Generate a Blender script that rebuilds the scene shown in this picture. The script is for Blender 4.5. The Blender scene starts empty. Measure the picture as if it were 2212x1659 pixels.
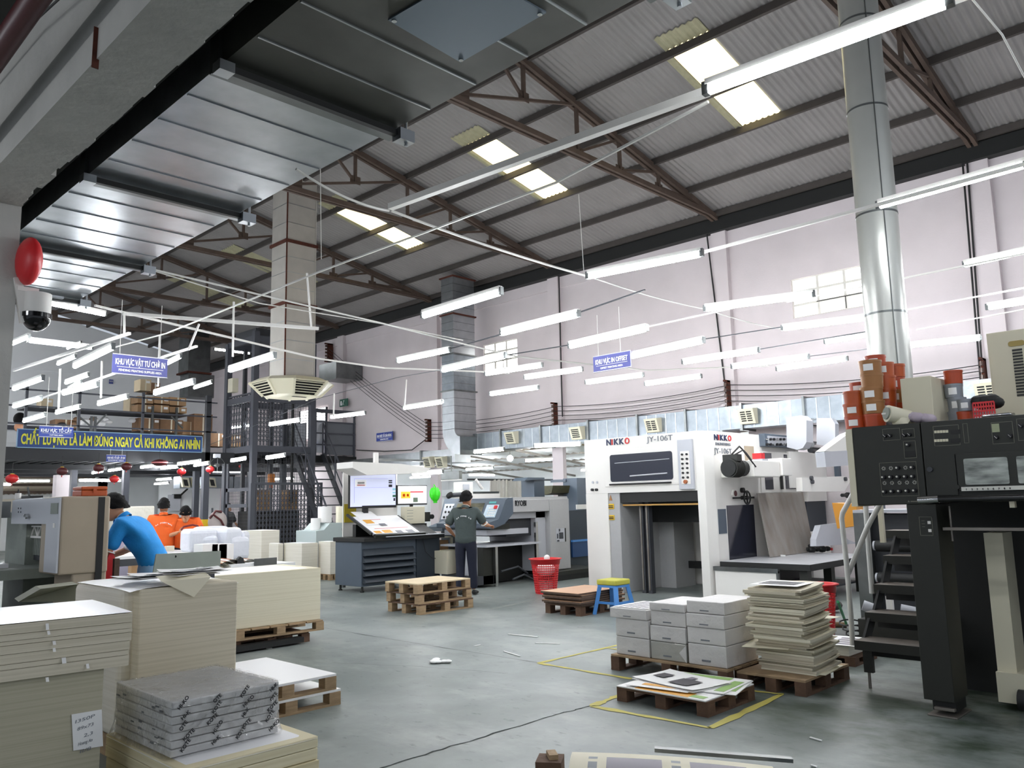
import bpy, bmesh, math, random
from mathutils import Vector, Matrix, Euler, noise
random.seed(7)
PI = math.pi
SC = bpy.context.scene
COL = SC.collection
# ---------------------------------------------------------------- camera
FPX = 1758.4; CX, CY = 1106.0, 829.5; EYE = 1.5
_pi, _ro, _ya = (math.radians(v) for v in (8.2035, -1.31, 45.7807))
FW = Vector((math.sin(_ya)*math.cos(_pi), math.cos(_ya)*math.cos(_pi), math.sin(_pi)))
_rt = Vector((math.cos(_ya), -math.sin(_ya), 0)); _up = _rt.cross(FW)
RT = _rt*math.cos(_ro) + _up*math.sin(_ro); UP = _up*math.cos(_ro) - _rt*math.sin(_ro)
cam = bpy.data.cameras.new('camera'); camo = bpy.data.objects.new('camera', cam); COL.objects.link(camo)
m = Matrix((RT, UP, -FW)).transposed().to_4x4(); m.translation = Vector((0, 0, EYE)); camo.matrix_world = m
cam.sensor_width = 36; cam.sensor_fit = 'HORIZONTAL'; cam.lens = FPX/2212*36; cam.clip_start = .05; cam.clip_end = 200
SC.camera = camo
# ---------------------------------------------------------------- world, exposure
w = bpy.data.worlds.new('world'); SC.world = w; w.use_nodes = True
_bg = w.node_tree.nodes['Background']; _bg.inputs[0].default_value = (.80, .88, 1, 1); _bg.inputs[1].default_value = .45
SC.view_settings.view_transform = 'Standard'; SC.view_settings.look = 'None'
SC.view_settings.gamma = 1; SC.view_settings.use_curve_mapping = False
SC.view_settings.exposure = 0.45
TUBE_E = 55.0      # strength of the fluorescent tubes

# ---------------------------------------------------------------- pixel -> point helpers (frame 2212 x 1659)
def ray(px, py): return FW + RT*((px-CX)/FPX) - UP*((py-CY)/FPX)
def at(px, py, x=None, y=None, z=None):
    d = ray(px, py); C = Vector((0, 0, EYE))
    if x is not None: t = x/d.x
    elif y is not None: t = y/d.y
    else: t = (z-EYE)/d.z
    return C + d*t
def fx(px, py, X): p = at(px, py, x=X); return p.y, p.z
def fy(px, py, Y): p = at(px, py, y=Y); return p.x, p.z
# ---------------------------------------------------------------- materials
def lin(c):
    if isinstance(c, str):
        c = c.lstrip('#'); c = tuple(int(c[i:i+2], 16)/255 for i in (0, 2, 4))
    return tuple(((v/12.92) if v <= .04045 else ((v+.055)/1.055)**2.4) for v in c)
MATS = {}
def mat(name, color, rough=.6, metal=0., spec=.5, noise_amt=0., scale=8., col2=None, bump=0., bscale=40., emit=0., alpha=1., trans=0., coat=0., stretch=None):
    if name in MATS: return MATS[name]
    mt = bpy.data.materials.new(name); mt.use_nodes = True; nt = mt.node_tree; N = nt.nodes; L = nt.links
    b = N['Principled BSDF']; c = lin(color)+(1,)
    b.inputs['Base Color'].default_value = c; b.inputs['Roughness'].default_value = rough
    b.inputs['Metallic'].default_value = metal; b.inputs['Specular IOR Level'].default_value = spec
    if coat: b.inputs['Coat Weight'].default_value = coat
    if trans: b.inputs['Transmission Weight'].default_value = trans
    if alpha < 1: b.inputs['Alpha'].default_value = alpha
    if emit: b.inputs['Emission Color'].default_value = c; b.inputs['Emission Strength'].default_value = emit
    if noise_amt or bump:
        tc = N.new('ShaderNodeTexCoord'); mp = N.new('ShaderNodeMapping'); L.new(tc.outputs['Object'], mp.inputs[0])
        if stretch: mp.inputs['Scale'].default_value = stretch
    if noise_amt:
        n = N.new('ShaderNodeTexNoise'); n.inputs['Scale'].default_value = scale; n.inputs['Detail'].default_value = 6; L.new(mp.outputs[0], n.inputs[0])
        r = N.new('ShaderNodeValToRGB'); r.color_ramp.elements[0].position = .5-.5*min(1, .5); r.color_ramp.elements[1].position = .72
        k = lin(col2) if col2 else tuple(v*(1-noise_amt) for v in c[:3])
        r.color_ramp.elements[0].color = tuple(a*(1-noise_amt)+b2*noise_amt for a, b2 in zip(c[:3], k))+(1,) if col2 else k+(1,)
        r.color_ramp.elements[1].color = c; L.new(n.outputs[0], r.inputs[0]); L.new(r.outputs[0], b.inputs['Base Color'])
    if bump:
        n2 = N.new('ShaderNodeTexNoise'); n2.inputs['Scale'].default_value = bscale; n2.inputs['Detail'].default_value = 4; L.new(mp.outputs[0], n2.inputs[0])
        bp = N.new('ShaderNodeBump'); bp.inputs['Strength'].default_value = bump; bp.inputs['Distance'].default_value = .02
        L.new(n2.outputs[0], bp.inputs['Height']); L.new(bp.outputs[0], b.inputs['Normal'])
    MATS[name] = mt; return mt
def layered(name, c1, c2, scale_z, rough=.7):
    """paper edges: thin horizontal bands along z"""
    if name in MATS: return MATS[name]
    mt = mat(name, c1, rough); nt = mt.node_tree; N = nt.nodes; L = nt.links; b = N['Principled BSDF']
    tc = N.new('ShaderNodeTexCoord'); mp = N.new('ShaderNodeMapping'); mp.inputs['Scale'].default_value = (.6, .6, scale_z); L.new(tc.outputs['Object'], mp.inputs[0])
    n = N.new('ShaderNodeTexNoise'); n.inputs['Scale'].default_value = 1.; n.inputs['Detail'].default_value = 5; L.new(mp.outputs[0], n.inputs[0])
    r = N.new('ShaderNodeValToRGB'); r.color_ramp.elements[0].position = .3; r.color_ramp.elements[1].position = .62
    r.color_ramp.elements[0].color = lin(c2)+(1,); r.color_ramp.elements[1].color = lin(c1)+(1,)
    L.new(n.outputs[0], r.inputs[0]); L.new(r.outputs[0], b.inputs['Base Color']); return mt
M = dict(
 wall=mat('plaster_white', '#d8cecf', .85, noise_amt=.10, scale=1.2, bump=.12, bscale=30),
 wallw=mat('plaster_annex', '#f1f3f3', .85, noise_amt=.05, scale=2),
 conc=mat('painted_concrete', '#bcbab4', .85, noise_amt=.2, scale=2.2, bump=.35, bscale=14),
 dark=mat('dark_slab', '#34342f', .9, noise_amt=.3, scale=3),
 roof=mat('roof_sheet', '#918d8b', .6, noise_amt=.14, scale=1.5),
 ridge=mat('rusty_steel', '#5a4a40', .75, noise_amt=.35, scale=6),
 steeld=mat('dark_grey_steel', '#4b4d55', .55, noise_amt=.12, scale=5),
 black=mat('black_rubber', '#131413', .6),
 blk2=mat('black_enamel', '#22231d', .5, noise_amt=.2, scale=6),
 galv=mat('galvanised', '#b4b8bb', .30, metal=.9, noise_amt=.22, scale=5, bump=.10, bscale=3),
 galvd=mat('galvanised_dull', '#7e8180', .34, metal=.85, noise_amt=.45, scale=3.2, bump=.12, bscale=5),
 insul=mat('foil_duct', '#bcb7ae', .5, metal=.15, noise_amt=.15, scale=3, bump=.15, bscale=6),
 foil=mat('bright_foil', '#8f969c', .42, metal=.8, noise_amt=.25, scale=6, bump=.45, bscale=7),
 rust=mat('rust_stain', '#5a2c1c', .9, noise_amt=.5, scale=20),
 white=mat('white_paint', '#e6e3dd', .45, noise_amt=.03, scale=3),
 cream=mat('cream_paint', '#d6d0b8', .5, noise_amt=.05, scale=3),
 beige=mat('beige_enamel', '#a89a86', .55, noise_amt=.12, scale=3),
 lgrey=mat('light_grey_enamel', '#b8bac0', .35, noise_amt=.05, scale=3),
 ryobi=mat('press_grey', '#acacac', .45, noise_amt=.05, scale=20),
 slate=mat('slate_enamel', '#4f5a66', .45, noise_amt=.06, scale=4),
 slated=mat('dark_slate', '#2b333c', .5),
 dgrey=mat('charcoal_metal', '#3a3c41', .5, noise_amt=.1),
 chrome=mat('chrome', '#c9c9c9', .18, metal=1.),
 steel=mat('worn_steel', '#8b8780', .45, metal=.6, noise_amt=.45, scale=5, col2='#5c4a3f'),
 plate=mat('stained_plate', '#97928c', .6, metal=.2, noise_amt=.6, scale=2.2, col2='#6e5c50', stretch=(3, 3, .8)),
 wood=mat('pallet_wood', '#b39774', .8, noise_amt=.45, scale=7, bump=.2, stretch=(1, 1, 5)),
 woodd=mat('old_pallet_wood', '#6e5340', .85, noise_amt=.5, scale=7, bump=.25),
 woodt=mat('pallet_top_board', '#d9c6a4', .7, noise_amt=.12, scale=5),
 ply=mat('plywood_face', '#c79a76', .45, noise_amt=.15, scale=3),
 plyd=mat('plywood_edge', '#5d4a3d', .8, noise_amt=.4, scale=20),
 paper=mat('paper_white', '#f1f0ee', .55, spec=.3),
 sheetw=mat('coated_sheet', '#f3f2f3', .32, spec=.5),
 cream_p=mat('cream_board', '#e4ddc6', .7),
 card=mat('cardboard', '#b08c66', .8, noise_amt=.12, scale=6),
 cardd=mat('cardboard_dark', '#8a694c', .8, noise_amt=.2, scale=6),
 red=mat('red_plastic', '#d0252b', .4),
 redl=mat('lantern_red', '#c22326', .35),
 maroon=mat('maroon_pipe', '#4a1518', .4),
 blueb=mat('blue_plastic', '#4a86c8', .4),
 blued=mat('deep_blue', '#1d4270', .45),
 sign=mat('sign_blue', '#35489a', .5),
 sign2=mat('sign_violet', '#56599a', .5),
 banner=mat('banner_blue', '#28457e', .6),
 yel=mat('letter_yellow', '#dcd83c', .6),
 yelp=mat('floor_yellow', '#c2b653', .7, noise_amt=.35, scale=5, col2='#7c7b50'),
 yels=mat('sign_yellow', '#d8b01e', .5),
 orange=mat('orange_plastic', '#b8521f', .4, noise_amt=.1),
 inkb=mat('brown_tin', '#9a6a3c', .4, metal=.2), inkr=mat('red_tin', '#b2451f', .35), inkg=mat('grey_tin', '#8c9096', .4, metal=.3),
 green=mat('green_bag', '#39d21e', .45),
 greenb=mat('green_broom', '#1d8a52', .5),
 greyt=mat('table_grey', '#8d938a', .6, noise_amt=.2, scale=8),
 navy=mat('navy_text', '#1b2547', .5), redt=mat('red_text', '#c22a2a', .5), greytx=mat('grey_text', '#74787e', .5), blackt=mat('black_text', '#15151a', .6),
 whitet=mat('white_text', '#ffffff', .5),
 skin=mat('skin', '#b5805f', .55), skin2=mat('skin_light', '#c99674', .55), hair=mat('black_hair', '#0b0909', .7, spec=.2, bump=.6, bscale=120),
 shirtg=mat('grey_shirt', '#46504f', .85, noise_amt=.2, scale=9, bump=.3, bscale=16), shirtb=mat('blue_shirt', '#1a8fdc', .8, noise_amt=.2, scale=7, bump=.3, bscale=14),
 shirto=mat('orange_shirt', '#f56a22', .8, noise_amt=.15, scale=7, bump=.3, bscale=14), pants=mat('navy_trousers', '#15192b', .85, bump=.3, bscale=10), jeans=mat('pale_blue_jeans', '#86aed6', .8),
 glassd=mat('dark_glass', '#2b2d38', .12, spec=.7), screen=mat('screen_lit', '#cfd4ee', .3, emit=.35), screenb=mat('screen_lit_pale', '#dfe0e0', .3, emit=.3),
 cable=mat('black_cable', '#1d1c1c', .6), cablew=mat('white_cable', '#d8d6d0', .6),
 tube=mat('lamp_tube', '#f6faff', .4, emit=TUBE_E),
 bulb=mat('lamp_bulb', '#fff6e4', .4, emit=30),
 sky=mat('skylight_sheet', '#fff0b4', .6, emit=2.2), skyd=mat('skylight_dirty', '#b0ab8c', .6, noise_amt=.2, scale=10),
 win=mat('window_daylight', '#fffdfb', .4, emit=2.0),
 pink=mat('pink_print', '#d77f83', .5), printo=mat('orange_print', '#e5a63c', .5), printg=mat('grey_print', '#6b6a70', .5), printgr=mat('green_print', '#96bb6a', .5), printd=mat('dark_print', '#3a363c', .5), printv=mat('violet_print', '#7b7480', .5),
 yelfoam=mat('yellow_wrap', '#b9b53d', .6, noise_amt=.4, scale=12, col2='#8d8a55'),
 grass=mat('straw', '#7b6549', .9, noise_amt=.4, scale=30),
)
# ---------------------------------------------------------------- mesh builder
class MB:
    def __init__(s): s.v = []; s.f = []; s.m = []; s.sm = []; s.mats = []
    def mi(s, m):
        if m not in s.mats: s.mats.append(m)
        return s.mats.index(m)
    def add(s, vs, fs, m, smooth=False):
        o = len(s.v); s.v += [tuple(v) for v in vs]; k = s.mi(m)
        for f in fs: s.f.append(tuple(i+o for i in f)); s.m.append(k); s.sm.append(smooth)
        return s
    def box(s, x0, x1, y0, y1, z0, z1, m):
        x0, x1 = sorted((x0, x1)); y0, y1 = sorted((y0, y1)); z0, z1 = sorted((z0, z1))
        return s.add([(x0,y0,z0),(x1,y0,z0),(x1,y1,z0),(x0,y1,z0),(x0,y0,z1),(x1,y0,z1),(x1,y1,z1),(x0,y1,z1)],
              [(0,3,2,1),(4,5,6,7),(0,1,5,4),(1,2,6,5),(2,3,7,6),(3,0,4,7)], m)
    def ob(s, c, sz, m, rz=0, rx=0, ry=0):
        E = Euler((rx, ry, rz)).to_matrix(); c = Vector(c); a, b, d = (v/2 for v in sz)
        vs = [c + E @ Vector(q) for q in ((-a,-b,-d),(a,-b,-d),(a,b,-d),(-a,b,-d),(-a,-b,d),(a,-b,d),(a,b,d),(-a,b,d))]
        return s.add(vs, [(0,3,2,1),(4,5,6,7),(0,1,5,4),(1,2,6,5),(2,3,7,6),(3,0,4,7)], m)
    def bar(s, p, q, w, h, m, up=(0,0,1)):
        p, q = Vector(p), Vector(q); d = (q-p).normalized(); u = Vector(up)
        if abs(d.dot(u)) > .98: u = Vector((1,0,0))
        a = d.cross(u).normalized()*w/2; b = a.cross(d).normalized()*h/2
        vs = [p-a-b, p+a-b, p+a+b, p-a+b, q-a-b, q+a-b, q+a+b, q-a+b]
        return s.add(vs, [(0,1,2,3),(7,6,5,4),(0,4,5,1),(1,5,6,2),(2,6,7,3),(3,7,4,0)], m)
    def cyl(s, p, q, r, m, n=16, r2=None, caps=True):
        p, q = Vector(p), Vector(q); r2 = r if r2 is None else r2; d = (q-p).normalized()
        a = d.orthogonal().normalized(); b = d.cross(a); vs = []
        for c, rr in ((p, r), (q, r2)):
            for i in range(n): t = 2*PI*i/n; vs.append(c + (a*math.cos(t)+b*math.sin(t))*rr)
        s.add(vs, [(i, (i+1) % n, n+(i+1) % n, n+i) for i in range(n)], m, True)
        if caps: s.add(vs[:n], [tuple(range(n))[::-1]], m); s.add(vs[n:], [tuple(range(n))], m)
        return s
    def path(s, pts, r, m, n=8, caps=True):
        pts = [Vector(p) for p in pts]; vs = []; k = len(pts); a = None
        for i, p in enumerate(pts):
            d = (pts[min(i+1, k-1)]-pts[max(i-1, 0)]).normalized()
            if a is None: a = d.orthogonal().normalized()
            a = (a - d*a.dot(d)).normalized(); b = d.cross(a)
            for j in range(n): t = 2*PI*j/n; vs.append(p+(a*math.cos(t)+b*math.sin(t))*r)
        s.add(vs, [(i*n+j, i*n+(j+1) % n, (i+1)*n+(j+1) % n, (i+1)*n+j) for i in range(k-1) for j in range(n)], m, True)
        if caps and n > 3: s.add(vs[:n], [tuple(range(n))[::-1]], m); s.add(vs[-n:], [tuple(range(n))], m)
        return s
    def lathe(s, c, prof, m, n=24, sx=1, sy=1):
        vs = []; c = Vector(c)
        for r, z in prof:
            for i in range(n): t = 2*PI*i/n; vs.append(c+Vector((r*sx*math.cos(t), r*sy*math.sin(t), z)))
        return s.add(vs, [(i*n+j, i*n+(j+1) % n, (i+1)*n+(j+1) % n, (i+1)*n+j) for i in range(len(prof)-1) for j in range(n)], m, True)
    def prism(s, pts, ax, a, b, m, smooth=False):
        """pts 2-D outline extruded along axis ax from a to b; the two coordinates are the remaining axes in order"""
        def P(u, v, w): return {'x': (w, u, v), 'y': (u, w, v), 'z': (u, v, w)}[ax]
        n = len(pts); lo = [P(u, v, a) for u, v in pts]; hi = [P(u, v, b) for u, v in pts]
        s.add(lo+hi, [(i, (i+1) % n, n+(i+1) % n, n+i) for i in range(n)], m, smooth)
        s.add(lo, [tuple(range(n))[::-1]], m); s.add(hi, [tuple(range(n))], m); return s
    def sph(s, c, r, m, n=16, k=10, sz=1, sx=1, sy=1):
        return s.lathe(c, [(max(1e-4, r*math.sin(PI*i/k)), -r*sz*math.cos(PI*i/k)) for i in range(k+1)], m, n, sx, sy)
    def quad(s, a, b, c, d, m): return s.add([a, b, c, d], [(0, 1, 2, 3)], m)
def rootloc(o):
    v = Vector((0, 0, 0))
    while o: v += o.location; o = o.parent
    return v
def tag(o, label=None, cat=None, group=None, kind=None):
    if label: o['label'] = label
    if cat: o['category'] = cat
    if group: o['group'] = group
    if kind: o['kind'] = kind
    return o
def finish(name, mb, parent=None, loc=None, bev=0, seg=2, local=False):
    me = bpy.data.meshes.new(name)
    if local: off = Vector((0, 0, 0))
    elif parent is not None: off = rootloc(parent)
    else:
        if loc is None:
            xs = [v[0] for v in mb.v]; ys = [v[1] for v in mb.v]; zs = [v[2] for v in mb.v]
            loc = ((min(xs)+max(xs))/2, (min(ys)+max(ys))/2, min(zs))
        off = Vector(loc)
    me.from_pydata([(v[0]-off.x, v[1]-off.y, v[2]-off.z) for v in mb.v], [], mb.f)
    for mm in mb.mats: me.materials.append(mm)
    me.polygons.foreach_set('material_index', mb.m); me.polygons.foreach_set('use_smooth', mb.sm)
    bm = bmesh.new(); bm.from_mesh(me); bmesh.ops.recalc_face_normals(bm, faces=bm.faces); bm.to_mesh(me); bm.free()
    o = bpy.data.objects.new(name, me); COL.objects.link(o)
    if parent is not None: o.parent = parent
    elif not local: o.location = off
    if bev:
        b = o.modifiers.new('bevel', 'BEVEL'); b.width = bev; b.segments = seg; b.limit_method = 'ANGLE'; b.angle_limit = math.radians(50)
    return o
def T(name, label, cat, loc=(0, 0, 0), rz=0, group=None):
    o = bpy.data.objects.new(name, None); COL.objects.link(o); o.location = loc; o.rotation_euler = (0, 0, rz); o.empty_display_size = .1
    return tag(o, label, cat, group)
def one(name, mb, label, cat, group=None, bev=0, kind=None, loc=None): return tag(finish(name, mb, bev=bev, loc=loc), label, cat, group, kind)
def P(parent, name, mb, label=None, bev=0, local=False, seg=2):
    o = finish(name, mb, parent, bev=bev, local=local, seg=seg)
    if label: o['label'] = label
    return o
def S(name, mb, bev=0): return tag(finish(name, mb, bev=bev, loc=(0, 0, 0)), kind='structure')
def dup(root, loc=None, rz=None, label=None, group=None, rot=None, cat=None):
    def cp(o, par):
        c = o.copy(); COL.objects.link(c)
        if par is not None: c.parent = par
        for ch in list(o.children): cp(ch, c)
        return c
    r = cp(root, None)
    if loc is not None: r.location = loc
    if rz is not None: r.rotation_euler = (0, 0, rz)
    if rot is not None: r.rotation_euler = rot
    return tag(r, label, cat, group)
def text_mb(mb, txt, origin, right, up, height, m, depth=.004, bold=0., width=None, align='LEFT'):
    """lettering as mesh: origin = lower-left, right/up = directions, height = capital height"""
    cu = bpy.data.curves.new('t', 'FONT'); cu.body = txt; cu.size = 1.; cu.extrude = .02; cu.offset = bold; cu.resolution_u = 3
    o = bpy.data.objects.new('t', cu); COL.objects.link(o)
    dg = bpy.context.evaluated_depsgraph_get(); me = o.evaluated_get(dg).to_mesh()
    vs = [v.co.copy() for v in me.vertices]; fs = [tuple(p.vertices) for p in me.polygons]
    o.evaluated_get(dg).to_mesh_clear(); bpy.data.objects.remove(o); bpy.data.curves.remove(cu)
    if not vs: return mb
    x0 = min(v.x for v in vs); x1 = max(v.x for v in vs); cap = .70
    k = height/cap; kx = k if width is None else width/(x1-x0)
    R = Vector(right).normalized(); U = Vector(up).normalized(); Nn = R.cross(U); O = Vector(origin)
    if align == 'CENTER': O = O - R*((x1-x0)*kx/2)
    mb.add([O + R*((v.x-x0)*kx) + U*(v.y*k) + Nn*(v.z/.02*depth) for v in vs], fs, m); return mb
def floorz(px, py): return at(px, py, z=0)
def rot2(x, y, a): return x*math.cos(a)-y*math.sin(a), x*math.sin(a)+y*math.cos(a)
# ================================================================ SETTING
XW = 15.0; YB = 32.0; RS = .215; RZ = 7.38; RX = 7.2     # right wall, back wall, roof slope, eave height, ridge
def rz_(x): return RZ + RS*(XW-x) if x >= RX else RZ + RS*(XW-RX) - RS*(RX-x)
# floor material: worn green-grey paint
def floor_mat():
    mt = mat('floor_paint', '#7f8785', .5, spec=.4); nt = mt.node_tree; N = nt.nodes; L = nt.links; b = N['Principled BSDF']
    tc = N.new('ShaderNodeTexCoord')
    def nz(scale, det, st=(1, 1, 1)):
        mp = N.new('ShaderNodeMapping'); mp.inputs['Scale'].default_value = st; L.new(tc.outputs['Object'], mp.inputs[0])
        n = N.new('ShaderNodeTexNoise'); n.inputs['Scale'].default_value = scale; n.inputs['Detail'].default_value = det; n.inputs['Roughness'].default_value = .65; L.new(mp.outputs[0], n.inputs[0]); return n
    def ramp(n, p0, c0, p1, c1):
        r = N.new('ShaderNodeValToRGB'); r.color_ramp.elements[0].position = p0; r.color_ramp.elements[1].position = p1
        r.color_ramp.elements[0].color = lin(c0)+(1,); r.color_ramp.elements[1].color = lin(c1)+(1,); L.new(n.outputs[0], r.inputs[0]); return r
    r1 = ramp(nz(.55, 6), .38, '#666e6b', .62, '#838a87'); r2 = ramp(nz(1.3, 8, (1, .5, 1)), .50, '#000000', .66, '#ffffff')
    r3 = ramp(nz(14, 8, (1, .45, 1)), .60, '#000000', .74, '#ffffff')
    sx = N.new('ShaderNodeSeparateXYZ'); L.new(tc.outputs['Object'], sx.inputs[0])
    # greener, barer zone by the dark press (lower right of the hall)
    d = N.new('ShaderNodeVectorMath'); d.operation = 'DISTANCE'; d.inputs[1].default_value = (6.6, 1.6, 0); L.new(tc.outputs['Object'], d.inputs[0])
    mr = N.new('ShaderNodeMapRange'); mr.inputs[1].default_value = 1.0; mr.inputs[2].default_value = 3.0; mr.inputs[3].default_value = 1; mr.inputs[4].default_value = 0; L.new(d.outputs['Value'], mr.inputs[0])
    def mix(a, bb, f):
        x = N.new('ShaderNodeMix'); x.data_type = 'RGBA'; L.new(f, x.inputs[0])
        if isinstance(a, str): x.inputs[6].default_value = lin(a)+(1,)
        else: L.new(a, x.inputs[6])
        if isinstance(bb, str): x.inputs[7].default_value = lin(bb)+(1,)
        else: L.new(bb, x.inputs[7])
        return x.outputs[2]
    ml = N.new('ShaderNodeMath'); ml.operation = 'MULTIPLY'; L.new(mr.outputs[0], ml.inputs[0]); r4 = ramp(nz(1.1, 8, (1, .6, 1)), .44, '#ffffff', .56, '#202020'); L.new(r4.outputs[0], ml.inputs[1])
    c = mix(r1.outputs[0], '#323f2f', ml.outputs[0])
    m2 = N.new('ShaderNodeMath'); m2.operation = 'MULTIPLY'; m2.inputs[1].default_value = .5; L.new(r2.outputs[0], m2.inputs[0]); c = mix(c, '#a3a6a0', m2.outputs[0])
    m3 = N.new('ShaderNodeMath'); m3.operation = 'MULTIPLY'; m3.inputs[1].default_value = .5; L.new(r3.outputs[0], m3.inputs[0]); c = mix(c, '#55605a', m3.outputs[0])
    L.new(c, b.inputs['Base Color'])
    rr = N.new('ShaderNodeMapRange'); rr.inputs[3].default_value = .42; rr.inputs[4].default_value = .65; L.new(r3.outputs[0], rr.inputs[0]); L.new(rr.outputs[0], b.inputs['Roughness'])
    return mt
FM = floor_mat()
floor = S('floor', MB().box(-8, 22, -6, 40, -.2, 0, FM))
mk = mat('crack_dark', '#2e332f', .9)
def strip(pts, w, m, z=.002, name='crack', label=None, jag=0.):
    mb = MB(); P3 = []
    for i in range(len(pts)-1):
        a, b = Vector(pts[i]), Vector(pts[i+1]); n = 10 if jag else 1
        for k in range(n): P3.append(a.lerp(b, k/n)+Vector((random.uniform(-jag, jag), random.uniform(-jag, jag), 0)))
    P3.append(Vector(pts[-1])); vs = []
    for i, p in enumerate(P3):
        d = (P3[min(i+1, len(P3)-1)]-P3[max(i-1, 0)]).normalized(); nrm = Vector((-d.y, d.x, 0))*w/2*(random.uniform(.5, 1.4) if jag else 1)
        vs += [(p.x+nrm.x, p.y+nrm.y, z), (p.x-nrm.x, p.y-nrm.y, z)]
    mb.add(vs, [(2*i, 2*i+1, 2*i+3, 2*i+2) for i in range(len(P3)-1)], m)
    return P(floor, name, mb, label)
G = floorz
strip([G(820, 1659), G(1010, 1602), G(1193, 1546), G(1280, 1524)], .012, mk, jag=.012)
strip([G(690, 1355), G(930, 1395), G(1160, 1431)], .008, mk, jag=.008)
strip([G(1100, 1455), G(900, 1440), G(720, 1432)], .004, mk, jag=.01)
for pts, wd in ((((1163, 1433), (1370, 1386)), .045), (((1163, 1433), (1365, 1467)), .045), (((1310, 1400), (1372, 1408)), .035),
                (((1278, 1526), (1345, 1499)), .06), (((1278, 1526), (1534, 1573)), .06), (((1534, 1573), (1690, 1500)), .06), (((1690, 1500), (1600, 1490)), .045)):
    strip([G(*p) for p in pts], wd, M['yelp'], .003, 'painted_line', 'yellow painted floor line', jag=.004)
pale = mat('pale_line', '#9a9f98', .6, noise_amt=.4, scale=9)
for pts in (((690, 1284), (765, 1297)), ((1030, 1304), (1180, 1288)), ((1050, 1318), (1165, 1294)), ((850, 1322), (905, 1333))):
    strip([G(*p) for p in pts], .04, pale, .002, 'painted_line', 'worn pale floor line', jag=.01)
# ---- right wall with windows, pilasters
w1 = (5.35, 6.9, 4.9, 5.68); w2 = (14.38, 15.65, 4.95, 5.7); wt = 7.12; wb = 3.05
mb = MB(); ys = [-6, w1[0], w1[1], w2[0], w2[1], YB]
for i in range(5):
    a, b = ys[i], ys[i+1]
    if i in (1, 3):
        wz = w1 if i == 1 else w2
        mb.box(XW, XW+.25, a, b, wb, wz[2], M['wall']).box(XW, XW+.25, a, b, wz[3], wt, M['wall'])
    else: mb.box(XW, XW+.25, a, b, wb, wt, M['wall'])
mb.box(XW, XW+.25, -6, 8, 0, wb, M['wall']).box(XW, XW+.25, 22.6, YB, 0, wb, M['wall'])
mb.box(XW-.03, XW, -6, YB, 6.72, wt, M['wall'])           # ring beam band
mb.box(XW-.02, XW+.25, 8, 22.6, 2.85, wb, M['wall'])
for y in (-1.35, 3.45, 8.35, 13.0, 17.6, 22.3, 27.0):
    mb.box(XW-.12, XW, y-.17, y+.17, 0 if y < 8 or y > 22 else 0, wt, M['wall'])
wr = S('wall_right', mb)
def window(n, w, nx, nz, label):
    mb = MB(); f = mat('window_frame', '#d8d4cc', .6); y0, y1, z0, z1 = w
    for i in range(nx+1): yy = y0+(y1-y0)*i/nx; mb.box(XW+.03, XW+.09, yy-.025, yy+.025, z0, z1, f)
    for i in range(nz+1): zz = z0+(z1-z0)*i/nz; mb.box(XW+.025, XW+.095, y0, y1, zz-.022, zz+.022, f)
    mb.bar((XW-.02, y0+.5, z0+.25), (XW-.02, y0+.5, z0+.02), .012, .012, M['cable'])
    mb.bar((XW-.02, y0+.2, z0+.25), (XW-.02, y0+1.05, z0+.25), .012, .012, M['cable'])
    o = S(n, mb); P(o, 'pane', MB().box(XW+.05, XW+.07, y0, y1, z0, z1, M['win'])); return o
window('window_1', w1, 3, 3, ''); window('window_2', w2, 3, 3, '')
# ---- back wall with gable
gp = [(-2, 3.0), (XW+.2, 3.0), (XW+.2, rz_(XW)-.1), (RX, rz_(RX)-.1), (-2, rz_(-2)-.1)]
mb = MB().prism(gp, 'y', YB, YB+.25, M['wallw'])
mb.box(-2, 6.0, YB, YB+.2, 2.75, 3.0, M['wallw']).box(11, XW+.2, YB, YB+.25, 0, 3.0, M['wallw'])
for z in (3.9, 5.2, 6.5): mb.box(-2, XW, YB-.02, YB, z, z+.05, M['wallw'])
mb.box(-2, XW, YB-.06, YB, 4.35, 4.5, M['steeld'])
S('wall_back', mb)
# ---- annexes: behind the right wall opening and beyond the mezzanine
mb = MB().box(21, 21.2, 6, 24, 0, 3.6, M['wallw']).box(XW+.2, 21.2, 7.0, 7.2, 0, 3.6, M['wallw']).box(XW+.25, 21.2, 24, 24.2, 0, 3.6, M['wallw'])
mb.box(20.6, 21, 6, 24, 1.75, 2.0, M['wallw']); S('wall_annex', mb)
mb = MB(); n = 60
for i in range(n):
    y0 = 7+17.2*i/n; mb.quad((XW+.2, y0, 3.0), (21.2, y0, 2.55), (21.2, y0+17.2/n*.5, 2.6), (XW+.2, y0+17.2/n*.5, 3.05), M['wallw'])
    mb.quad((XW+.2, y0+17.2/n*.5, 3.05), (21.2, y0+17.2/n*.5, 2.6), (21.2, y0+17.2/n, 2.55), (XW+.2, y0+17.2/n, 3.0), M['wallw'])
for x in (16.4, 17.8, 19.2, 20.6): mb.box(x-.03, x+.03, 7, 24, 2.55+(21.2-x)*.075-.02, 2.62+(21.2-x)*.075-.02, M['steel'])
for y in (10.4, 13.0, 15.4, 17.6, 20): mb.bar((XW+.2, y, 2.95), (21, y, 2.3), .06, .06, M['steel'])
cl2 = S('ceiling_annex', mb); P(cl2, 'skylight_sheet', MB().box(16.4, 20.6, 11.8, 12.6, 2.7, 2.72, M['sky']))
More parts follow.
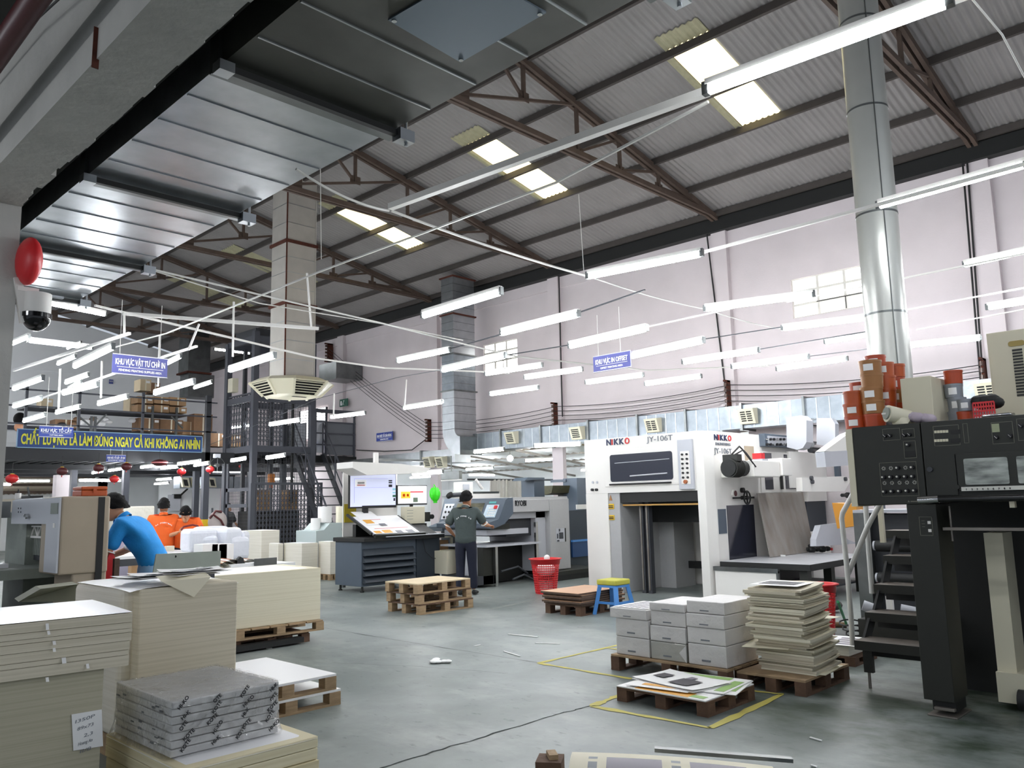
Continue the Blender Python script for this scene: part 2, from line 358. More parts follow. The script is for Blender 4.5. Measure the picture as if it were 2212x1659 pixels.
mb = MB().box(-2, 16, 37.8, 38, 0, 3.4, M['wallw']).box(-2, 16, 37.5, 37.8, 1.55, 2.05, mat('cream_band', '#d8d0c0', .8)).box(11, 11.25, YB, 38, 0, 3, M['wallw']).box(-2, -1.8, YB, 38, 0, 3, M['wallw'])
S('wall_far', mb)
mb = MB()
for i in range(70):
    x0 = -2+13.2*i/70; mb.add([(x0, YB, 2.9), (x0+.095, YB, 2.95), (x0+.189, YB, 2.9), (x0, 38, 2.2), (x0+.095, 38, 2.25), (x0+.189, 38, 2.2)], [(0, 1, 4, 3), (1, 2, 5, 4)], mat('annex_sheet', '#b9aa98', .6))
for y in (32.6, 34.6, 36.6): mb.box(-2, 11, y-.04, y+.04, 2.9-(y-YB)*.117-.12, 2.9-(y-YB)*.117-.02, M['ridge'])
S('ceiling_far', mb)
# ---- roof: corrugated sheets with skylight bays
PUR = [7.9, 9.05, 10.25, 11.4, 12.53, 13.7, 14.75]
SKY = [(5.72, 6.42), (10.42, 11.12), (15.12, 15.8), (19.9, 20.6), (23.6, 24.3)]
def sheet(mb, x0, x1, y0, y1, m, wl=.11, amp=.016, dz=0):
    n = max(4, int((y1-y0)/wl)*6); vs = []; fs = []
    for i in range(n+1):
        y = y0+(y1-y0)*i/n; d = amp*math.cos(2*PI*y/wl)+dz
        vs += [(x0, y, rz_(x0)+d), (x1, y, rz_(x1)+d)]
    mb.add(vs, [(2*i, 2*i+1, 2*i+3, 2*i+2) for i in range(n)], m, True)
mb = MB(); R = M['roof']
sheet(mb, RX, 10.25, -5, YB, R); sheet(mb, 12.53, XW+.5, -5, YB, R); sheet(mb, -1, RX, -5, YB, R, wl=.22)
yy = -5
for a, b in SKY+[(YB, YB)]:
    sheet(mb, 10.25, 12.53, yy, a, R); yy = b
roof = S('ceiling', mb)
for k, (a, b) in enumerate(SKY):
    q = MB(); sheet(q, 10.25, 12.53, a, b, M['sky'] if k < 3 else M['skyd']); P(roof, 'skylight_sheet', q, 'translucent yellow corrugated skylight sheet')
    q = MB(); sheet(q, 9.9, 10.22, a-.05, b+.02, M['skyd'], dz=-.02); sheet(q, 10.3, 12.5, b, b+.12, M['skyd'], dz=-.02); P(roof, 'skylight_overlap', q, 'dull overlapping edge of skylight sheet')
# gutter beam between wall top and roof
mb = MB().box(XW-.22, XW-.02, -5, YB, 7.0, 7.28, M['black']).box(XW-.10, XW+.4, -5, YB, 7.1, 7.36, M['black']); S('trim_1', mb)
for i, x in enumerate(PUR):
    z = rz_(x)-.02; o = S('purlin', MB().box(x-.03, x+.03, -5, YB, z-.12, z, mat('purlin_brown', '#453f3b', .7, noise_amt=.2, scale=6))); o['label'] = 'roof purlin'
def L2(x, y, z): return (x, y, z)
def truss(y, label):
    t = T('roof_truss', label, 'roof truss', (7.4, y, 7.3), group='roof trusses over the hall'); R = M['ridge']
    q = MB()
    for dy in (-.05, .05): q.bar((7.3, y+dy, 7.36), (XW-.1, y+dy, 7.32), .05, .09, R)
    P(t, 'bottom_chord', q)
    q = MB()
    for dy in (-.05, .05): q.bar((RX-.1, y+dy, rz_(RX)-.14), (XW-.05, y+dy, rz_(XW)-.14), .06, .11, R)
    P(t, 'top_chord', q)
    tz = lambda x: rz_(x)-.16
    for a, b in (((7.5, 7.4), (7.5, tz(7.5))), ((9.0, 7.88), (9.0, tz(9.0))), ((10.32, 7.36), (10.32, tz(10.32))), ((11.52, 7.36), (11.52, tz(11.52))), ((12.75, 7.36), (12.75, tz(12.75))), ((13.94, 7.34), (13.94, tz(13.94)))):
        q = MB().bar((a[0], y, a[1]), (b[0], y, b[1]), .06, .05, R); q.ob((a[0], y, a[1]+.05), (.24, .012, .16), R); P(t, 'post', q)
    for a, b in (((7.55, 7.45), (10.25, tz(10.3))), ((8.1, tz(8.1)), (8.95, 7.92)), ((10.38, 7.42), (11.48, tz(11.5))), ((11.58, 7.42), (12.7, tz(12.75))), ((12.8, 7.42), (13.9, tz(13.94)))):
        P(t, 'brace', MB().bar((a[0], y, a[1]), (b[0], y, b[1]), .045, .045, R))
    P(t, 'gusset', MB().box(7.25, 7.8, y-.01, y+.01, 7.3, 7.62, R))
    return t
tr = truss(8.35, 'rust brown roof truss crossing the hall, third from the camera end')
names = {-1.35: 'first', 3.45: 'second', 13.0: 'fourth', 17.6: 'fifth', 22.3: 'sixth', 27.0: 'seventh'}
for y, nn in names.items():
    dup(tr, (7.4, y, 7.3), label='rust brown roof truss crossing the hall, %s from the camera end' % nn)
# ---- near concrete beam, column, slab
bz = EYE+2.07; C = M['conc']
mb = MB(); nseg = 60                                              # beam with a chipped lower right edge
xs0, xs1 = 1.198, 1.50
top = 4.35
for i in range(nseg):
    y0 = -2+8.2*i/nseg; y1 = -2+8.2*(i+1)/nseg
    e0 = random.uniform(0, .012) + (.03*max(0, math.sin(i*1.7)) if i > 50 else 0); e1 = random.uniform(0, .012)
    mb.box(xs0, xs1-e0, y0, y1, bz, top, C)
mb.box(xs0-.02, xs1, 6.1, 6.42, 0, top, C); mb.box(xs1-.1, xs1+.005, 6.15, 6.38, 0, 3.4, M['wall'])
S('trim_2', mb)
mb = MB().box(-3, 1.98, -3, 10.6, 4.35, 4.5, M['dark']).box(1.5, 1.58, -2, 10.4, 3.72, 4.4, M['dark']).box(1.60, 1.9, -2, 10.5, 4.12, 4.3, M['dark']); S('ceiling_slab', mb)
# rust streak on the beam side
a = at(207, 148, x=xs0); one('rust_streak', MB().bar((xs0-.004, a.y, a.z), (xs0-.004, a.y-.005, a.z+.20), .006, .03, M['rust'], up=(1, 0, 0)), 'brown rust streak running down the near concrete beam', 'stain')
# cloth / stained sheet, pipe and cable above beam at the very top left
a = at(0, 110, x=.95); b = at(75, 0, x=.95); one('fire_pipe', MB().cyl(a+(a-b)*3, b+(b-a)*2, .055, M['maroon']), 'dark maroon pipe running along the beam in the top left corner', 'pipe')
a = at(0, 135, x=1.12); b = at(60, 60, x=1.12); c = at(125, 0, x=1.12)
one('beam_cable', MB().path([a+(a-b)*1.5, a, b, c, c+(c-b)*1.5], .006, M['cable']), 'thin dark cable sagging along the near concrete beam', 'cable')
# ================================================================ CEILING DUCT (near)
zd = 4.0; xl, xr = EYE and 2.5*.789, 2.5*1.2753
FL = [-1.9, .9, 2.05, 4.2, 6.35, 8.43, 10.3]
dt = T('ceiling_duct', 'large galvanised air duct hung above the left side, seen from below', 'air duct', (xl, 0, zd))
for i in range(len(FL)-1):
    y0, y1 = FL[i], FL[i+1]; q = MB().box(xl, xr, y0+.02, y1-.02, zd, zd+.55, mat('shaded_duct', '#5b5b56', .55, metal=.6, noise_amt=.35, scale=2.5) if i < 3 else M['galv'])  # first sections darker: the weaker light on them is put into the colour
    n = 5
    for k in range(1, n):
        yy = y0+(y1-y0)*k/n; q.box(xl+.01, xr-.01, yy-.006, yy+.006, zd-.008, zd, M['galv'])
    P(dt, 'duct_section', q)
for i, y in enumerate(FL):
    q = MB().box(xl-.03, xr+.03, y-.05, y+.05, zd-.045, zd+.58, M['galvd']).box(xl-.03, xr+.05, y-.11, y-.07, zd-.07, zd-.03, M['black'])
    fl = P(dt, 'flange', q)
    P(fl, 'clamp', MB().box(xr-.02, xr+.10, y-.14, y-.05, zd-.10, zd-.02, M['galv'])); P(fl, 'hanger', MB().cyl((xr+.06, y-.095, zd-.12), (xr+.06, y-.095, zd+.6), .012, M['galv'], 8)); P(fl, 'clamp', MB().box(xl-.06, xl+.03, y-.14, y-.05, zd-.09, zd-.03, M['galv']))
q = MB(); pp = [at(*p, z=zd-.012) for p in ((838, 44), (995, 135), (1180, 28), (1020, -62))]
q.add([tuple(p) for p in pp]+[(p.x, p.y, zd-.002) for p in pp], [(0, 1, 2, 3), (0, 4, 5, 1), (1, 5, 6, 2), (2, 6, 7, 3), (3, 7, 4, 0)], mat('aluminium_plate', '#66727c', .45, metal=.6))
pl = P(dt, 'patch_plate', q, 'bluish aluminium patch plate with screws')
q = MB()
for p in pp: c = sum(pp, Vector())/4; v = p.lerp(c, .08); q.cyl((v.x, v.y, zd-.02), (v.x, v.y, zd-.01), .014, M['chrome'], 10)
P(pl, 'screw', q)
a = at(1290, 5, z=4.02); one('timber_strut', MB().bar((a.x-.9, a.y, 4.0), (a.x+.12, a.y-.02, 4.05), .06, .06, M['woodd']), 'short wooden bar poking past the duct edge at the top', 'bar')
# ================================================================ VERTICAL DUCT with octagonal diffuser
X0, X1, Y0, Y1 = 8.66, 9.36, 15.0, 15.62; zb = 4.16
vd = T('vertical_duct', 'square foil insulated vertical air duct with rusty joints, ending in a vent', 'air duct', (X0, Y0, zb))
zs = [zb, 5.75, 7.1, rz_(9)+.1]
for i in range(3):
    q = MB().box(X0, X1, Y0, Y1, zs[i]+.01, zs[i+1]-.01, M['insul'])
    for k in range(1, 4):
        z = zs[i]+(zs[i+1]-zs[i])*k/4; q.box(X0-.004, X1+.004, Y0-.004, Y1+.004, z-.006, z+.006, M['galv'])
    for x, y in ((X0, Y0), (X1, Y0)): q.box(x-.012, x+.012, y-.012, y+.012, zs[i], zs[i+1], M['rust'] if x == X0 else M['insul'])
    P(vd, 'duct_section', q)
    if i: P(vd, 'flange', MB().box(X0-.04, X1+.04, Y0-.04, Y1+.04, zs[i]-.035, zs[i]+.03, M['rust']))
cx, cy = (X0+X1)/2, (Y0+Y1)/2
def octa(r, z, cut=.42):
    h = r*cut; return [(cx+a, cy+b, z) for a, b in ((r, -h), (r, h), (h, r), (-h, r), (-r, h), (-r, -h), (-h, -r), (h, -r))]
df = MB(); A = octa(.62, 4.17); B = octa(.78, 4.08, .5); Cc = octa(.52, 3.80, .5); D = octa(.3, 3.77, .5)
cw = M['cream']
df.add(A+B, [(i, (i+1) % 8, 8+(i+1) % 8, 8+i) for i in range(8)], cw); df.add(Cc+D, [(i, (i+1) % 8, 8+(i+1) % 8, 8+i) for i in range(8)], cw); df.add(D, [tuple(range(8))], cw)
df.add(octa(.74, 4.06, .5)+octa(.50, 3.82, .5), [(i, (i+1) % 8, 8+(i+1) % 8, 8+i) for i in range(8)], M['black'])
for i in range(8):                                                 # corner ribs
    df.bar(B[i], Cc[i], .05, .05, cw)
df.add(B+octa(.74, 4.055, .5), [(i, (i+1) % 8, 8+(i+1) % 8, 8+i) for i in range(8)], cw)
for i in (1, 3, 5, 7):                                             # solid diagonal panels
    j = (i+1) % 8; df.quad(B[i], B[j], Cc[j], Cc[i], cw)
dfo = P(vd, 'diffuser', df, 'cream octagonal ceiling diffuser')
q = MB()
for i in (0, 2, 4, 6):
    j = (i+1) % 8
    for k in range(1, 6):
        a = Vector(B[i]).lerp(Vector(Cc[i]), k/6); b = Vector(B[j]).lerp(Vector(Cc[j]), k/6); q.bar(a, b, .035, .012, cw)
P(dfo, 'louvre', q); P(dfo, 'grille', MB().box(cx-.16, cx+.16, cy-.33, cy-.27, 3.765, 3.79, M['black']))
# ================================================================ WALL DUCT SYSTEM
X0, X1, Y0, Y1 = 13.7, 14.45, 15.4, 15.86
wd = T('riser_duct', 'galvanised vertical duct by the right wall, bending at its foot', 'air duct', (X0, Y0, 3.0))
zs = [3.35, 4.35, 5.3, 6.35, 7.35]
for i in range(4):
    q = MB().box(X0, X1, Y0, Y1, zs[i]+.01, zs[i+1]-.01, M['foil'] if i == 1 else M['galv'])
    for k in range(1, 5): z = zs[i]+(zs[i+1]-zs[i])*k/5; q.box(X0-.005, X1+.005, Y0-.005, Y1+.005, z-.005, z+.005, M['galvd'])
    P(wd, 'duct_section', q); P(wd, 'flange', MB().box(X0-.04, X1+.04, Y0-.04, Y1+.04, zs[i+1]-.02, zs[i+1]+.015, M['rust'] if i > 1 else M['galvd']))
q = MB(); vs = []; n = 12; ro, ri = .95, .20       # elbow turning towards the camera end, centre at (Y0-ri..)
cyy, czz = Y0-.20, 3.35
el = []
for i in range(n+1):
    t = PI/2*i/n; el.append([(X0, cyy+(.20+.46)*math.cos(t), czz-(.20+.46)*math.sin(t)), (X0, cyy+.20*math.cos(t), czz-.20*math.sin(t)), (X1, cyy+.20*math.cos(t), czz-.20*math.sin(t)), (X1, cyy+.66*math.cos(t), czz-.66*math.sin(t))])
vs = [v for r in el for v in r]
q.add(vs, [(4*i+j, 4*i+(j+1) % 4, 4*i+4+(j+1) % 4, 4*i+4+j) for i in range(n) for j in range(4)], M['galv'])
q.add(el[-1], [(0, 1, 2, 3)], M['galvd'])
P(wd, 'elbow', q)
def vent(parent, x, y, z, w=.32, h=.30, d=.20, four=False):
    """boxy outlet on the -X face of a wall duct, louvred face tilted down"""
    c = M['cream']; q = MB(); f = x-d
    q.prism([(x, z-h/2), (f+.10, z-h/2), (f, z+h/2-.02), (x, z+h/2)], 'y', y-w/2, y+w/2, c)
    o = P(parent, 'air_outlet', q, 'cream outlet box with dark louvres'); g = MB()
    for k in range(5):
        t0 = .16+.145*k; a = Vector((f+.10, 0, z-h/2)).lerp(Vector((f, 0, z+h/2-.02)), t0); b = Vector((f+.10, 0, z-h/2)).lerp(Vector((f, 0, z+h/2-.02)), t0+.085)
        for (ya, yb) in (((y-w*.36, y-.012), (y+.012, y+w*.36)) if four else ((y-w*.34, y+w*.34),)):
            g.add([(a.x-.004, ya, a.z), (a.x-.004, yb, a.z), (b.x-.004, yb, b.z), (b.x-.004, ya, b.z)], [(0, 1, 2, 3)], M['black'])
    P(o, 'louvre', g); return o
hd = T('wall_duct', 'long shiny galvanised duct running along the right wall above the presses', 'air duct', (14.3, 9, 2.79))
ys = [15.75, 14.35, 13.0, 11.55, 10.2, 9.0, 7.75, 6.5, 5.3, 4.1, 2.9, 1.6]
for i in range(len(ys)-1):
    a, b = ys[i+1], ys[i]; q = MB().box(14.3, 14.75, a+.02, b-.02, 2.79, 3.24, M['foil'])
    for k in range(1, 5): y = a+(b-a)*k/5; q.box(14.292, 14.3, y-.008, y+.008, 2.8, 3.23, M['galv'])
    P(hd, 'duct_section', q); P(hd, 'flange', MB().box(14.26, 14.79, a-.025, a+.02, 2.75, 3.28, M['galvd']))
    P(hd, 'hanger', MB().bar((14.32, a, 3.26), (15.0, a, 3.3), .03, .03, M['cable']))
for px, py, four in ((1101, 945, False), (1243, 935, False), (1407, 918, True), (1612, 898, True), (2130, 845, True)):
    y, z = fx(px, py, 14.15); vent(hd, 14.3, y, z, four=four)
bd = T('branch_duct', 'low galvanised duct running from the riser foot towards the stairs', 'air duct', (14.2, 17, 2.6))
P(bd, 'duct_section', MB().box(14.2, 14.75, 15.95, 19.4, 2.55, 2.9, M['galv'])); P(bd, 'duct_section', MB().box(14.25, 14.7, 19.45, 22.0, 2.6, 2.85, M['galvd']))
P(bd, 'flange', MB().box(14.16, 14.8, 17.3, 17.36, 2.52, 2.93, M['galvd']))
for px, py in ((925, 998), (952, 998)):
    y, z = fx(px, py, 14.1); vent(bd, 14.2, y, z, .3, .3)
y, z = fx(975, 1027, 13.9); one('duct_hood', MB().box(13.85, 13.95, y-.35, y+.35, z-.1, z+.1, M['galvd']).bar((13.9, y-.4, z-.12), (13.9, y+.4, z-.12), .03, .03, M['white']).bar((13.9, y, z+.1), (13.9, y, z+.5), .02, .02, M['galvd']), 'small grey panel with a white lower rail hanging under the duct bend', 'panel')
# ================================================================ ROUND PIPE
rx, ry = 8.5, 2.93
rp = T('round_flue_pipe', 'tall shiny round metal flue pipe rising to the roof on the right', 'pipe', (rx, ry, 1.95))
zz = [1.95, 3.3, 4.35, 5.5, 6.5, 7.5, 8.85]
for i in range(6):
    P(rp, 'pipe_section', MB().cyl((rx, ry, zz[i]), (rx, ry, zz[i+1]-.006), .2, mat('flue_steel', '#b9bab4', .34, metal=.5, noise_amt=.08, scale=3), 40, caps=False))
    if i: P(rp, 'joint_ring', MB().cyl((rx, ry, zz[i]-.012), (rx, ry, zz[i]+.008), .204, M['galvd'], 40))
P(rp, 'seam', MB().bar((rx-.16, ry-.13, 1.95), (rx-.16, ry-.13, 8.8), .008, .008, M['galvd']))
# ================================================================ LAMPS
def make_tube():
    t = T('tube_lamp', '', 'tube lamp', (0, 0, 0))
    P(t, 'tube', MB().cyl((0, -.58, 0), (0, .58, 0), .029, M['tube'], 10), 'glowing white tube', local=True)
    P(t, 'batten', MB().box(-.022, .022, -.60, .60, .03, .062, M['white']), local=True)
    for s in (-1, 1): P(t, 'end_holder', MB().box(-.02, .02, s*.585, s*.62, -.024, .05, M['galvd']), local=True)
    return t
proto = None; lamp_positions = []
def tube(a, b, label, group='fluorescent tubes hung on rails', zf=None, lim=(3.25, 4.25)):
    global proto
    if zf is None:
        p = at(*a, z=3); q = at(*b, z=3); k = 1.5*1.18/(p-q).length; zf = min(max(EYE+k, lim[0]), lim[1])
    p = at(*a, z=zf); q = at(*b, z=zf)
    if p.x > 12.6 and label.startswith(('lit tube lamp', 'bright')) and group.startswith('fluorescent'): zf = EYE+(zf-EYE)*12.6/p.x; p = at(*a, z=zf); q = at(*b, z=zf)
    c = (p+q)/2; d = q-p; rz = math.atan2(-d.x, d.y)
    if proto is None: proto = make_tube(); o = proto
    else: o = dup(proto)
    o.location = c; o.rotation_euler = (0, 0, rz); tag(o, label, 'tube lamp', group); o.scale = (1, max(.8, min(1.25, d.length/1.18)), 1)
    lamp_positions.append(c); return o
TB = [((1530, 195), (2045, 5), 'big bright tube lamp crossing in front of the round flue pipe top'),
 ((1900, 445), (2212, 357), 'bright tube lamp at the right edge, below the roof, passing the flue pipe'),
 ((915, 682), (1080, 632), 'lit tube lamp in front of the upper part of the riser duct'),
 ((1272, 597), (1513, 549), 'lit tube lamp on the pink wall, highest one left of the flue pipe'),
 ((1085, 720), (1248, 680), 'lit tube lamp just right of the riser duct above the bright window'),
 ((1525, 668), (1755, 637), 'lit tube lamp reaching into the high window by the flue pipe'),
 ((1232, 748), (1395, 711), 'lit tube lamp directly above the offset printing sign'),
 ((1692, 710), (1900, 684), 'lit tube lamp just under the high window by the flue pipe'),
 ((1365, 770), (1518, 737), 'lit tube lamp touching the right side of the offset printing sign'),
 ((1477, 783), (1637, 758), 'lit tube lamp, first to the right of the one touching the offset sign'),
 ((1583, 793), (1745, 772), 'lit tube lamp, second to the right of the one touching the offset sign'),
 ((1680, 798), (1828, 776), 'lit tube lamp, last on the right before the flue pipe in the low row'),
 ((860, 780), (970, 757), 'lit tube lamp crossing the left edge of the riser duct'),
 ((957, 800), (1090, 770), 'lit tube lamp overlapping the glare of the small bright window'),
 ((1050, 808), (1170, 790), 'lit tube lamp right below the small bright window'),
 ((1135, 816), (1256, 799), 'lit tube lamp left of the offset printing sign, lower row'),
 ((1267, 827), (1388, 811), 'lit tube lamp just under the offset printing sign'),
 ((1395, 830), (1513, 814), 'lit tube lamp in the lowest row, right of the one under the offset sign'),
 ((1060, 852), (1162, 838), 'lit tube lamp lowest of all on the pink wall'),
 ((873, 882), (955, 869), 'lit tube lamp hung on one rod left of the riser duct'),
 ((160, 792), (245, 750), 'big glaring tube lamp left of the violet hanging sign'),
 ((497, 800), (592, 770), 'bright tube lamp left of the octagonal diffuser'),
 ((335, 850), (418, 826), 'bright tube lamp below the violet hanging sign'),
 ((30, 840), (92, 818), 'bright tube lamp beside the white column, upper one'),
 ((715, 902), (788, 893), 'lit tube lamp in front of the grey platform railing'),
 ((583, 918), (647, 908), 'lit tube lamp in front of the lift tower mesh, right one'),
 ((490, 925), (543, 919), 'lit tube lamp in front of the lift tower mesh, left one'),
 ((1808, 735), (1885, 722), 'lit tube lamp partly hidden behind the flue pipe, upper one'),
 ((1975, 746), (2100, 733), 'lit tube lamp right of the flue pipe, above the beige cabinet'),
 ((2105, 568), (2250, 536), 'lit tube lamp at the right frame edge, middle height'),
 ((137, 850), (210, 832), 'bright tube lamp under the glaring one, in the left group'),
 ((213, 873), (275, 858), 'lit tube lamp in the left group, just above the blue cutting sign'),
 ((122, 892), (172, 880), 'lit tube lamp nearest above the hanging blue cutting sign'),
 ((52, 910), (97, 897), 'lit tube lamp lowest in the left group beside the column'),
 ((30, 878), (88, 862), 'lit tube lamp beside the white column, lower one'),
 ((128, 785), (160, 772), 'short looking tube lamp behind the glaring one'),
 ((148, 842), (175, 826), 'small far tube lamp between the two lamps left of the violet sign'),
 ((362, 785), (386, 773), 'tube lamp half hidden by the right edge of the violet sign'),
 ((420, 838), (457, 826), 'tube lamp on the far side right of the violet sign, by the far duct')]
for a, b, l in TB: tube(a, b, l)
tube((78, 738), (183, 750), 'crosswise tube lamp high up beside the dome camera', zf=4.2)
tube((120, 658), (200, 674), 'crosswise tube lamp above the dome camera under the duct', zf=4.4)
tube((28, 742), (50, 733), 'tube lamp cut off by the white column edge', zf=4.2)
# mezzanine underside lamps
for a, b, l in (((385, 1003), (432, 997), 'lit tube lamp under the mezzanine, brightest in the middle'), ((305, 1010), (343, 1005), 'lit tube lamp under the mezzanine beside the flat lantern'), ((350, 1012), (383, 1009), 'lit tube lamp under the mezzanine right of the flat lantern'),
                ((420, 1006), (450, 1001), 'lit tube lamp under the mezzanine behind the grey post'), ((500, 996), (530, 991), 'lit tube lamp seen through the lift tower side'), ((576, 990), (615, 984), 'lit tube lamp seen through the lift tower front'),
                ((235, 1017), (268, 1012), 'lit tube lamp under the mezzanine left of the post with the maroon lantern'), ((200, 1022), (222, 1018), 'glaring tube lamp under the mezzanine above the orange box')):
    tube(a, b, l, 'tubes under the mezzanine', zf=2.62)
tube((1025, 977), (1088, 971), 'lit tube lamp under the wall duct in the annex, left of the bulb', 'tubes in the annex', zf=2.6)
tube((1180, 963), (1228, 961), 'lit tube lamp under the wall duct in the annex, right of the bulb', 'tubes in the annex', zf=2.6)
tube((893, 1024), (955, 1020), 'lit tube lamp behind the monitor, in the annex', 'tubes in the annex', zf=2.1)
# hanging bulb
c = at(1102, 990, x=16.0)
bl = T('hanging_bulb', 'round glowing bulb hanging in the bright annex', 'light bulb', tuple(c)); P(bl, 'bulb', MB().sph(c, .085, M['bulb'])); P(bl, 'cord', MB().cyl((c.x, c.y, c.z+.08), (c.x, c.y, 2.9), .006, M['cable'], 6))
# unseen tube lamps added outside the frame to brighten the near part of the hall
for k, (x, y) in enumerate(((6.4, -2.2), (-3.4, 2.0), (9.6, .8), (11.5, -.6), (11.0, 2.0), (-2.4, 5.6), (-1.2, 8.2), (8.6, -2.6), (3.4, -.9), (.6, -2.), (6.6, -.6))):
    o = dup(proto); o.location = (x, y, 3.7); o.rotation_euler = (0, 0, 0); o.scale = (1, 1, 1)
    tag(o, 'unseen fill tube lamp added near the camera', 'tube lamp', 'added fill tubes near the camera')
for k, (x, y, z) in enumerate(((17, 9.5, 2.5), (18.5, 12, 2.45), (17, 18.0, 2.5), (19, 20, 2.4), (18, 22, 2.4), (4, 34, 2.1), (8, 35, 2.1), (0, 35, 2.1), (10, 24.5, 2.75), (13.5, 27, 2.75), (7, 28, 2.75), (12, 24, 6.4), (8, 26, 6.4), (4, 29, 6.4), (13, 29, 6.4), (3, 20, 4.1), (5, 16, 3.9), (0, 14, 3.9), (1, 24, 6.4), (9, 26.2, 2.4), (12, 29, 2.4), (7, 30, 2.4), (13.9, 24, 2.4), (5, 26, 2.4), (16.5, 15, 2.6), (19.5, 9, 2.4), (19.5, 15.5, 2.4), (17, 21, 2.5), (2, 36, 2.1), (6, 33.5, 2.3), (5, 23.3, 3.3), (7, 23.4, 3.3), (9.2, 23.3, 3.3), (8, 29.6, 2.5), (11.5, 27.6, 2.5), (1, 22, 5), (3, 24, 6), (4.6, 26, 4.6), (4, 28, 6.2), (1, 29, 5), (5.4, 29.5, 5.4), (2, 26, 4.2), (5, 30.5, 6.6))):
    o = dup(proto); o.location = (x, y, z); o.rotation_euler = (0, 0, PI/2*(k % 2)); o.scale = (1, 1, 1)  # added, mostly hidden lamps that brighten the back wall, annexes and mezzanine
    tag(o, 'fill tube lamp added to brighten the back of the hall', 'tube lamp', 'added fill tubes of the back rooms')
# ---- rails and wires
def rail(pts, z, label, w=.035, m='white', name='lamp_rail', cat='rail'):
    P3 = [at(*p, z=z) for p in pts] if not hasattr(z, '__len__') else [at(*p, z=zz) for p, zz in zip(pts, z)]
    mb = MB()
    for a, b in zip(P3[:-1], P3[1:]): mb.bar(a, b, w, w*.9, M[m])
    return one(name, mb, label, cat)
rail([(843, 447), (1530, 197)], 3.98, 'long white double lamp rail running below the middle skylight', .055)
rail([(1530, 190), (2120, -25)], 4.05, 'white rail above the big near tube lamp', .05)
rail([(1518, 545), (1900, 441), (2260, 341)], 4.05, 'grey lamp rail running behind the flue pipe to the near right', .03)
rail([(1700, 652), (2212, 548)], 3.95, 'thin grey rail crossing in front of the high window', .02)
rail([(1900, 680), (2212, 622)], 3.9, 'thin grey rail leading to the right edge under the high window', .02)
rail([(1395, 707), (1755, 628)], 3.85, 'thin rail from above the offset sign to the high window', .018)
rail([(970, 754), (1248, 676), (1393, 626)], 3.75, 'thin dark rail right of the riser duct', .016, 'dgrey')
rail([(1090, 768), (1232, 745)], 3.7, 'short dark rail linking two lamps below the wall window', .016, 'dgrey')
rail([(1518, 733), (1692, 706)], 3.75, 'thin rail linking lamps right of the offset sign', .014, 'dgrey')
rail([(1637, 755), (1880, 715)], 3.8, 'thin rail ending behind the flue pipe', .014, 'dgrey')
rail([(1745, 770), (1890, 752)], 3.8, 'lowest thin rail ending behind the flue pipe', .012, 'dgrey')
rail([(1980, 712), (2212, 668)], 3.9, 'thin grey rail right of the flue pipe above the beige cabinet', .018)
rail([(420, 975), (690, 860), (860, 815), (975, 795)], [3.2, 3.6, 3.6, 3.6], 'thin wire carrying lamps in front of the lift tower', .010, 'dgrey')
# left white struts
rail([(265, 677), (430, 690), (688, 710)], [4.2]*3, 'white crosswise rail left of the octagonal diffuser duct', .05)
rail([(205, 660), (310, 685), (450, 718), (690, 775), (830, 795), (975, 800), (1100, 806)], [4.1]*7, 'long sagging white cable trunk crossing the hall width', .03)
rail([(30, 800), (280, 720)], 3.6, 'white rail over the glaring left lamp', .035)
rail([(30, 880), (85, 862), (370, 765), (425, 748)], 3.55, 'white rail carrying the lamps of the left group', .03)
rail([(240, 752), (360, 720), (700, 583), (950, 490), (1200, 395), (1530, 220)], [3.8]*6, 'long thin white wire rising from the left lamps past the ducts', .016)
for a, b in (((505, 652), (503, 770)), ((663, 590), (677, 708)), ((345, 725), (342, 835)), ((430, 700), (398, 755)), ((268, 675), (270, 725)), ((220, 780), (219, 860)), ((130, 797), (127, 885)), ((878, 820), (872, 878)), ((722, 850), (720, 900))):
    yy = 9.5 if a[1] < 800 and a[0] > 260 and a[0] != 345 else 12.5
    p = at(*a, y=yy); q = at(*b, y=yy); one('drop_rod', MB().cyl(p, (p.x*.3+q.x*.7, q.y, q.z), .014, M['white'], 8), 'thin white drop rod of the lamp grid', 'rod', 'white drop rods of the lamp grid')
def wire(pts, depth, label, r=.008, m='cablew', sag=0.):
    P3 = [at(*p, **d) for p, d in zip(pts, depth)]
    if len(P3) == 2 and sag:
        a, b = P3; P3 = [a.lerp(b, t/14)-Vector((0, 0, sag*4*(t/14)*(1-t/14))) for t in range(15)]
    return one('wire', MB().path(P3, r, M[m], 6), label, 'wire')
wire([(640, 365), (840, 455)], [dict(z=3.95)]*2, 'white twin cable from the duct corner to the long rail', .01, sag=.05)
wire([(845, 455), (1275, 598)], [dict(z=4.0), dict(z=3.9)], 'white cable from the long rail down to the wall lamp', .012, sag=.03)
wire([(1275, 598), (1525, 668)], [dict(z=3.9)]*2, 'thin cable between two lamps on the pink wall', .007, sag=.03)
wire([(1525, 668), (1700, 712)], [dict(z=3.85)]*2, 'thin cable leading under the high window', .006, sag=.03)
wire([(300, 575), (820, 697), (1010, 745), (1115, 770), (1400, 800), (1660, 790)], [dict(z=4.0), dict(z=3.8), dict(z=3.7), dict(z=3.7), dict(z=3.7), dict(z=3.75)], 'white cable swinging from the duct end across the hall', .011)
wire([(300, 575), (560, 655), (830, 700), (1000, 735)], [dict(z=4.0), dict(z=3.85), dict(z=3.8), dict(z=3.7)], 'second white cable beside the one from the duct end', .007)
wire([(2085, -20), (2165, 75), (2215, 170)], [dict(z=4.2), dict(z=4.15), dict(z=4.1)], 'bundle of thin white cords at the top right corner', .006)
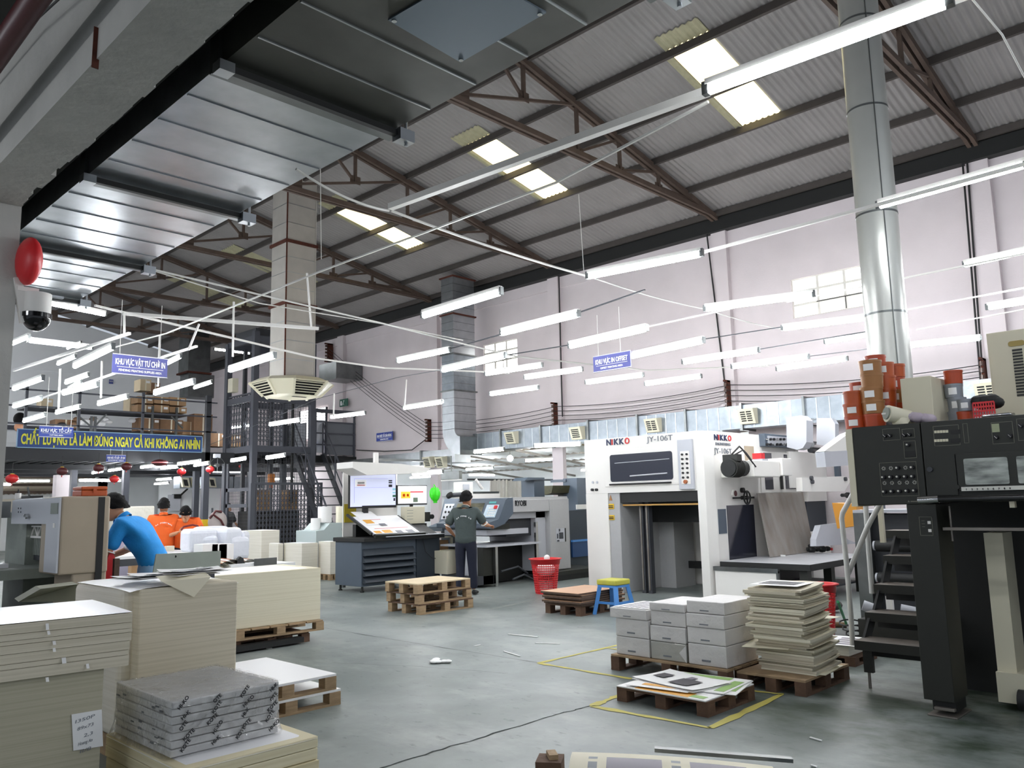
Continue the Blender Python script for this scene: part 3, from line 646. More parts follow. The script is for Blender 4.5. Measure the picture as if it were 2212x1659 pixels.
wire([(1250, 420), (1262, 600)], [dict(x=9)]*2, 'thin white vertical cord in front of the roof', .006)
wire([(692, 345), (694, 560)], [dict(x=7)]*2, 'thin white cord hanging right of the square foil duct', .006)
# conduits on the wall
for px0, px1, py0, py1, nm in ((1207, 1215, 590, 900, 'left of the offset sign'), (1525, 1568, 490, 850, 'right of the offset sign'), (2078, 2118, 335, 820, 'right of the flue pipe'), (2088, 2124, 335, 830, 'doubled right of the pipe')):
    p = at(px0, py0, x=XW-.15); q = at(px1, py1, x=XW-.15); one('wall_conduit', MB().cyl(p, (p.x, (p.y+q.y)/2+(p.y-q.y)*.0+(q.y-p.y)*.5, q.z), .016, M['cable'], 8), 'thin dark vertical conduit on the right wall, '+nm, 'conduit')
# wire racks and power wires along the wall
racks = []
for px, py, nm in ((1198, 898, 'above the duct left of the white die cutter'), (1572, 855, 'above the duct over the white die cutter'), (925, 930, 'left of the riser duct'), (708, 762, 'above the small grey duct box'), (2125, 815, 'right of the flue pipe')):
    c = at(px, py, x=XW-.22); q = T('insulator_rack', 'rusty insulator rack on the wall '+nm, 'insulator rack', tuple(c))
    P(q, 'bracket', MB().box(c.x-.02, c.x+.2, c.y-.02, c.y+.02, c.z-.32, c.z+.32, M['rust']).box(c.x-.12, c.x+.2, c.y-.02, c.y+.02, c.z+.28, c.z+.32, M['rust']).box(c.x-.12, c.x+.2, c.y-.02, c.y+.02, c.z-.32, c.z-.28, M['rust']))
    for k in range(5): z = c.z-.22+.11*k; P(q, 'insulator', MB().cyl((c.x-.07, c.y, z-.035), (c.x-.07, c.y, z+.035), .03, mat('insulator_brown', '#4b3226', .3), 10))
    racks.append(c)
def powerwires(a, b, label):
    for k in range(5):
        z = -.22+.11*k; p = a+Vector((-.07, 0, z)); q = b+Vector((-.07, 0, z*(.9 if k else 1)))
        one('power_wire', MB().path([p.lerp(q, t/10)-Vector((0, 0, .10*4*(t/10)*(1-t/10))) for t in range(11)], .008, M['cable'], 5), label, 'wire', 'power wires strung between the wall racks')
powerwires(racks[0], racks[1], 'black power wire running along the wall over the duct'); powerwires(racks[1], racks[4], 'black power wire running along the wall over the duct'); powerwires(racks[2], racks[0], 'black power wire running along the wall over the duct'); powerwires(racks[3], racks[2], 'black power wire running along the wall over the duct')
wire([(925, 945), (890, 972), (830, 975), (770, 972)], [dict(x=14.8)]*4, 'thick black cable drooping from the rack left of the riser duct', .014, 'cable')
c = at(727, 805, x=14.3); one('duct_box', MB().box(14.0, 14.95, c.y-.45, c.y+.45, c.z-.24, c.z+.24, M['galvd']).box(13.97, 14.0, c.y-.48, c.y+.48, c.z-.27, c.z+.27, M['galvd']), 'small dull grey duct box on the wall right of the octagonal diffuser', 'duct box')
c = at(430, 800, y=28); fd = T('far_duct', 'dull grey vertical duct at the far back corner of the hall', 'air duct', (c.x, c.y, c.z))
P(fd, 'duct_section', MB().box(c.x-.4, c.x+.4, 28, 28.8, c.z-.1, 8.2, M['galvd'])); P(fd, 'duct_section', MB().box(c.x-.35, c.x+.6, 28.05, 28.75, c.z-.95, c.z-.12, M['galvd'])); P(fd, 'flange', MB().box(c.x-.45, c.x+.45, 27.95, 28.85, c.z-.12, c.z-.06, M['rust']))
# fire bell and dome camera beside the column
c = at(52, 563, y=6.05); fb = T('fire_bell', 'red round fire alarm bell fixed on the white column', 'alarm bell', tuple(c))
P(fb, 'gong', MB().sph((1.55, c.y, c.z), .165, M['red'], 24, 12, 1, .45)); P(fb, 'back_plate', MB().cyl((1.50, c.y, c.z), (1.56, c.y, c.z), .10, M['maroon']))
c = at(72, 668, y=6.1); dc = T('dome_camera', 'white and black dome security camera on the column', 'security camera', tuple(c))
X, Y, Z = c.x+.02, c.y, c.z
P(dc, 'housing', MB().cyl((X, Y, Z-.04), (X, Y, Z+.11), .088, M['white'], 28)); P(dc, 'bracket', MB().box(1.50, X, Y-.03, Y+.03, Z+.11, Z+.14, M['white']).bar((1.5, Y, Z+.2), (1.56, Y, Z-.1), .05, .05, M['white']).box(X-.1, X+.16, Y-.02, Y+.02, Z+.10, Z+.115, M['galv']))
P(dc, 'dome', MB().sph((X, Y, Z-.05), .09, mat('dome_black', '#0c0c0e', .1), 28, 14, 1.1)); P(dc, 'skirt', MB().cyl((X, Y, Z-.06), (X, Y, Z-.03), .096, mat('dome_black', '#0c0c0e', .1), 28))
y, z = 6.08, at(4, 955, y=6.08).z
one('yellow_notice', MB().box(1.09, 1.235, y, y+.006, z-.27, z+.27, M['yels']).box(1.07, 1.245, y+.006, y+.01, z-.29, z+.29, M['blackt']), 'yellow notice board on the white column cut by the left frame edge', 'sign')
# ================================================================ WHITE DIE CUTTER (plane X=10.8, side Y=6.5)
W = M['white']; XF = 10.8; YS = 6.5
dc = T('die_cutting_machine', 'tall white die cutting machine with a dark window and an open bay', 'printing machine', (11.5, 7.6, 0))
P(dc, 'head', MB().prism([(10.8, 8.83), (10.8, 6.66), (10.86, 6.56), (11.05, YS), (12.62, YS), (12.62, 8.83)], 'z', 1.6, 2.5, W), bev=.015)
P(dc, 'left_column', MB().box(10.8, 12.3, 8.36, 8.83, 0, 1.6, W).box(10.82, 12.3, 8.14, 8.36, 0, 1.6, M['ryobi']), bev=.008)
P(dc, 'right_column', MB().prism([(10.8, 6.66), (10.86, 6.56), (11.05, YS), (12.62, YS), (12.62, 6.60), (10.86, 6.68)], 'z', 0, 1.6, W))
P(dc, 'bay_ceiling', MB().box(10.84, 12.6, 6.62, 8.14, 1.44, 1.6, M['black']).box(11.6, 11.66, 6.62, 8.14, 1.1, 1.45, M['black']))
P(dc, 'inner_wall', MB().box(11.9, 12.5, 7.84, 8.14, 0, 1.6, M['ryobi']).box(12.45, 12.5, 6.6, 7.6, .95, 1.6, M['slated']).box(12.3, 12.36, 6.6, 8.1, .30, .42, M['black']).box(12.3, 12.36, 7.3, 7.42, .42, 1.5, M['black']))
P(dc, 'rear_panel', MB().box(12.5, 12.54, 6.62, 7.18, .45, .98, W).box(12.5, 12.54, 7.42, 7.68, .6, .98, W).box(12.5, 12.54, 6.62, 7.18, .15, .30, W))
q = MB()
for y in (7.86, 7.74): q.box(11.0, 11.1, y-.035, y+.035, 0, 1.44, M['dgrey']); q.box(10.985, 11.0, y-.012, y+.012, .05, 1.4, M['steel'])
P(dc, 'lift_chain_post', q); P(dc, 'yellow_bar', MB().box(10.9, 10.94, 6.64, 8.14, 1.385, 1.41, mat('yellow_bar', '#c9953a', .5, noise_amt=.3, col2='#c9b79a')))
q = MB()
for py in (1388, 1396, 1406, 1447, 1458, 1469):
    y, z = fx(py, 1072, 10.86); q.box(10.855, 10.87, y-.02, y+.02, 1.5, 1.6, M['lgrey'])
P(dc, 'clip', q)
y0, z1 = fx(1305, 970, XF); y1, z0 = fx(1470, 1050, XF)
dr = P(dc, 'door', MB().box(XF-.012, XF, y1, y0, 1.70, 2.33, W), bev=.006)
def rrect(y0, y1, z0, z1, r, n=5):
    pts = []
    for cy, cz, a0 in ((y1-r, z1-r, 0), (y0+r, z1-r, 90), (y0+r, z0+r, 180), (y1-r, z0+r, 270)):
        for i in range(n+1): a = math.radians(a0+90*i/n); pts.append((cy+r*math.cos(a), cz+r*math.sin(a)))
    return pts
ya, za = fx(1318, 976, XF); yb, zb_ = fx(1456, 1041, XF)
P(dr, 'window', MB().prism(rrect(yb, ya, 1.78, 2.22, .04), 'x', XF-.02, XF-.010, M['glassd']), 'dark tinted window')
rl = MB().cyl((XF-.024, yb+.1, 1.88), (XF-.024, ya-.4, 1.86), .012, M['lgrey'], 8).cyl((XF-.022, yb+.05, 2.10), (XF-.022, ya-.1, 2.08), .006, M['lgrey'], 6); P(dr, 'roller', rl)
P(dr, 'handle', MB().cyl((XF-.05, yb+.02, 1.735), (XF-.05, ya+.0, 1.735), .014, M['black'], 10).box(XF-.05, XF, yb+.1, yb+.12, 1.73, 1.74, M['black']).box(XF-.05, XF, ya-.1, ya-.08, 1.73, 1.74, M['black']))
yc, _ = fx(1468, 1000, XF); yd, _ = fx(1500, 1000, XF)
cp = P(dc, 'control_panel', MB().box(XF-.05, XF, yd, yc, 1.62, 2.38, M['lgrey']), 'light grey control panel', bev=.01)
P(cp, 'face_plate', MB().box(XF-.053, XF-.05, yd+.05, yc-.05, 1.7, 2.2, W))
for i in range(6):
    for j in (0, 1): y = yd+.09+j*(yc-yd-.18); P(cp, 'knob', MB().cyl((XF-.075, y, 1.80+.07*i), (XF-.05, y, 1.80+.07*i), .017, M['black'], 10))
P(cp, 'emergency_button', MB().cyl((XF-.085, (yc+yd)/2, 1.735), (XF-.05, (yc+yd)/2, 1.735), .03, mat('button_orange', '#a2592c', .4), 14))
def word(par, txt, pl, pr, py_base, capz, face, m, name='lettering', bold=.01, off=.006):
    """letters between two pixel columns on a face ('x' plane seen from -X, 'y' plane seen from -Y)"""
    if face[0] == 'x':
        a = at(*pl, x=face[1]-off); b = at(*pr, x=face[1]-off); r = (0, -1, 0); wd = a.y-b.y
    else:
        a = at(*pl, y=face[1]-off); b = at(*pr, y=face[1]-off); r = (1, 0, 0); wd = b.x-a.x
    mb = MB()
    if isinstance(txt, list):
        n = sum(w_ for _, w_, _ in txt); x = 0
        for ch, w_, mm in txt:
            o = a+Vector(r)*x; text_mb(mb, ch, o, r, (0, 0, 1), capz, M[mm], bold=bold if ch != 'I' else 0, width=wd*w_/n*(.9 if ch != 'I' else .5)); x += wd*w_/n
    else: text_mb(mb, txt, a, r, (0, 0, 1), capz, M[m], bold=bold, width=wd)
    return P(par, name, mb)
NK = [('N', 1.1, 'navy'), ('I', .5, 'redt'), ('K', 1.1, 'navy'), ('K', 1.1, 'navy'), ('O', 1.1, 'redt')]
word(dc, NK, (1310, 962), (1361, 958), 0, .095, ('x', XF), None, bold=.03); word(dc, 'JY-106T', (1397, 955), (1453, 951), 0, .085, ('x', XF), 'greytx', bold=.0)
word(dc, NK, (1543, 950), (1581, 953), 0, .085, ('y', YS), None, bold=.03); word(dc, 'ENGINEERING', (1546, 961), (1578, 962), 0, .04, ('y', YS), 'greytx'); word(dc, 'JY-106T', (1543, 979), (1581, 980), 0, .085, ('y', YS), 'greytx', bold=.0)
q = MB()
for px, py in ((1281, 1042), (1290, 1042), (1281, 1058), (1290, 1058)):
    y, z = fx(px, py, XF); q.cyl((XF-.012 if py < 1050 else XF-.04, y, z), (XF, y, z), .022, M['lgrey'] if py < 1050 else M['black'], 14)
P(dc, 'gauge', q)
for px, py, ww, hh in ((1318, 1094, .15, .085), (1320, 1118, .13, .08)):
    y, z = fx(px, py, 10.81); s_ = P(dc, 'warning_label', MB().box(10.81, 10.818, y-ww/2, y+ww/2, z-hh/2, z+hh/2, M['yels']), 'yellow warning label'); P(s_, 'print', MB().box(10.805, 10.81, y-ww*.38, y+ww*.38, z-hh*.28, z-hh*.1, M['blackt']).box(10.805, 10.81, y-ww*.38, y+ww*.38, z+hh*.05, z+hh*.2, M['blackt']))
y, z = fx(1319, 1076, 10.81); P(dc, 'warning_triangle', MB().prism([(y-.03, z-.04), (y+.03, z-.04), (y, z+.05)], 'x', 10.805, 10.815, M['inkb']))
# side face details
def sb(name, p0, p1, m, d0=.03, par=None, label=None, Y=YS, bev=0):
    x0, z1 = fy(p0[0], p0[1], Y); x1, z0 = fy(p1[0], p1[1], Y); return P(par or dc, name, MB().box(x0, x1, Y-d0, Y+.01, z0, z1, m), label, bev=bev)
sb('side_door', (1569, 1092), (1634, 1203), M['glassd'], .01, label='dark grey glossy lower door')
sb('slate_patch', (1550, 1100), (1570, 1152), M['slate'], .008, label='slate blue square patch')
sb('recess', (1607, 963), (1630, 1004), M['beige'], .004)
P(dc, 'feeder_body', MB().box(12.62, 14.0, YS+.02, 8.8, 0, 2.42, W), bev=.02)
q = sb('side_control_box', (1639, 937), (1721, 970), M['slate'], .10, label='grey control box with two rows of knobs', bev=.01)
sb('knob_plate', (1645, 942), (1714, 964), M['lgrey'], .105, par=q)
k = MB()
for r in range(2):
    for i in range(8):
        x, z = fy(1655+i*7.2, 949+r*11, YS-.1); P(q, 'knob', MB().cyl((x, YS-.14, z), (x, YS-.1, z), .022, M['blackt'] if (i+r) % 3 else M['chrome'], 10))
d2 = sb('panel_door', (1638, 974), (1722, 1064), W, .02, bev=.01)
sb('door_window', (1646, 978), (1668, 1057), M['glassd'], .03, par=d2); sb('door_window', (1690, 982), (1716, 1056), M['glassd'], .03, par=d2)
P(d2, 'cable', MB().box(*(fy(1686, 1020, 6.46)[0]-.02, fy(1686, 1020, 6.46)[0]+.04), 6.44, 6.47, 1.6, 2.1, M['black']))
x, z = fy(1585, 1066, YS); P(dc, 'round_gauge', MB().cyl((x, YS-.03, z), (x, YS, z), .07, W, 20).cyl((x, YS-.035, z), (x, YS-.03, z), .045, M['maroon'], 16))
x, z = fy(1601, 1059, YS); P(dc, 'black_knob', MB().cyl((x, YS-.05, z), (x, YS, z), .04, M['black'], 14))
x, z = fy(1614, 1075, YS-.1); q = MB()
for i in range(24): a = 2*PI*i/24; b = 2*PI*(i+1)/24; q.cyl((x+.10*math.cos(a), YS-.10, z+.10*math.sin(a)), (x+.10*math.cos(b), YS-.10, z+.10*math.sin(b)), .014, M['black'], 6, caps=False)
q.bar((x-.1, YS-.1, z), (x+.1, YS-.1, z), .02, .02, M['black']).bar((x, YS-.1, z-.1), (x, YS-.1, z+.1), .02, .02, M['black']).cyl((x, YS-.12, z), (x, YS, z), .03, M['black']).bar((x-.34, YS-.05, z), (x+.3, YS-.05, z), .03, .03, M['black'])
P(dc, 'handwheel', q)
# drive box sticking out with motor
Ym = 5.95
x0, z1 = fy(1627, 994, Ym); x1, z0 = fy(1686, 1030, Ym); x2, _ = fy(1705, 1000, Ym)
dbx = P(dc, 'drive_box', MB().box(x0, x1, Ym, YS, z0, z1, W).box(x1+.01, x2, Ym-.04, YS, z0+.02, z1+.05, W), bev=.01)
x3, z3 = fy(1606, 1010, Ym)
mq = MB().cyl((x3-.12, Ym+.18, z3), (x0, Ym+.18, z3), .12, M['black'], 20)
for i in range(9): mq.cyl((x3-.10+i*.03, Ym+.18, z3), (x3-.09+i*.03, Ym+.18, z3), .14, M['blk2'], 20)
mq.box(x3-.06, x3+.08, Ym+.06, Ym+.3, z3+.1, z3+.2, M['blk2']); P(dbx, 'motor', mq)
P(dbx, 'cable', MB().path([(x3, Ym+.18, z3+.2), (x3+.1, Ym+.1, z3+.32), (x3+.3, Ym+.1, z3+.22), (x0+.1, Ym+.08, z1)], .014, M['cable'], 6).path([(x3, Ym+.16, z3+.18), (x3+.1, Ym+.05, z3+.26), (x3+.26, Ym+.02, z3+.12), (x0+.05, Ym-.01, z1-.1)], .012, M['cable'], 6))
xq, _ = fy(1655, 990, Ym); P(dbx, 'red_cap', MB().box(xq-.05, xq+.06, Ym+.05, Ym+.2, z1+.02, z1+.12, M['red'])); P(dbx, 'tray', MB().box(xq-.08, xq+.1, Ym+.02, Ym+.24, z1, z1+.03, M['lgrey']))
# feeder head behind/right
Yf = 5.9
def fp(p): x, z = fy(*p, Yf); return (x, z)
fe = T('sheet_feeder', 'white sheet feeder with rounded side cheeks right of the die cutter', 'printing machine', (13.0, 6.0, 0))
P(fe, 'cheek', MB().prism([fx(*p, 12.7) for p in ((1698, 902), (1730, 897), (1742, 908), (1742, 955), (1734, 968), (1722, 972), (1700, 966))], 'x', 12.7, 12.95, M['lgrey']), bev=.02)
P(fe, 'cheek', MB().prism([fx(*p, 13.6) for p in ((1764, 903), (1796, 903), (1804, 915), (1804, 960), (1794, 965), (1764, 960))], 'x', 13.6, 13.75, M['lgrey']), bev=.02)
def fp2(p): x, z = fy(*p, 6.0); return (x, z)
x, z = fp2((1793, 945)); P(fe, 'hub', MB().cyl((x, 6.15, z), (x, 6.2, z), .05, M['steel'], 16).cyl((x, 6.13, z), (x, 6.15, z), .03, M['black'], 12))
q = MB(); a = at(1750, 913, y=6.15); b = at(1800, 918, y=6.15); q.cyl(a, b, .03, M['chrome'], 12); a = at(1750, 905, y=6.3); b = at(1790, 905, y=6.3); q.cyl(a, b, .02, M['chrome'], 10); a = at(1752, 960, y=6.1); b = at(1782, 963, y=6.1); q.cyl(a, b, .06, M['chrome'], 14); a = at(1750, 972, y=6.15); b = at(1775, 975, y=6.15); q.cyl(a, b, .05, M['dgrey'], 14)
P(fe, 'roller', q)
P(fe, 'frame', MB().box(*sorted((fy(1722, 1000, 6.3)[0], fy(1800, 1000, 6.3)[0])), 6.44, 6.5, 1.62, 2.25, W).box(fy(1722, 0, 6.28)[0], fy(1731, 0, 6.28)[0], 6.2, 6.28, 1.7, 2.22, M['slate']))
P(fe, 'arm', MB().prism([fp(p) for p in ((1726, 1032), (1818, 1029), (1830, 1035), (1829, 1043), (1818, 1062), (1727, 1062))], 'y', Yf-.05, Yf+.05, W), bev=.008)
q = MB()
for px, py in ((1744, 1033), (1746, 1041), (1818, 1035)): x, z = fp((px, py)); q.cyl((x, Yf-.09, z), (x, Yf-.05, z), .035, M['dgrey'], 12)
P(fe, 'bolt', q)
x0, _ = fp((1799, 0)); x1, _ = fp((1810, 0)); P(fe, 'leg', MB().box(x0, x1, Yf, Yf+.1, .1, 1.55, M['dgrey']).box(x0+.02, x1-.06, Yf-.01, Yf, .7, 1.5, M['steel']))
x, z = fp((1815, 1070)); P(fe, 'clamp_knob', MB().cyl((x-.12, Yf-.08, z), (x+.1, Yf-.08, z), .03, M['black'], 10).cyl((x+.1, Yf-.08, z), (x+.16, Yf-.08, z), .05, M['black'], 12))
x0 = fy(1742, 1091, Yf+.6)[0]; x1 = min(14.6, fy(1800, 1091, Yf+.6)[0]); P(fe, 'lower_body', MB().box(x0, x1+.3, Yf+.6, Yf+.9, .85, 1.38, M['slated']).box(x0, x1+.3, Yf+.56, Yf+.95, .0, .85, W).box(x0, x1+.3, Yf+.56, Yf+.9, 1.38, 1.7, W))
x, z = fp((1760, 1155)); q = MB(); pts = [(x-.1, .95)]; 
prof = [(x1+.05-.75*(1-math.cos(t)), .55+.42*(1-math.sin(t))) for t in [PI/2*i/8 for i in range(9)]]
P(fe, 'chute', MB().prism([fp((1750, 1165)), fp((1760, 1135)), fp((1800, 1130)), fp((1806, 1150)), fp((1818, 1165)), fp((1842, 1174)), fp((1750, 1180))], 'y', Yf-.1, Yf+.0, M['lgrey']))
# sloped white hood between feeder and dark press
Yh = 4.7
hp = lambda p: fy(*p, Yh)
hd_ = T('machine_hood', 'white sloped hood with a grey skirt seen left of the black press panel', 'machine hood', (11.3, Yh, 0))
P(hd_, 'hood_top', MB().prism([hp(p) for p in ((1780, 975), (1832, 937), (1850, 930), (1850, 975))], 'y', Yh, Yh+.12, W)); P(hd_, 'skirt', MB().prism([hp(p) for p in ((1779, 976), (1850, 972), (1850, 1004), (1783, 1009))], 'y', Yh-.01, Yh+.12, M['lgrey']))
P(hd_, 'stand', MB().box(hp((1835, 0))[0], hp((1843, 0))[0], Yh+.2, Yh+.3, 0, 2.0, M['slate']).bar((hp((1800, 0))[0], Yh+.2, 1.85), (hp((1838, 0))[0]+.2, Yh+.2, 1.6), .05, .05, M['dgrey']))
# ---- table with plate, tools
zt = .55
tb = T('machine_table', 'low dark steel work table in front of the white die cutter side', 'table', (11.9, 5.8, 0))
P(tb, 'table_top', MB().box(10.98, 13.3, 5.07, 6.45, zt-.05, zt, mat('table_steel', '#c2c2c5', .35, metal=.1, noise_amt=.2, scale=6)).box(10.97, 13.3, 5.06, 5.08, zt-.09, zt-.003, M['black']).box(10.965, 10.985, 5.06, 6.45, zt-.09, zt-.003, M['black']), bev=.004)
for x, y in ((11.1, 5.2), (13.0, 5.2), (13.0, 6.3), (12.1, 5.3)): P(tb, 'leg', MB().box(x-.06, x+.06, y-.06, y+.06, 0, zt-.05, M['blk2']))
P(tb, 'shelf', MB().box(11.2, 13.2, 5.3, 6.3, .12, .15, M['dgrey']).box(11.05, 13.2, 6.2, 6.25, 0, zt-.05, M['black']))
wb_ = T('white_board', 'white framed panel board leaning on the dark work table', 'board', (10.9, 5.9, 0))
P(wb_, 'panel', MB().box(10.90, 10.93, 5.52, 6.5, .0, zt-.07, W)); P(wb_, 'top_rail', MB().box(10.885, 10.945, 5.50, 6.52, zt-.13, zt-.07, M['galvd']).box(10.89, 10.94, 5.5, 5.53, 0, zt-.1, M['galvd']))
b0, b1 = at(1662, 1196, y=6.14), at(1757, 1183, y=6.14); b0.z = b1.z = zt+.003
t0, t1 = at(1634, 1066, y=6.40), at(1733, 1064, y=6.40); t0.z = t1.z = (t0.z+t1.z)/2
nn = (b1-b0).cross(t0-b0).normalized()*.012
one('leaning_plate', MB().add([b0, b1, t1, t0, b0+nn, b1+nn, t1+nn, t0+nn], [(0, 1, 2, 3), (7, 6, 5, 4), (0, 4, 5, 1), (1, 5, 6, 2), (2, 6, 7, 3), (3, 7, 4, 0)], M['plate']), 'rusty stained steel plate leaning upright on the work table', 'metal plate')
c = at(1735, 1187, z=zt+.04); q = MB()
for i in range(7): q.sph((c.x-.28+.09*i, c.y-.05*i, zt+.045), .06+.02*(i % 2), M['black'], 10, 6, .7, 1.2)
q.path([(c.x-.3, c.y, zt+.06), (c.x, c.y-.1, zt+.10), (c.x+.3, c.y-.2, zt+.08)], .03, M['cable'])
tl = one('tool_bag', q, 'black tool bundle lying on the work table beside the plate', 'tool bag')
P(tl, 'red_mark', MB().box(c.x-.02, c.x+.02, c.y-.2, c.y-.16, zt+.03, zt+.07, M['red']).box(c.x+.26, c.x+.3, c.y-.38, c.y-.34, zt+.02, zt+.06, M['red']))
c = at(1678, 1195, z=zt+.02); one('paper_cup', MB().box(c.x-.03, c.x+.03, c.y-.03, c.y+.03, zt+.001, zt+.06, M['paper']), 'small white box on the work table', 'box')
q = MB()
for i in range(9): a = at(1655+random.random()*55, 1196+random.random()*5, z=zt+.01); q.ob((a.x, a.y, zt+.012), (.09, .03, .02), M['paper'], random.random()*3)
one('paper_scraps', q, 'white crumpled paper scraps strewn on the work table', 'paper scraps', kind='stuff')
# ================================================================ RYOBI PRESS
YR = 10.6; G_ = M['ryobi']; XA = 10.83; XB = 12.43
rp_ = T('offset_press', 'grey offset press with a slate control console where a worker stands', 'printing machine', (11.5, 11.2, 0))
ryp = lambda p: fy(*p, YR)
P(rp_, 'upper_body', MB().prism([(XA, 1.30), (XA, 1.53), (XA+.03, 1.575), (XB-.02, 1.575), (XB, 1.55), (XB, 1.30)], 'y', YR+.03, YR+1.5, G_).box(XA, 11.85, YR, YR+1.5, 1.30, 1.53, G_).prism([(XA+.02, 1.30), (11.85, 1.30), (11.85, 1.18), (XA+.02, 1.18)], 'y', YR+.12, YR+1.4, M['lgrey']), bev=.008)
P(rp_, 'end_cabinet', MB().box(11.86, XB, YR, YR+1.5, .18, 1.53, G_).box(11.58, 11.86, YR+.12, YR+1.4, .18, 1.3, M['lgrey']), bev=.008)
o = P(rp_, 'meter_window', MB().box(12.02, 12.3, YR-.006, YR, .70, .96, M['lgrey'])); P(o, 'dial', MB().box(12.10, 12.22, YR-.012, YR-.006, .76, .88, M['dgrey']).box(12.27, 12.3, YR-.012, YR-.006, .7, .96, M['blk2']).box(12.04, 12.07, YR-.012, YR-.006, .77, .86, M['dgrey']).box(12.04, 12.1, YR-.012, YR-.006, .71, .74, M['dgrey']).box(12.1, 12.13, YR-.012, YR-.006, .9, .95, M['dgrey']))
word(rp_, 'RYOBI', (1113, 1093), (1137, 1092), 0, .10, ('y', YR), 'blackt', bold=.02)
# console: sloped slate housing facing -X
SL = M['slate']
cons = P(rp_, 'console', MB().prism([(10.15, 1.04), (10.15, 1.12), (10.45, 1.19), (10.64, 1.53), (10.70, 1.565), (10.83, 1.565), (10.83, 1.28), (10.6, 1.10), (10.3, 1.02)], 'y', YR-.02, YR+1.35, SL), 'slate blue console housing', bev=.01)
def onslope(y, t, off=.006):  # t along slope from (10.28,1.2) to (10.50,1.52)
    n = Vector((-.34, 0, .19)).normalized()*off; return Vector((10.45+.19*t, y, 1.19+.34*t))+n
def slopeq(par, name, y0, y1, t0, t1, m, off=.006, label=None):
    q = MB(); a, b, c, d = onslope(y0, t0, off), onslope(y1, t0, off), onslope(y1, t1, off), onslope(y0, t1, off); e = [onslope(y0, t0, 0), onslope(y1, t0, 0), onslope(y1, t1, 0), onslope(y0, t1, 0)]
    q.add([a, b, c, d]+e, [(0, 1, 2, 3), (0, 4, 5, 1), (1, 5, 6, 2), (2, 6, 7, 3), (3, 7, 4, 0)], m); return P(par, name, q, label)
slopeq(cons, 'window', YR+.5, YR+1.25, .12, .85, mat('console_glass', '#a9a690', .08, metal=.6, noise_amt=.8, scale=7, col2='#2e2f2a', stretch=(1, .6, 4)), label='glossy reflecting window')
kp = slopeq(cons, 'keypad', YR+.10, YR+.42, .08, .75, mat('keypad_white', '#bfd0da', .5))
for i in range(4):
    for j in range(4): slopeq(kp, 'key', YR+.13+.055*i, YR+.165+.055*i, .14+.13*j, .21+.13*j, W, .012)
slopeq(kp, 'stop_button', YR+.12, YR+.19, .52, .68, M['red'], .03); slopeq(cons, 'display', YR+.2, YR+.38, .82, .92, mat('display_teal', '#5aa9a8', .4), .008)
P(rp_, 'feed_unit', MB().box(10.35, 10.85, YR+.1, YR+1.3, 1.0, 1.1, M['blk2']).box(10.3, 11.4, YR+.15, YR+1.3, .90, 1.0, M['lgrey']).box(10.9, 11.58, YR+.25, YR+1.3, .85, 1.2, M['dgrey']))
for x in (10.42, 11.5): P(rp_, 'guide_post', MB().box(x-.03, x+.03, YR+.02, YR+.07, .0, 1.1 if x > 11 else .72, M['chrome']))
P(rp_, 'lift_platform', MB().box(10.15, 11.6, YR+.0, YR+1.25, .70, .735, M['lgrey']))
P(rp_, 'front_cover', MB().box(10.12, 10.16, YR+.25, YR+.75, .2, .70, M['lgrey']).box(10.16, 10.4, YR+.1, YR+.25, .05, .7, M['blk2']).box(10.05, 10.5, YR+.1, YR+.9, .05, .2, M['dgrey']))
P(rp_, 'dark_bay', MB().box(10.5, 11.58, YR+.5, YR+1.4, .02, .7, M['black']).path([(10.6, YR+.1, .25), (11.1, YR+.15, .3), (11.4, YR+.2, .15)], .02, M['dgrey']).path([(10.8, YR, .1), (11.2, YR+.1, .15), (11.5, YR+.1, .02)], .02, M['dgrey']))
P(rp_, 'step_deck', MB().box(11.7, 13.2, YR-.25, YR+1.6, .10, .17, M['blk2']).box(11.7, 13.2, YR-.24, YR-.1, 0, .10, M['black']))
# second press units behind
pu = T('press_unit', 'dark slate printing units of the press behind the grey cabinet', 'printing machine', (13.6, 12, 0))
a = at(1154, 1060, y=12.6); b = at(1170, 1060, y=12.6)
P(pu, 'side_frame', MB().box(a.x, b.x+.1, 12.6, 13.0, 0, 2.0, SL)); c = at(1246, 1040, y=11.6); d = at(1262, 1040, y=11.6)
P(pu, 'side_frame', MB().box(c.x, d.x+.3, 11.6, 12.0, 0, 1.98, SL)); P(pu, 'side_frame', MB().box(c.x-.6, d.x+.3, 11.4, 11.6, 0, 1.28, M['slated']))
P(pu, 'roller_bay', MB().box(b.x+.1, c.x+.3, 12.0, 12.2, 0, 1.75, M['black']).bar((b.x, 12.3, 1.93), (c.x, 11.9, 1.93), .06, .06, SL))
q = MB(); a1 = at(1172, 1040, y=12.1); b1 = at(1248, 1038, y=12.1); q.prism([(11.8, 1.82), (12.05, 1.82), (12.05, 1.62), (11.85, 1.66)], 'x', a1.x, b1.x, mat('olive_roller', '#46442b', .5, noise_amt=.5, scale=14)); P(pu, 'ink_fountain', q)
q = MB()
for z in (1.55, 1.25, 1.1): q.cyl((a1.x, 11.98, z), (b1.x+.2, 11.9, z), .03, M['steel'], 10)
P(pu, 'tie_bar', q); P(pu, 'blue_skirt', MB().box(c.x-.5, d.x+.3, 11.36, 11.4, .3, .62, M['blued']).box(c.x-.5, d.x+.3, 11.34, 11.4, .62, .66, M['blueb'])); P(pu, 'label_plate', MB().box(c.x-.3, c.x+.1, 11.38, 11.4, 1.3, 1.4, W))
P(pu, 'hood', MB().prism([(a.x-.4, 1.95), (b.x, 1.98), (b.x, 2.02), (a.x-.3, 2.02)], 'y', 12.5, 12.9, SL))
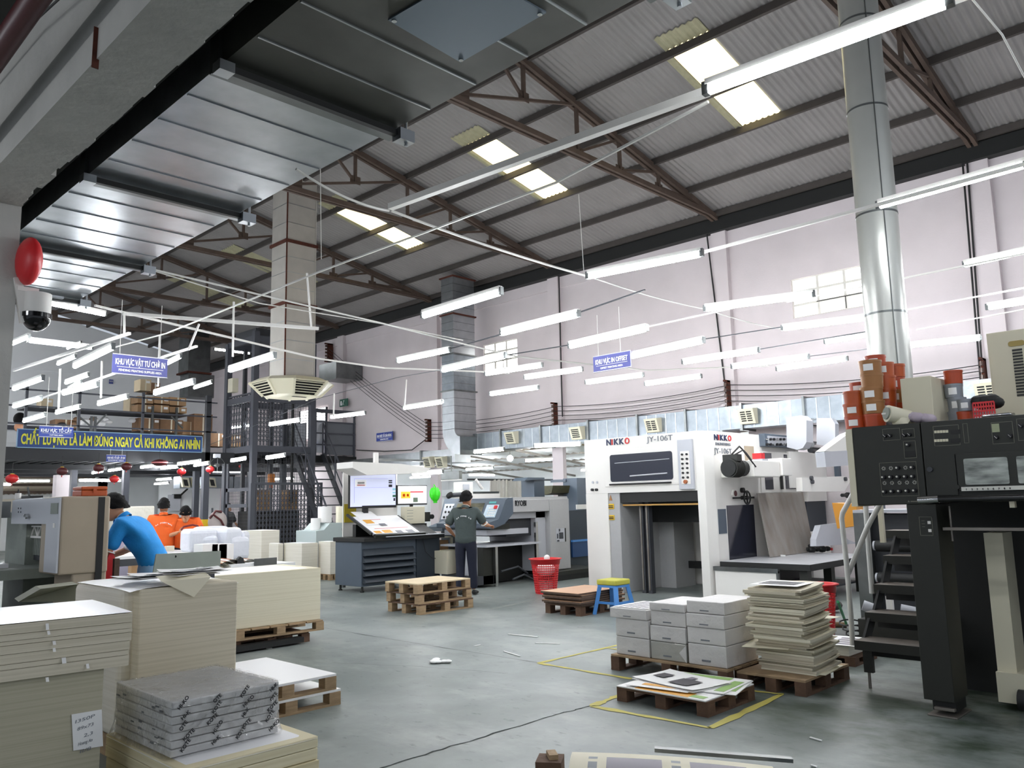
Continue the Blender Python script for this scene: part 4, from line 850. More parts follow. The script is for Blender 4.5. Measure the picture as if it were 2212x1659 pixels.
cp3 = T('knob_console', 'slate sloping console with black knobs left of the worker', 'control console', (10.4, 12.5, .9)); xx = 10.9
y0_, z1_ = fx(952, 1078, xx); y1_, z0_ = fx(984, 1128, xx)
P(cp3, 'body', MB().prism([(xx-.35, z0_-.16), (xx-.35, z0_-.08), (xx-.05, z0_), (xx+.1, z1_), (xx+.25, z1_), (xx+.25, z0_-.2)], 'y', y1_, y0_, SL)); P(cp3, 'plate', MB().add([(xx-.045, y1_+.05, z0_+.06), (xx-.045, y0_-.05, z0_+.06), (xx+.075, y0_-.05, z1_-.08), (xx+.075, y1_+.05, z1_-.08)], [(0, 1, 2, 3)], M['lgrey'])); P(cp3, 'column', MB().box(xx, xx+.2, y1_, y0_, 0, z0_, M['slated']))
q = MB()
for i in range(3):
    for j in range(3): P(cp3, 'knob', MB().sph((xx-.04+.045*j, y1_+.1+.10*i, z0_+.1+.1*j), .025, M['black'], 8, 5))
# light grey machine head behind the worker (press feeder) with gauge and rods
q = T('feeder_head', 'pale grey feeder head with a square gauge behind the worker', 'machine part', (13.2, 13.6, 0)); yy = 13.4
def bx(par, name, p0, p1, m, Y=yy, d=.25, label=None):
    x0, z1 = fy(p0[0], p0[1], Y); x1, z0 = fy(p1[0], p1[1], Y); return P(par, name, MB().box(x0, x1, Y, Y+d, z0, z1, m), label)
bx(q, 'gauge_box', (996, 1041), (1022, 1085), W); bx(q, 'gauge_face', (1001, 1046), (1014, 1058), M['lgrey'], yy-.02, .02); bx(q, 'rail', (1022, 1062), (1078, 1066), M['galvd']); bx(q, 'deck', (1022, 1066), (1080, 1080), W); bx(q, 'post', (1003, 1085), (1015, 1130), M['galvd']); bx(q, 'base', (1000, 1130), (1030, 1300), M['galvd'])
P(q, 'rod', MB().cyl(at(1028, 1036, y=yy), at(1042, 1056, y=yy), .03, W, 10).cyl(at(972, 1070, y=yy), at(1000, 1068, y=yy), .05, M['dgrey'], 10).cyl(at(970, 1068, y=yy), at(973, 1072, y=yy), .08, M['black'], 12))
q = T('plastic_curtain', 'crumpled translucent plastic sheets hung in the annex behind the press', 'plastic sheet', (16, 15, 1)); a = at(1060, 1036, y=15); b = at(1150, 1036, y=15); mb = MB(); vs = []; n = 60
for i in range(n+1):
    x = a.x+(b.x-a.x)*i/n; dy = .05*math.sin(i*1.1)+.04*math.sin(i*2.7); vs += [(x, 15+dy, a.z), (x+.03*math.sin(i), 15.05+dy*1.6, .6)]
mb.add(vs, [(2*i, 2*i+2, 2*i+3, 2*i+1) for i in range(n)], mat('plastic_film', '#dedbd2', .35, noise_amt=.35, scale=5, col2='#a9a08f', stretch=(3, 3, 1)), True); P(q, 'sheet', mb); P(q, 'rail', MB().cyl((a.x-.8, 15, a.z), (b.x+1.6, 15, a.z), .025, M['dgrey'], 8))
# ================================================================ CONTROL DESK (console 738..957)
dk = T('control_desk', 'slate blue press control desk with louvred front and black worktop', 'control desk', (9.3, 12.2, 0))
dx0, dx1, dy0, dy1 = 8.42, 10.18, 11.80, 12.72
P(dk, 'cabinet', MB().box(dx0, 9.62, dy0+.12, dy1, .10, .86, SL).box(9.62, dx1, dy0+.10, dy1, .12, .86, M['slated']), bev=.006)
for i in range(5):
    z = .16+.115*i; P(dk, 'louvre', MB().prism([(dy0+.12, z+.115), (dy0+.11, z+.115), (dy0+.02, z+.01), (dy0+.03, z), (dy0+.12, z)], 'x', dx0+.02, 9.55, M['slated']))
P(dk, 'worktop', MB().box(dx0-.04, dx1+.02, dy0-.02, dy1+.02, .86, .93, M['black']).box(dx0+.4, dx1, dy0-.06, dy0+.05, .925, .94, M['lgrey']), bev=.006)
for x, y in ((dx0+.06, dy1-.08), (dx0+.06, dy0+.18), (9.5, dy0+.2), (dx1-.1, dy0+.2)): P(dk, 'foot', MB().cyl((x, y, .02), (x, y, .10), .02, M['blk2'], 10).cyl((x, y, 0), (x, y, .02), .035, M['black'], 12))
# tilted sheet viewing board
tba = Vector((8.62, dy0+.02, .97)); ang = math.radians(24)
def tp(u, v, off=0): return Vector((8.62+u, dy0+.0+v*math.cos(ang)-off*math.sin(ang), .965+v*math.sin(ang)+off*math.cos(ang)))
def slab(u0, u1, v0, v1, o0, o1, m):
    vs = [tp(u0, v0, o0), tp(u1, v0, o0), tp(u1, v1, o0), tp(u0, v1, o0), tp(u0, v0, o1), tp(u1, v0, o1), tp(u1, v1, o1), tp(u0, v1, o1)]
    return MB().add(vs, [(0, 3, 2, 1), (4, 5, 6, 7), (0, 1, 5, 4), (1, 2, 6, 5), (2, 3, 7, 6), (3, 0, 4, 7)], m)
vb = P(dk, 'viewing_board', slab(0, 1.08, 0, .80, -.03, 0, M['black'])); P(vb, 'ledge', slab(-.02, 1.1, -.05, .0, -.03, .03, M['blk2'])); P(vb, 'scan_bar', slab(-.10, -.06, 0, .82, .01, .05, M['blk2'])); P(vb, 'slider', slab(-.04, .0, .0, .75, .0, .02, M['chrome']))
P(vb, 'support', MB().box(8.65, 9.65, dy1-.3, dy1-.2, .93, 1.15, M['black']))
sh = T('printed_sheet', 'large printed sheet with orange and grey pictures on the tilted board', 'printed sheet', tuple(tp(.5, .4)))
P(sh, 'paper', slab(.02, 1.02, .02, .78, .004, .008, M['paper']))
P(sh, 'paper', slab(.10, .55, .40, .98, .012, .014, M['paper']))
for u0, u1, v0, v1, m in ((.06, .2, .06, .16, 'printo'), (.25, .44, .06, .18, 'printo'), (.52, .66, .03, .14, 'printg'), (.76, .92, .04, .15, 'printg'), (.15, .9, .24, .26, 'pink'), (.12, .3, .46, .62, 'printo'), (.30, .52, .60, .62, 'pink'), (.36, .5, .34, .44, 'printg')):
    P(sh, 'print', slab(u0, u1, v0, v1, .015 if v0 > .3 else .009, .0155 if v0 > .3 else .0095, M[m]))
bp_ = P(dk, 'button_panel', MB().prism([(dy0+.12, .94), (dy0+.5, 1.10), (dy0+.52, 1.10), (dy0+.55, .94)], 'x', 9.74, 10.14, M['black'])); P(dk, 'key_strip', MB().box(9.7, 10.12, dy0+.0, dy0+.08, .935, .945, M['lgrey']).box(9.75, 9.82, dy0+.01, dy0+.07, .945, .95, M['blk2']).box(9.9, 9.97, dy0+.01, dy0+.07, .945, .95, M['blk2']))
P(dk, 'front_cable', MB().path([(9.75, dy0+.08, .86), (9.8, dy0+.06, .62), (9.95, dy0+.06, .5), (10.15, dy0+.08, .46)], .006, M['cable'], 6))
# monitors
def monitor(name, label, p0, p1, Y, thick=.05, stand=True, bez='black', scr='screen', rz=0):
    x0, z1 = fy(p0[0], p0[1], Y); x1, z0 = fy(p1[0], p1[1], Y); t = T(name, label, 'monitor', ((x0+x1)/2, Y, z0))
    P(t, 'housing', MB().box(x0, x1, Y, Y+thick, z0, z1, M[bez]), bev=.006); b = .018
    s = P(t, 'screen', MB().box(x0+b, x1-b, Y-.004, Y, z0+b*1.6, z1-b, M[scr])); return t, s, x0+b, x1-b, z0+b*1.6, z1-b
t, s, a0, a1, c0, c1 = monitor('large_monitor', 'large flat monitor showing a pale lilac layout page over the desk', (755, 1022), (856, 1096), 12.6)
def scr(par, u0, u1, v0, v1, m, Y): return P(par, 'screen_graphic', MB().box(a0+(a1-a0)*u0, a0+(a1-a0)*u1, Y-.006, Y-.004, c0+(c1-c0)*v0, c0+(c1-c0)*v1, m))
lil = mat('lilac_line', '#a4a6c6', .4, emit=.5); dkl = mat('screen_dark', '#17171f', .3); tl_ = mat('screen_teal', '#7fb3c0', .4, emit=.4)
for u0, u1, v0, v1, m in ((.08, .82, .86, .87, lil), (.08, .09, .12, .86, lil), (.08, .82, .58, .59, lil), (.10, .34, .62, .82, M['screenb']), (.15, .30, .70, .76, M['printd']), (.14, .31, .64, .68, M['pink']), (.84, .92, .78, .82, dkl), (.84, .92, .72, .76, dkl), (.84, .92, .60, .68, dkl), (.93, 1., .40, .44, tl_), (.93, 1., .50, .56, tl_), (.93, 1., .28, .35, mat('screen_green', '#1f6a4a', .4)), (.95, .99, .16, .25, dkl), (.25, 1., .0, .03, dkl)): scr(s, u0, u1, v0, v1, m, 12.6)
P(t, 'neck', MB().box((a0+a1)/2-.2, (a0+a1)/2-.1, 12.62, 12.68, .93, c0+.05, M['black']))
t, s, a0, a1, c0, c1 = monitor('small_monitor', 'smaller monitor with orange and red print layout', (858, 1048), (923, 1090), 12.9, scr='screenb')
for u0, u1, v0, v1, m in ((.10, .42, .30, .68, mat('screen_orange', '#e3a32a', .4, emit=.5)), (.42, .88, .62, .70, mat('screen_red', '#b8383c', .4, emit=.3)), (.44, .56, .38, .60, M['paper']), (.6, .72, .38, .60, M['paper']), (.76, .86, .38, .60, M['paper']), (.52, .68, .08, .34, mat('screen_moss', '#5d6b58', .4)), (.16, .24, .4, .55, M['redt']), (.3, .37, .4, .55, M['redt'])): scr(s, u0, u1, v0, v1, m, 12.9)
P(t, 'stand', MB().box((a0+a1)/2-.03, (a0+a1)/2+.03, 12.92, 12.96, 1.35, c0+.02, M['black']).box((a0+a1)/2-.16, (a0+a1)/2+.16, 12.85, 13.05, 1.34, 1.355, M['black']))
t, s, a0, a1, c0, c1 = monitor('cream_terminal', 'old cream framed control terminal beside the viewing board', (874, 1095), (918, 1130), 12.35, thick=.12, bez='cream', scr='cream')
for v in (.8, .6, .4, .2): scr(s, .08, .4, v, v+.03, M['greyt'], 12.35)
P(t, 'base', MB().box(a0-.02, a1+.02, 12.3, 12.5, .93, c0-.03, M['blk2'])); P(t, 'side_pad', MB().box(a1+.05, a1+.16, 12.36, 12.42, c0, c0+.18, M['blk2']).cyl((a1+.2, 12.34, c0+.09), (a1+.2, 12.40, c0+.09), .045, M['black'], 16))
# backing board behind monitors, notices
x0, z1 = fy(742, 1015, 13.0); x1, z0 = fy(858, 1100, 13.0); bb = T('notice_board', 'white board with yellow notices standing behind the large monitor', 'board', (x0, 13.0, 0))
P(bb, 'board', MB().box(x0, x1, 13.0, 13.03, .9, z1, M['white'])); P(bb, 'notice', MB().box(x0+.02, x0+.28, 12.985, 13.0, 1.18, 1.52, mat('notice_yellow', '#b7a31d', .6)), 'yellow notice sheet'); 
x2, _ = fy(781, 1020, 12.99); x3, _ = fy(810, 1020, 12.99); P(bb, 'notice', MB().box(x2, x3, 12.98, 13.0, z1-.09, z1, M['pink']), 'red notice sheet'); x2, _ = fy(827, 1020, 12.99); x3, _ = fy(847, 1020, 12.99); P(bb, 'notice', MB().box(x2, x3, 12.98, 13.0, z1-.09, z1, M['yels']), 'yellow warning notice')
P(bb, 'foot', MB().box(x0, x0+.05, 12.98, 13.05, 0, .9, M['galvd']).box(x1-.05, x1, 12.98, 13.05, 0, .9, M['galvd']))
# canopy lamp housing over the desk
x0, z0 = fy(748, 1012, 12.2); x1, z1 = fy(915, 1008, 12.2); cn = T('desk_canopy', 'long white canopy lamp housing hung above the control desk', 'canopy', (x0, 12.2, z0))
P(cn, 'housing', MB().prism([(x0, z0-.0), (x0+.3, z0-.12), (x1-.1, z0-.07), (x1, z0+.02), (x1-.7, z0+.09), (x0, z0+.11)], 'y', 12.0, 12.5, M['white'])); P(cn, 'mount', MB().box(x0+.62, x0+.70, 12.2, 12.26, z0+.08, z0+.3, M['white']).box(x0+.7, x1+.1, 12.3, 12.36, z0+.16, z0+.2, M['galvd']))

# grey-white machine left of the desk, with paper rolls
mt_ = T('laminating_machine', 'pale blue grey stepped machine carrying white rolls left of the desk', 'machine', (9.4, 15.5, 0)); Yl = 15.2
lp = lambda p: fy(*p, Yl)
P(mt_, 'body', MB().prism([lp((683, 1175)), lp((683, 1147)), lp((700, 1145)), lp((713, 1130)), lp((745, 1129)), lp((752, 1175))], 'y', Yl, Yl+.8, mat('pale_teal_enamel', '#b7c4c4', .5)), bev=.01); P(mt_, 'lower_body', MB().box(lp((690, 0))[0], lp((760, 0))[0], Yl+.05, Yl+.75, 0, lp((700, 1175))[1], M['lgrey']))
x, z = lp((742, 1143)); P(mt_, 'knob', MB().cyl((x, Yl-.04, z), (x, Yl, z), .05, M['greyt'], 14))
c = lp((720, 1128)); one('paper_roll', MB().cyl((c[0]-.02, Yl+.3, c[1]), (c[0]-.02, Yl+.3, c[1]+.34), .15, M['paper'], 24), 'tall white paper roll standing on the pale stepped machine', 'roll'); 
c = lp((698, 1146)); one('paper_roll', MB().cyl((c[0], Yl+.3, c[1]+.0), (c[0], Yl+.3, c[1]+.26), .10, M['paper'], 20), 'shorter white paper roll on the lower step of the pale machine', 'roll')
c = at(750, 1090, y=15.8); one('paper_roll', MB().cyl((c.x-.1, 15.8, .0), (c.x-.1, 15.8, 1.48), .17, M['cream_p'], 20), 'cream paper roll standing half hidden behind the yellow notices', 'roll')
# carton shelf behind the worker
sh_ = T('parts_rack', 'cream rack with cartons between the control desk and the press', 'rack', (10.9, 12.6, 0)); 
for x in (10.3, 10.75): P(sh_, 'upright', MB().box(x-.02, x+.02, 12.2, 12.24, 0, .85, M['cream']))
for z in (.3, .6, .85): P(sh_, 'shelf', MB().box(10.28, 10.77, 12.2, 12.6, z-.02, z, M['cream']))
one('carton', MB().box(10.32, 10.7, 12.25, 12.55, .605, .78, M['card']), 'small carton on the cream rack beside the worker', 'carton'); one('carton', MB().box(10.32, 10.72, 12.25, 12.55, .305, .55, M['card']), 'lower brown carton on the cream rack', 'carton')
one('floor_carton', MB().box(10.05, 10.5, YR+.95, YR+1.35, 0.205, .62, M['cream_p']), 'cream carton standing under the press console', 'carton')
c = at(940, 1070, y=14.0); gb = MB()
gv = []; 
for j in range(9):
    for i in range(18):
        t_ = 2*PI*i/18; v_ = j/8; r_ = (.05+.085*math.sin(PI*min(1, v_*1.1+.05))**.7)*(1+.22*math.sin(t_*5+v_*3)*(.4+.6*(1-v_))); gv.append((c.x+r_*math.cos(t_), 14+r_*.6*math.sin(t_), c.z+.17-.34*v_))
gb.add(gv, [(j*18+i, j*18+(i+1) % 18, (j+1)*18+(i+1) % 18, (j+1)*18+i) for j in range(8) for i in range(18)]+[tuple(range(144, 162))], M['green'])
gb.path([(c.x-.05, 14, c.z+.15), (c.x-.03, 14, c.z+.24), (c.x+.03, 14, c.z+.15)], .012, M['green'])
one('green_bag', gb, 'bright green plastic bag hanging behind the worker', 'bag')
# ================================================================ DARK PRESS (face plane X=6.1)
XP = 6.1; K = M['blk2']
bp = T('black_press', 'big dark printing press end with knob panel and scratched windows at the right edge', 'printing machine', (6.8, 1.2, 0))
yl = fx(1840, 930, XP)[0]; ylow = fx(1853, 1085, XP)[0]; ZT, ZL = 1.985, 1.415
ysx = fx(1994, 1000, XP)[0]                  # seam between panel and upper door
P(bp, 'panel_body', MB().box(XP, XP+1.2, ysx, yl, ZL, ZT, K), bev=.006)
P(bp, 'upper_body', MB().box(XP, XP+1.4, -1.2, ysx-.006, ZL+.04, ZT+.0, K), bev=.006)
P(bp, 'end_strip', MB().box(XP-.004, XP+.9, yl, yl+.045, ZL-.01, ZT-.01, M['cream']).box(XP+.1, XP+.3, yl+.04, yl+.09, ZT-.16, ZT-.03, M['cream']))
def pf(px, py): return fx(px, py, XP)
def frame(par, name, y0, y1, z0, z1, m, w=.003, x=XP):
    q = MB()
    for a in ((y0, y1, z0, z0+w), (y0, y1, z1-w, z1), (y0, y0+w, z0, z1), (y1-w, y1, z0, z1)): q.box(x-.003, x, *a, m)
    return P(par, name, q)
gl = mat('panel_line', '#6d6c60', .6)
for (a, b) in (((1906, 927), (1946, 950)), ((1948, 927), (1977, 945)), ((1951, 953), (1981, 989)), ((1899, 1000), (1986, 1071)), ((2015, 921), (2075, 961)), ((2079, 915), (2094, 957)), ((2140, 913), (2192, 957)), ((2195, 905), (2240, 950))):
    y1, z1 = pf(*a); y0, z0 = pf(*b); frame(bp, 'panel_frame', y0, y1, z0, z1, gl)
def knob(px, py, r=.014, x=XP, m='blackt', pointer=True):
    y, z = pf(px, py); q = MB().cyl((x-.03, y, z), (x, y, z), r, M[m], 14)
    if pointer: q.cyl((x-.034, y+.003, z+.001), (x-.03, y+.003, z+.001), r*.5, mat('knob_cap', '#cfcdc2', .3), 10)
    P(bp, 'knob', q)
def fan(px, py):
    y, z = pf(px, py); q = MB()
    for i in range(7): a = 2*PI*i/7; q.add([(x_, y+.004*math.cos(a), z+.004*math.sin(a)) for x_ in (XP-.003,)]+[(XP-.003, y+.014*math.cos(a-.25), z+.014*math.sin(a-.25)), (XP-.003, y+.014*math.cos(a+.25), z+.014*math.sin(a+.25))], [(0, 1, 2)], mat('dial_mark', '#c5c4ba', .5))
    P(bp, 'dial', q)
for i in range(5):
    (fan if i in (0, 1, 3) else knob)(1909+i*15.7, 1012-i*.6)
    knob(1909+i*15.7+1, 1031-i*.5); fan(1911+i*16.2, 1043.5-i*.4); knob(1912+i*16.2, 1062-i*.6)
for px, py in ((1913, 942), (1924, 941), (1955, 940), (1966, 939)): knob(px, py, .012, pointer=False); y, z = pf(px, py); P(bp, 'pointer', MB().bar((XP-.033, y-.007, z-.007), (XP-.033, y+.007, z+.009), .003, .002, W))
knob(1963, 961, .013)
y1, z1 = pf(1954, 975); y0, z0 = pf(1979, 986); P(bp, 'switch_block', MB().box(XP-.004, XP, y0, y1, z0, z1, M['black']))
for py in (933, 952):
    q = MB()
    for i in range(5): y, z = pf(2021+i*6.2, py-i*.3); q.box(XP-.004, XP, y-.008, y+.008, z-.009, z+.009, M['cream'])
    P(bp, 'push_button', q); y1, z1 = pf(2053, py-4); y0, z0 = pf(2075, py+4); P(bp, 'counter', MB().box(XP-.004, XP, y0, y1, z0, z1, M['black']))
y1, z1 = pf(2142, 916); y0, z0 = pf(2160, 933); P(bp, 'meter', MB().box(XP-.004, XP, y0, y1, z0, z1, mat('lcd_green', '#9a9f80', .5)))
for px, py in ((2153, 945), (2183, 942), (2205, 920)): knob(px, py, .014, pointer=False); y, z = pf(px, py); P(bp, 'pointer', MB().bar((XP-.033, y-.008, z-.008), (XP-.033, y+.006, z+.008), .003, .002, W))
# window door and scratched glass
y1, z1 = pf(2066, 972); dr2 = P(bp, 'window_door', MB().box(XP-.03, XP, -1.2, y1, ZL+.09, ZT-.235, K), bev=.004)
gm = mat('scratched_glass', '#b9bdb4', .22, metal=.5, noise_amt=.9, scale=5, col2='#2f3230', stretch=(1, 1.2, 5))
ya, za = fx(2081, 990, XP-.03); yb, zb2 = fx(2184, 1060, XP-.03); zl_ = ZL+.125; zh_ = ZT-.27
P(dr2, 'window', MB().prism(rrect(yb, ya, zl_, zh_, .012), 'x', XP-.038, XP-.030, gm), 'scratched reflecting window'); P(dr2, 'window', MB().prism(rrect(yb-.62, yb-.05, zl_, zh_, .012), 'x', XP-.038, XP-.030, gm), 'scratched reflecting window')
P(dr2, 'scale_strip', MB().box(XP-.035, XP-.03, yb-.3, ya+.03, ZL+.085, ZL+.112, mat('scale_white', '#d9d8cf', .5)))
q = MB()
for i in range(9): text_mb(q, str(i+1), (XP-.037, ya+.03-.03-(ya-yb)*.122*i, ZL+.09), (0, -1, 0), (0, 0, 1), .012, M['blackt'], bold=.01)
P(dr2, 'numerals', q)
P(bp, 'side_door', MB().box(XP-.012, XP, y1+.012, ysx-.03, ZL+.06, ZT-.235, K)); kq, kz = pf(2011, 1014); P(bp, 'round_latch', MB().cyl((XP-.03, kq, kz), (XP, kq, kz), .018, M['dgrey'], 14)); kq, kz = pf(2072, 1052); P(bp, 'round_latch', MB().cyl((XP-.04, kq, kz), (XP, kq, kz), .014, M['blk2'], 14))
P(bp, 'maker_mark', MB().box(XP-.002, XP, *sorted((pf(1967, 1083)[0], pf(1986, 1083)[0])), pf(1967, 1083)[1]-.004, pf(1967, 1083)[1]+.003, gl).prism([(pf(1963, 1083)[0]-.008, pf(1963, 1083)[1]-.006), (pf(1963, 1083)[0]+.008, pf(1963, 1083)[1]-.006), (pf(1963, 1083)[0], pf(1963, 1083)[1]+.008)], 'x', XP-.002, XP, gl))
ya2, za2 = fx(1994, 1079, XP-.1); P(bp, 'tube_handle', MB().cyl((XP-.10, ya2, ZL+.035), (XP-.10, -1.2, ZL+.035), .022, mat('worn_tube', '#4a4a4a', .25, metal=.8, noise_amt=.5, scale=8), 16).cyl((XP-.10, ya2+.03, ZL+.03), (XP-.10, ya2-.1, ZL+.036), .026, M['chrome'], 16))
# leg
ly1 = fx(1958, 1095, XP)[0]; ly0 = fx(2020, 1095, XP)[0]
lg = P(bp, 'leg', MB().box(XP, XP+.30, ly0-.005, ly1, .10, ZL, K).box(XP+.04, XP+.26, ly0, ly1-.04, .03, .10, M['black']).box(XP-.02, XP+.3, ly0-.02, ly1-.02, .0, .012, M['steel']).box(XP-.0, XP+.04, ly0+.0, ly1-.06, .04, .06, M['steel']), bev=.004)
yy0, zz0 = fx(1986, 1129, XP); frame(lg, 'button_frame', yy0-.085, yy0, 1.20, 1.33, gl)
for z in (1.29, 1.235): P(lg, 'push_button', MB().box(XP-.006, XP, yy0-.075, yy0-.055, z-.01, z+.01, W))
P(lg, 'print', MB().box(XP-.002, XP, yy0-.035, yy0-.015, 1.30, 1.303, gl).box(XP-.002, XP, yy0-.035, yy0-.015, 1.28, 1.283, gl).box(XP-.002, XP, yy0-.035, yy0-.015, 1.26, 1.263, gl))
P(bp, 'cream_column', MB().box(XP+.5, XP+.75, 1.62, 1.74, .22, 1.2, M['cream']).box(XP+.45, XP+.85, 1.4, 1.74, .05, .25, M['cream']))
P(bp, 'motor', MB().cyl((XP+.4, 1.6, .09), (XP+.4, 1.5, .09), .07, M['black'], 18))
P(bp, 'inner_body', MB().box(XP+.95, XP+1.4, -1.2, 2.2, .0, 1.42, M['black']).box(XP+.4, XP+.95, -1.2, .9, .12, .4, M['black']))
P(bp, 'chain', MB().path([(XP+.1, ly0-.06, 1.4-.02*i) for i in range(13)], .008, M['steel'], 6))
P(bp, 'lift_bar', MB().box(XP+.05, XP+.12, -1.2, ly0-.02, 1.235, 1.255, M['steel']).box(XP+.045, XP+.12, -1.2, .95+.3, 1.25, 1.262, mat('yellow_bar', '#c9953a')))
P(bp, 'gripper', MB().box(XP+.05, XP+.1, 1.42, 1.45, 1.385, 1.425, M['cream'])); P(bp, 'gripper', MB().box(XP+.05, XP+.1, 1.31, 1.34, 1.385, 1.425, M['cream']))
one('press_pallet', MB().box(XP+.13, XP+.9, .1, 1.33, 1.335, 1.35, M['wood']).box(XP+.15, XP+.3, 1.2, 1.31, 1.262, 1.335, M['woodt']).box(XP+.15, XP+.3, .4, .55, 1.262, 1.335, M['woodd']).box(XP+.13, XP+.9, .3, 1.12, 1.35, 1.36, M['woodt']), 'small wooden pallet held on the lift of the black press', 'pallet')
# items on top of the dark press
def can(x, y, z, r, h, col, label, tagc=None, lidc=None):
    t = T('ink_can', label, 'ink can', (x, y, z), group='ink cans on the black press')
    P(t, 'can_body', MB().cyl((x, y, z), (x, y, z+h-.012), r, M[col], 20, r2=r*1.06)); P(t, 'lid', MB().cyl((x, y, z+h-.016), (x, y, z+h), r*1.1, M[lidc or col], 20))
    if tagc: P(t, 'paper_label', MB().add([(x+(r*1.07)*math.cos(a), y+(r*1.07)*math.sin(a), zz) for zz in (z+.02, z+h*.7) for a in [PI-.3+.22*i for i in range(5)]], [(i, i+1, i+6, i+5) for i in range(4)], M[tagc], True))
def stack(px, n, X, r, h, cols, where):
    y = fx(px, 900, X)[0]
    for i in range(n):
        c = cols[i % len(cols)]; o = ('bottom', 'second', 'third', 'fourth', 'fifth', 'sixth')[i]
        can(X+random.uniform(-.008, .008), y+random.uniform(-.008, .008), ZT+i*(h+.001), r, h, c, '%s ink can, %s from below in the %s' % ({'orange': 'orange', 'inkb': 'brown', 'inkr': 'reddish', 'inkg': 'grey'}[c], o, where), ('paper', None, 'paper', 'pink', None, 'screenb')[(i*2+int(px)) % 6] if 1 else None)
stack(1848, 3, 6.25, .072, .095, ['inkr', 'orange', 'orange'], 'leftmost front stack')
stack(1860, 4, 6.42, .068, .092, ['inkr', 'inkr', 'orange', 'inkr'], 'left rear stack')
stack(1888, 5, 6.25, .076, .100, ['inkr', 'inkb', 'inkb', 'inkb', 'inkb'], 'tall brown stack left of the heat gun')
stack(1900, 6, 6.45, .072, .094, ['orange', 'inkr', 'orange', 'orange', 'orange', 'inkr'], 'tall orange rear stack')
stack(1918, 5, 6.45, .07, .10, ['inkg', 'inkr', 'orange', 'orange', 'orange'], 'orange stack behind the heat gun')
stack(1940, 5, 6.60, .07, .10, ['inkr', 'inkr', 'inkb', 'inkr', 'orange'], 'rear stack beside the cream box')
stack(2068, 4, 6.6, .06, .10, ['inkg', 'inkg', 'inkg', 'inkr'], 'grey stack right of the cream box')
stack(2086, 2, 6.5, .05, .085, ['inkr', 'inkg'], 'low stack left of the red basket')
y1_, z_ = fx(1951, 900, 6.3); y0_, _ = fx(2018, 900, 6.3); ctop = at(1951, 818, x=6.3).z
one('cream_box', MB().box(6.3, 6.75, y0_, y1_, ZT+.001, ctop, M['cream']), 'plain cream metal box standing on the black press', 'box', bev=.004)
hx, hy = 6.12, fx(1925, 895, 6.12)[0]; hz = at(1927, 893, x=6.12).z
hg = T('heat_gun', 'cream hair dryer like heat gun resting on the black press', 'heat gun', (hx, hy, ZT)); P(hg, 'barrel', MB().cyl((hx-.02, hy+.02, hz), (hx+.10, hy-.09, hz-.03), .062, M['cream'], 22, r2=.05)); P(hg, 'nozzle', MB().cyl((hx-.03, hy+.028, hz+.003), (hx-.015, hy+.015, hz), .045, M['greyt'], 20).box(hx-.034, hx-.03, hy+.0, hy+.055, hz-.006, hz+.006, M['white'])); P(hg, 'grip', MB().cyl((hx+.03, hy-.03, hz-.04), (hx+.06, hy-.06, ZT+.002), .05, M['cream'], 16, r2=.06))
q = MB()
for i in range(8): q.sph((hx+.08+.015*(i % 3), hy-.10-.018*i, ZT+.055-.004*i), .038+.01*(i % 2), mat('rag_lilac', '#b5a9b4', .9), 9, 6, .8, 1.2)
one('rag', q, 'crumpled lilac grey rag lying beside the heat gun', 'cloth')
y1_, _ = fx(2104, 900, 6.4); y0_, _ = fx(2150, 900, 6.4); bk = T('red_basket', 'red plastic basket with a black bag on the black press', 'basket', (6.5, (y0_+y1_)/2, ZT)); q = MB()
for i in range(9): yy_ = y0_+(y1_-y0_)*i/8; q.box(6.40, 6.406, yy_-.004, yy_+.004, ZT+.002, ZT+.13, M['red'])
for z in (.01, .04, .07, .10, .13): q.box(6.398, 6.408, y0_, y1_, ZT+z-.006, ZT+z+.006, M['red'])
q.box(6.41, 6.6, y0_, y1_, ZT+.002, ZT+.01, M['red']); P(bk, 'basket_wall', q); q = MB()
for i in range(6): q.sph((6.5, y0_+(y1_-y0_)*(i+.5)/6, ZT+.13+.02*(i % 2)), .055, M['black'], 10, 6, .8)
P(bk, 'black_bag', q)
yq, _ = fx(2140, 884, 6.13); q = MB(); q.path([(6.15, yq+.06, ZT+.012), (6.15, yq-.10, ZT+.014), (6.2, yq-.12, ZT+.012), (6.2, yq+.07, ZT+.012)], .01, M['chrome']); one('tongs', q, 'metal tongs lying on the edge of the black press top', 'tool')
# beige cabinet on the right
cbx = 6.9; y1_, _ = fx(2138, 800, cbx); c1_ = at(2136, 720, x=cbx).z
cb = T('beige_cabinet', 'tall beige metal cabinet with a louvre grid at the right edge', 'cabinet', (cbx, y1_-.5, ZT)); P(cb, 'body', MB().box(cbx, cbx+.5, y1_-.9, y1_, ZT+.001, c1_, M['cream']), bev=.006)
P(cb, 'door', MB().box(cbx-.01, cbx, y1_-.85, y1_-.015, ZT+.02, c1_-.02, M['cream']))
ya_, za_ = fx(2178, 744, cbx-.012); yb_, _ = fx(2210, 744, cbx-.012); P(cb, 'recessed_handle', MB().prism(rrect(yb_-.01, ya_, za_-.02, za_+.02, .018), 'x', cbx-.018, cbx-.01, mat('brass_dull', '#9a843c', .4)))
for i in range(16):
    z = at(2185, 758+i*6.5, x=cbx).z; q = MB().box(cbx-.014, cbx-.01, yb_+.01, ya_-.02, z-.008, z+.008, M['blk2']); P(cb, 'slot', q)
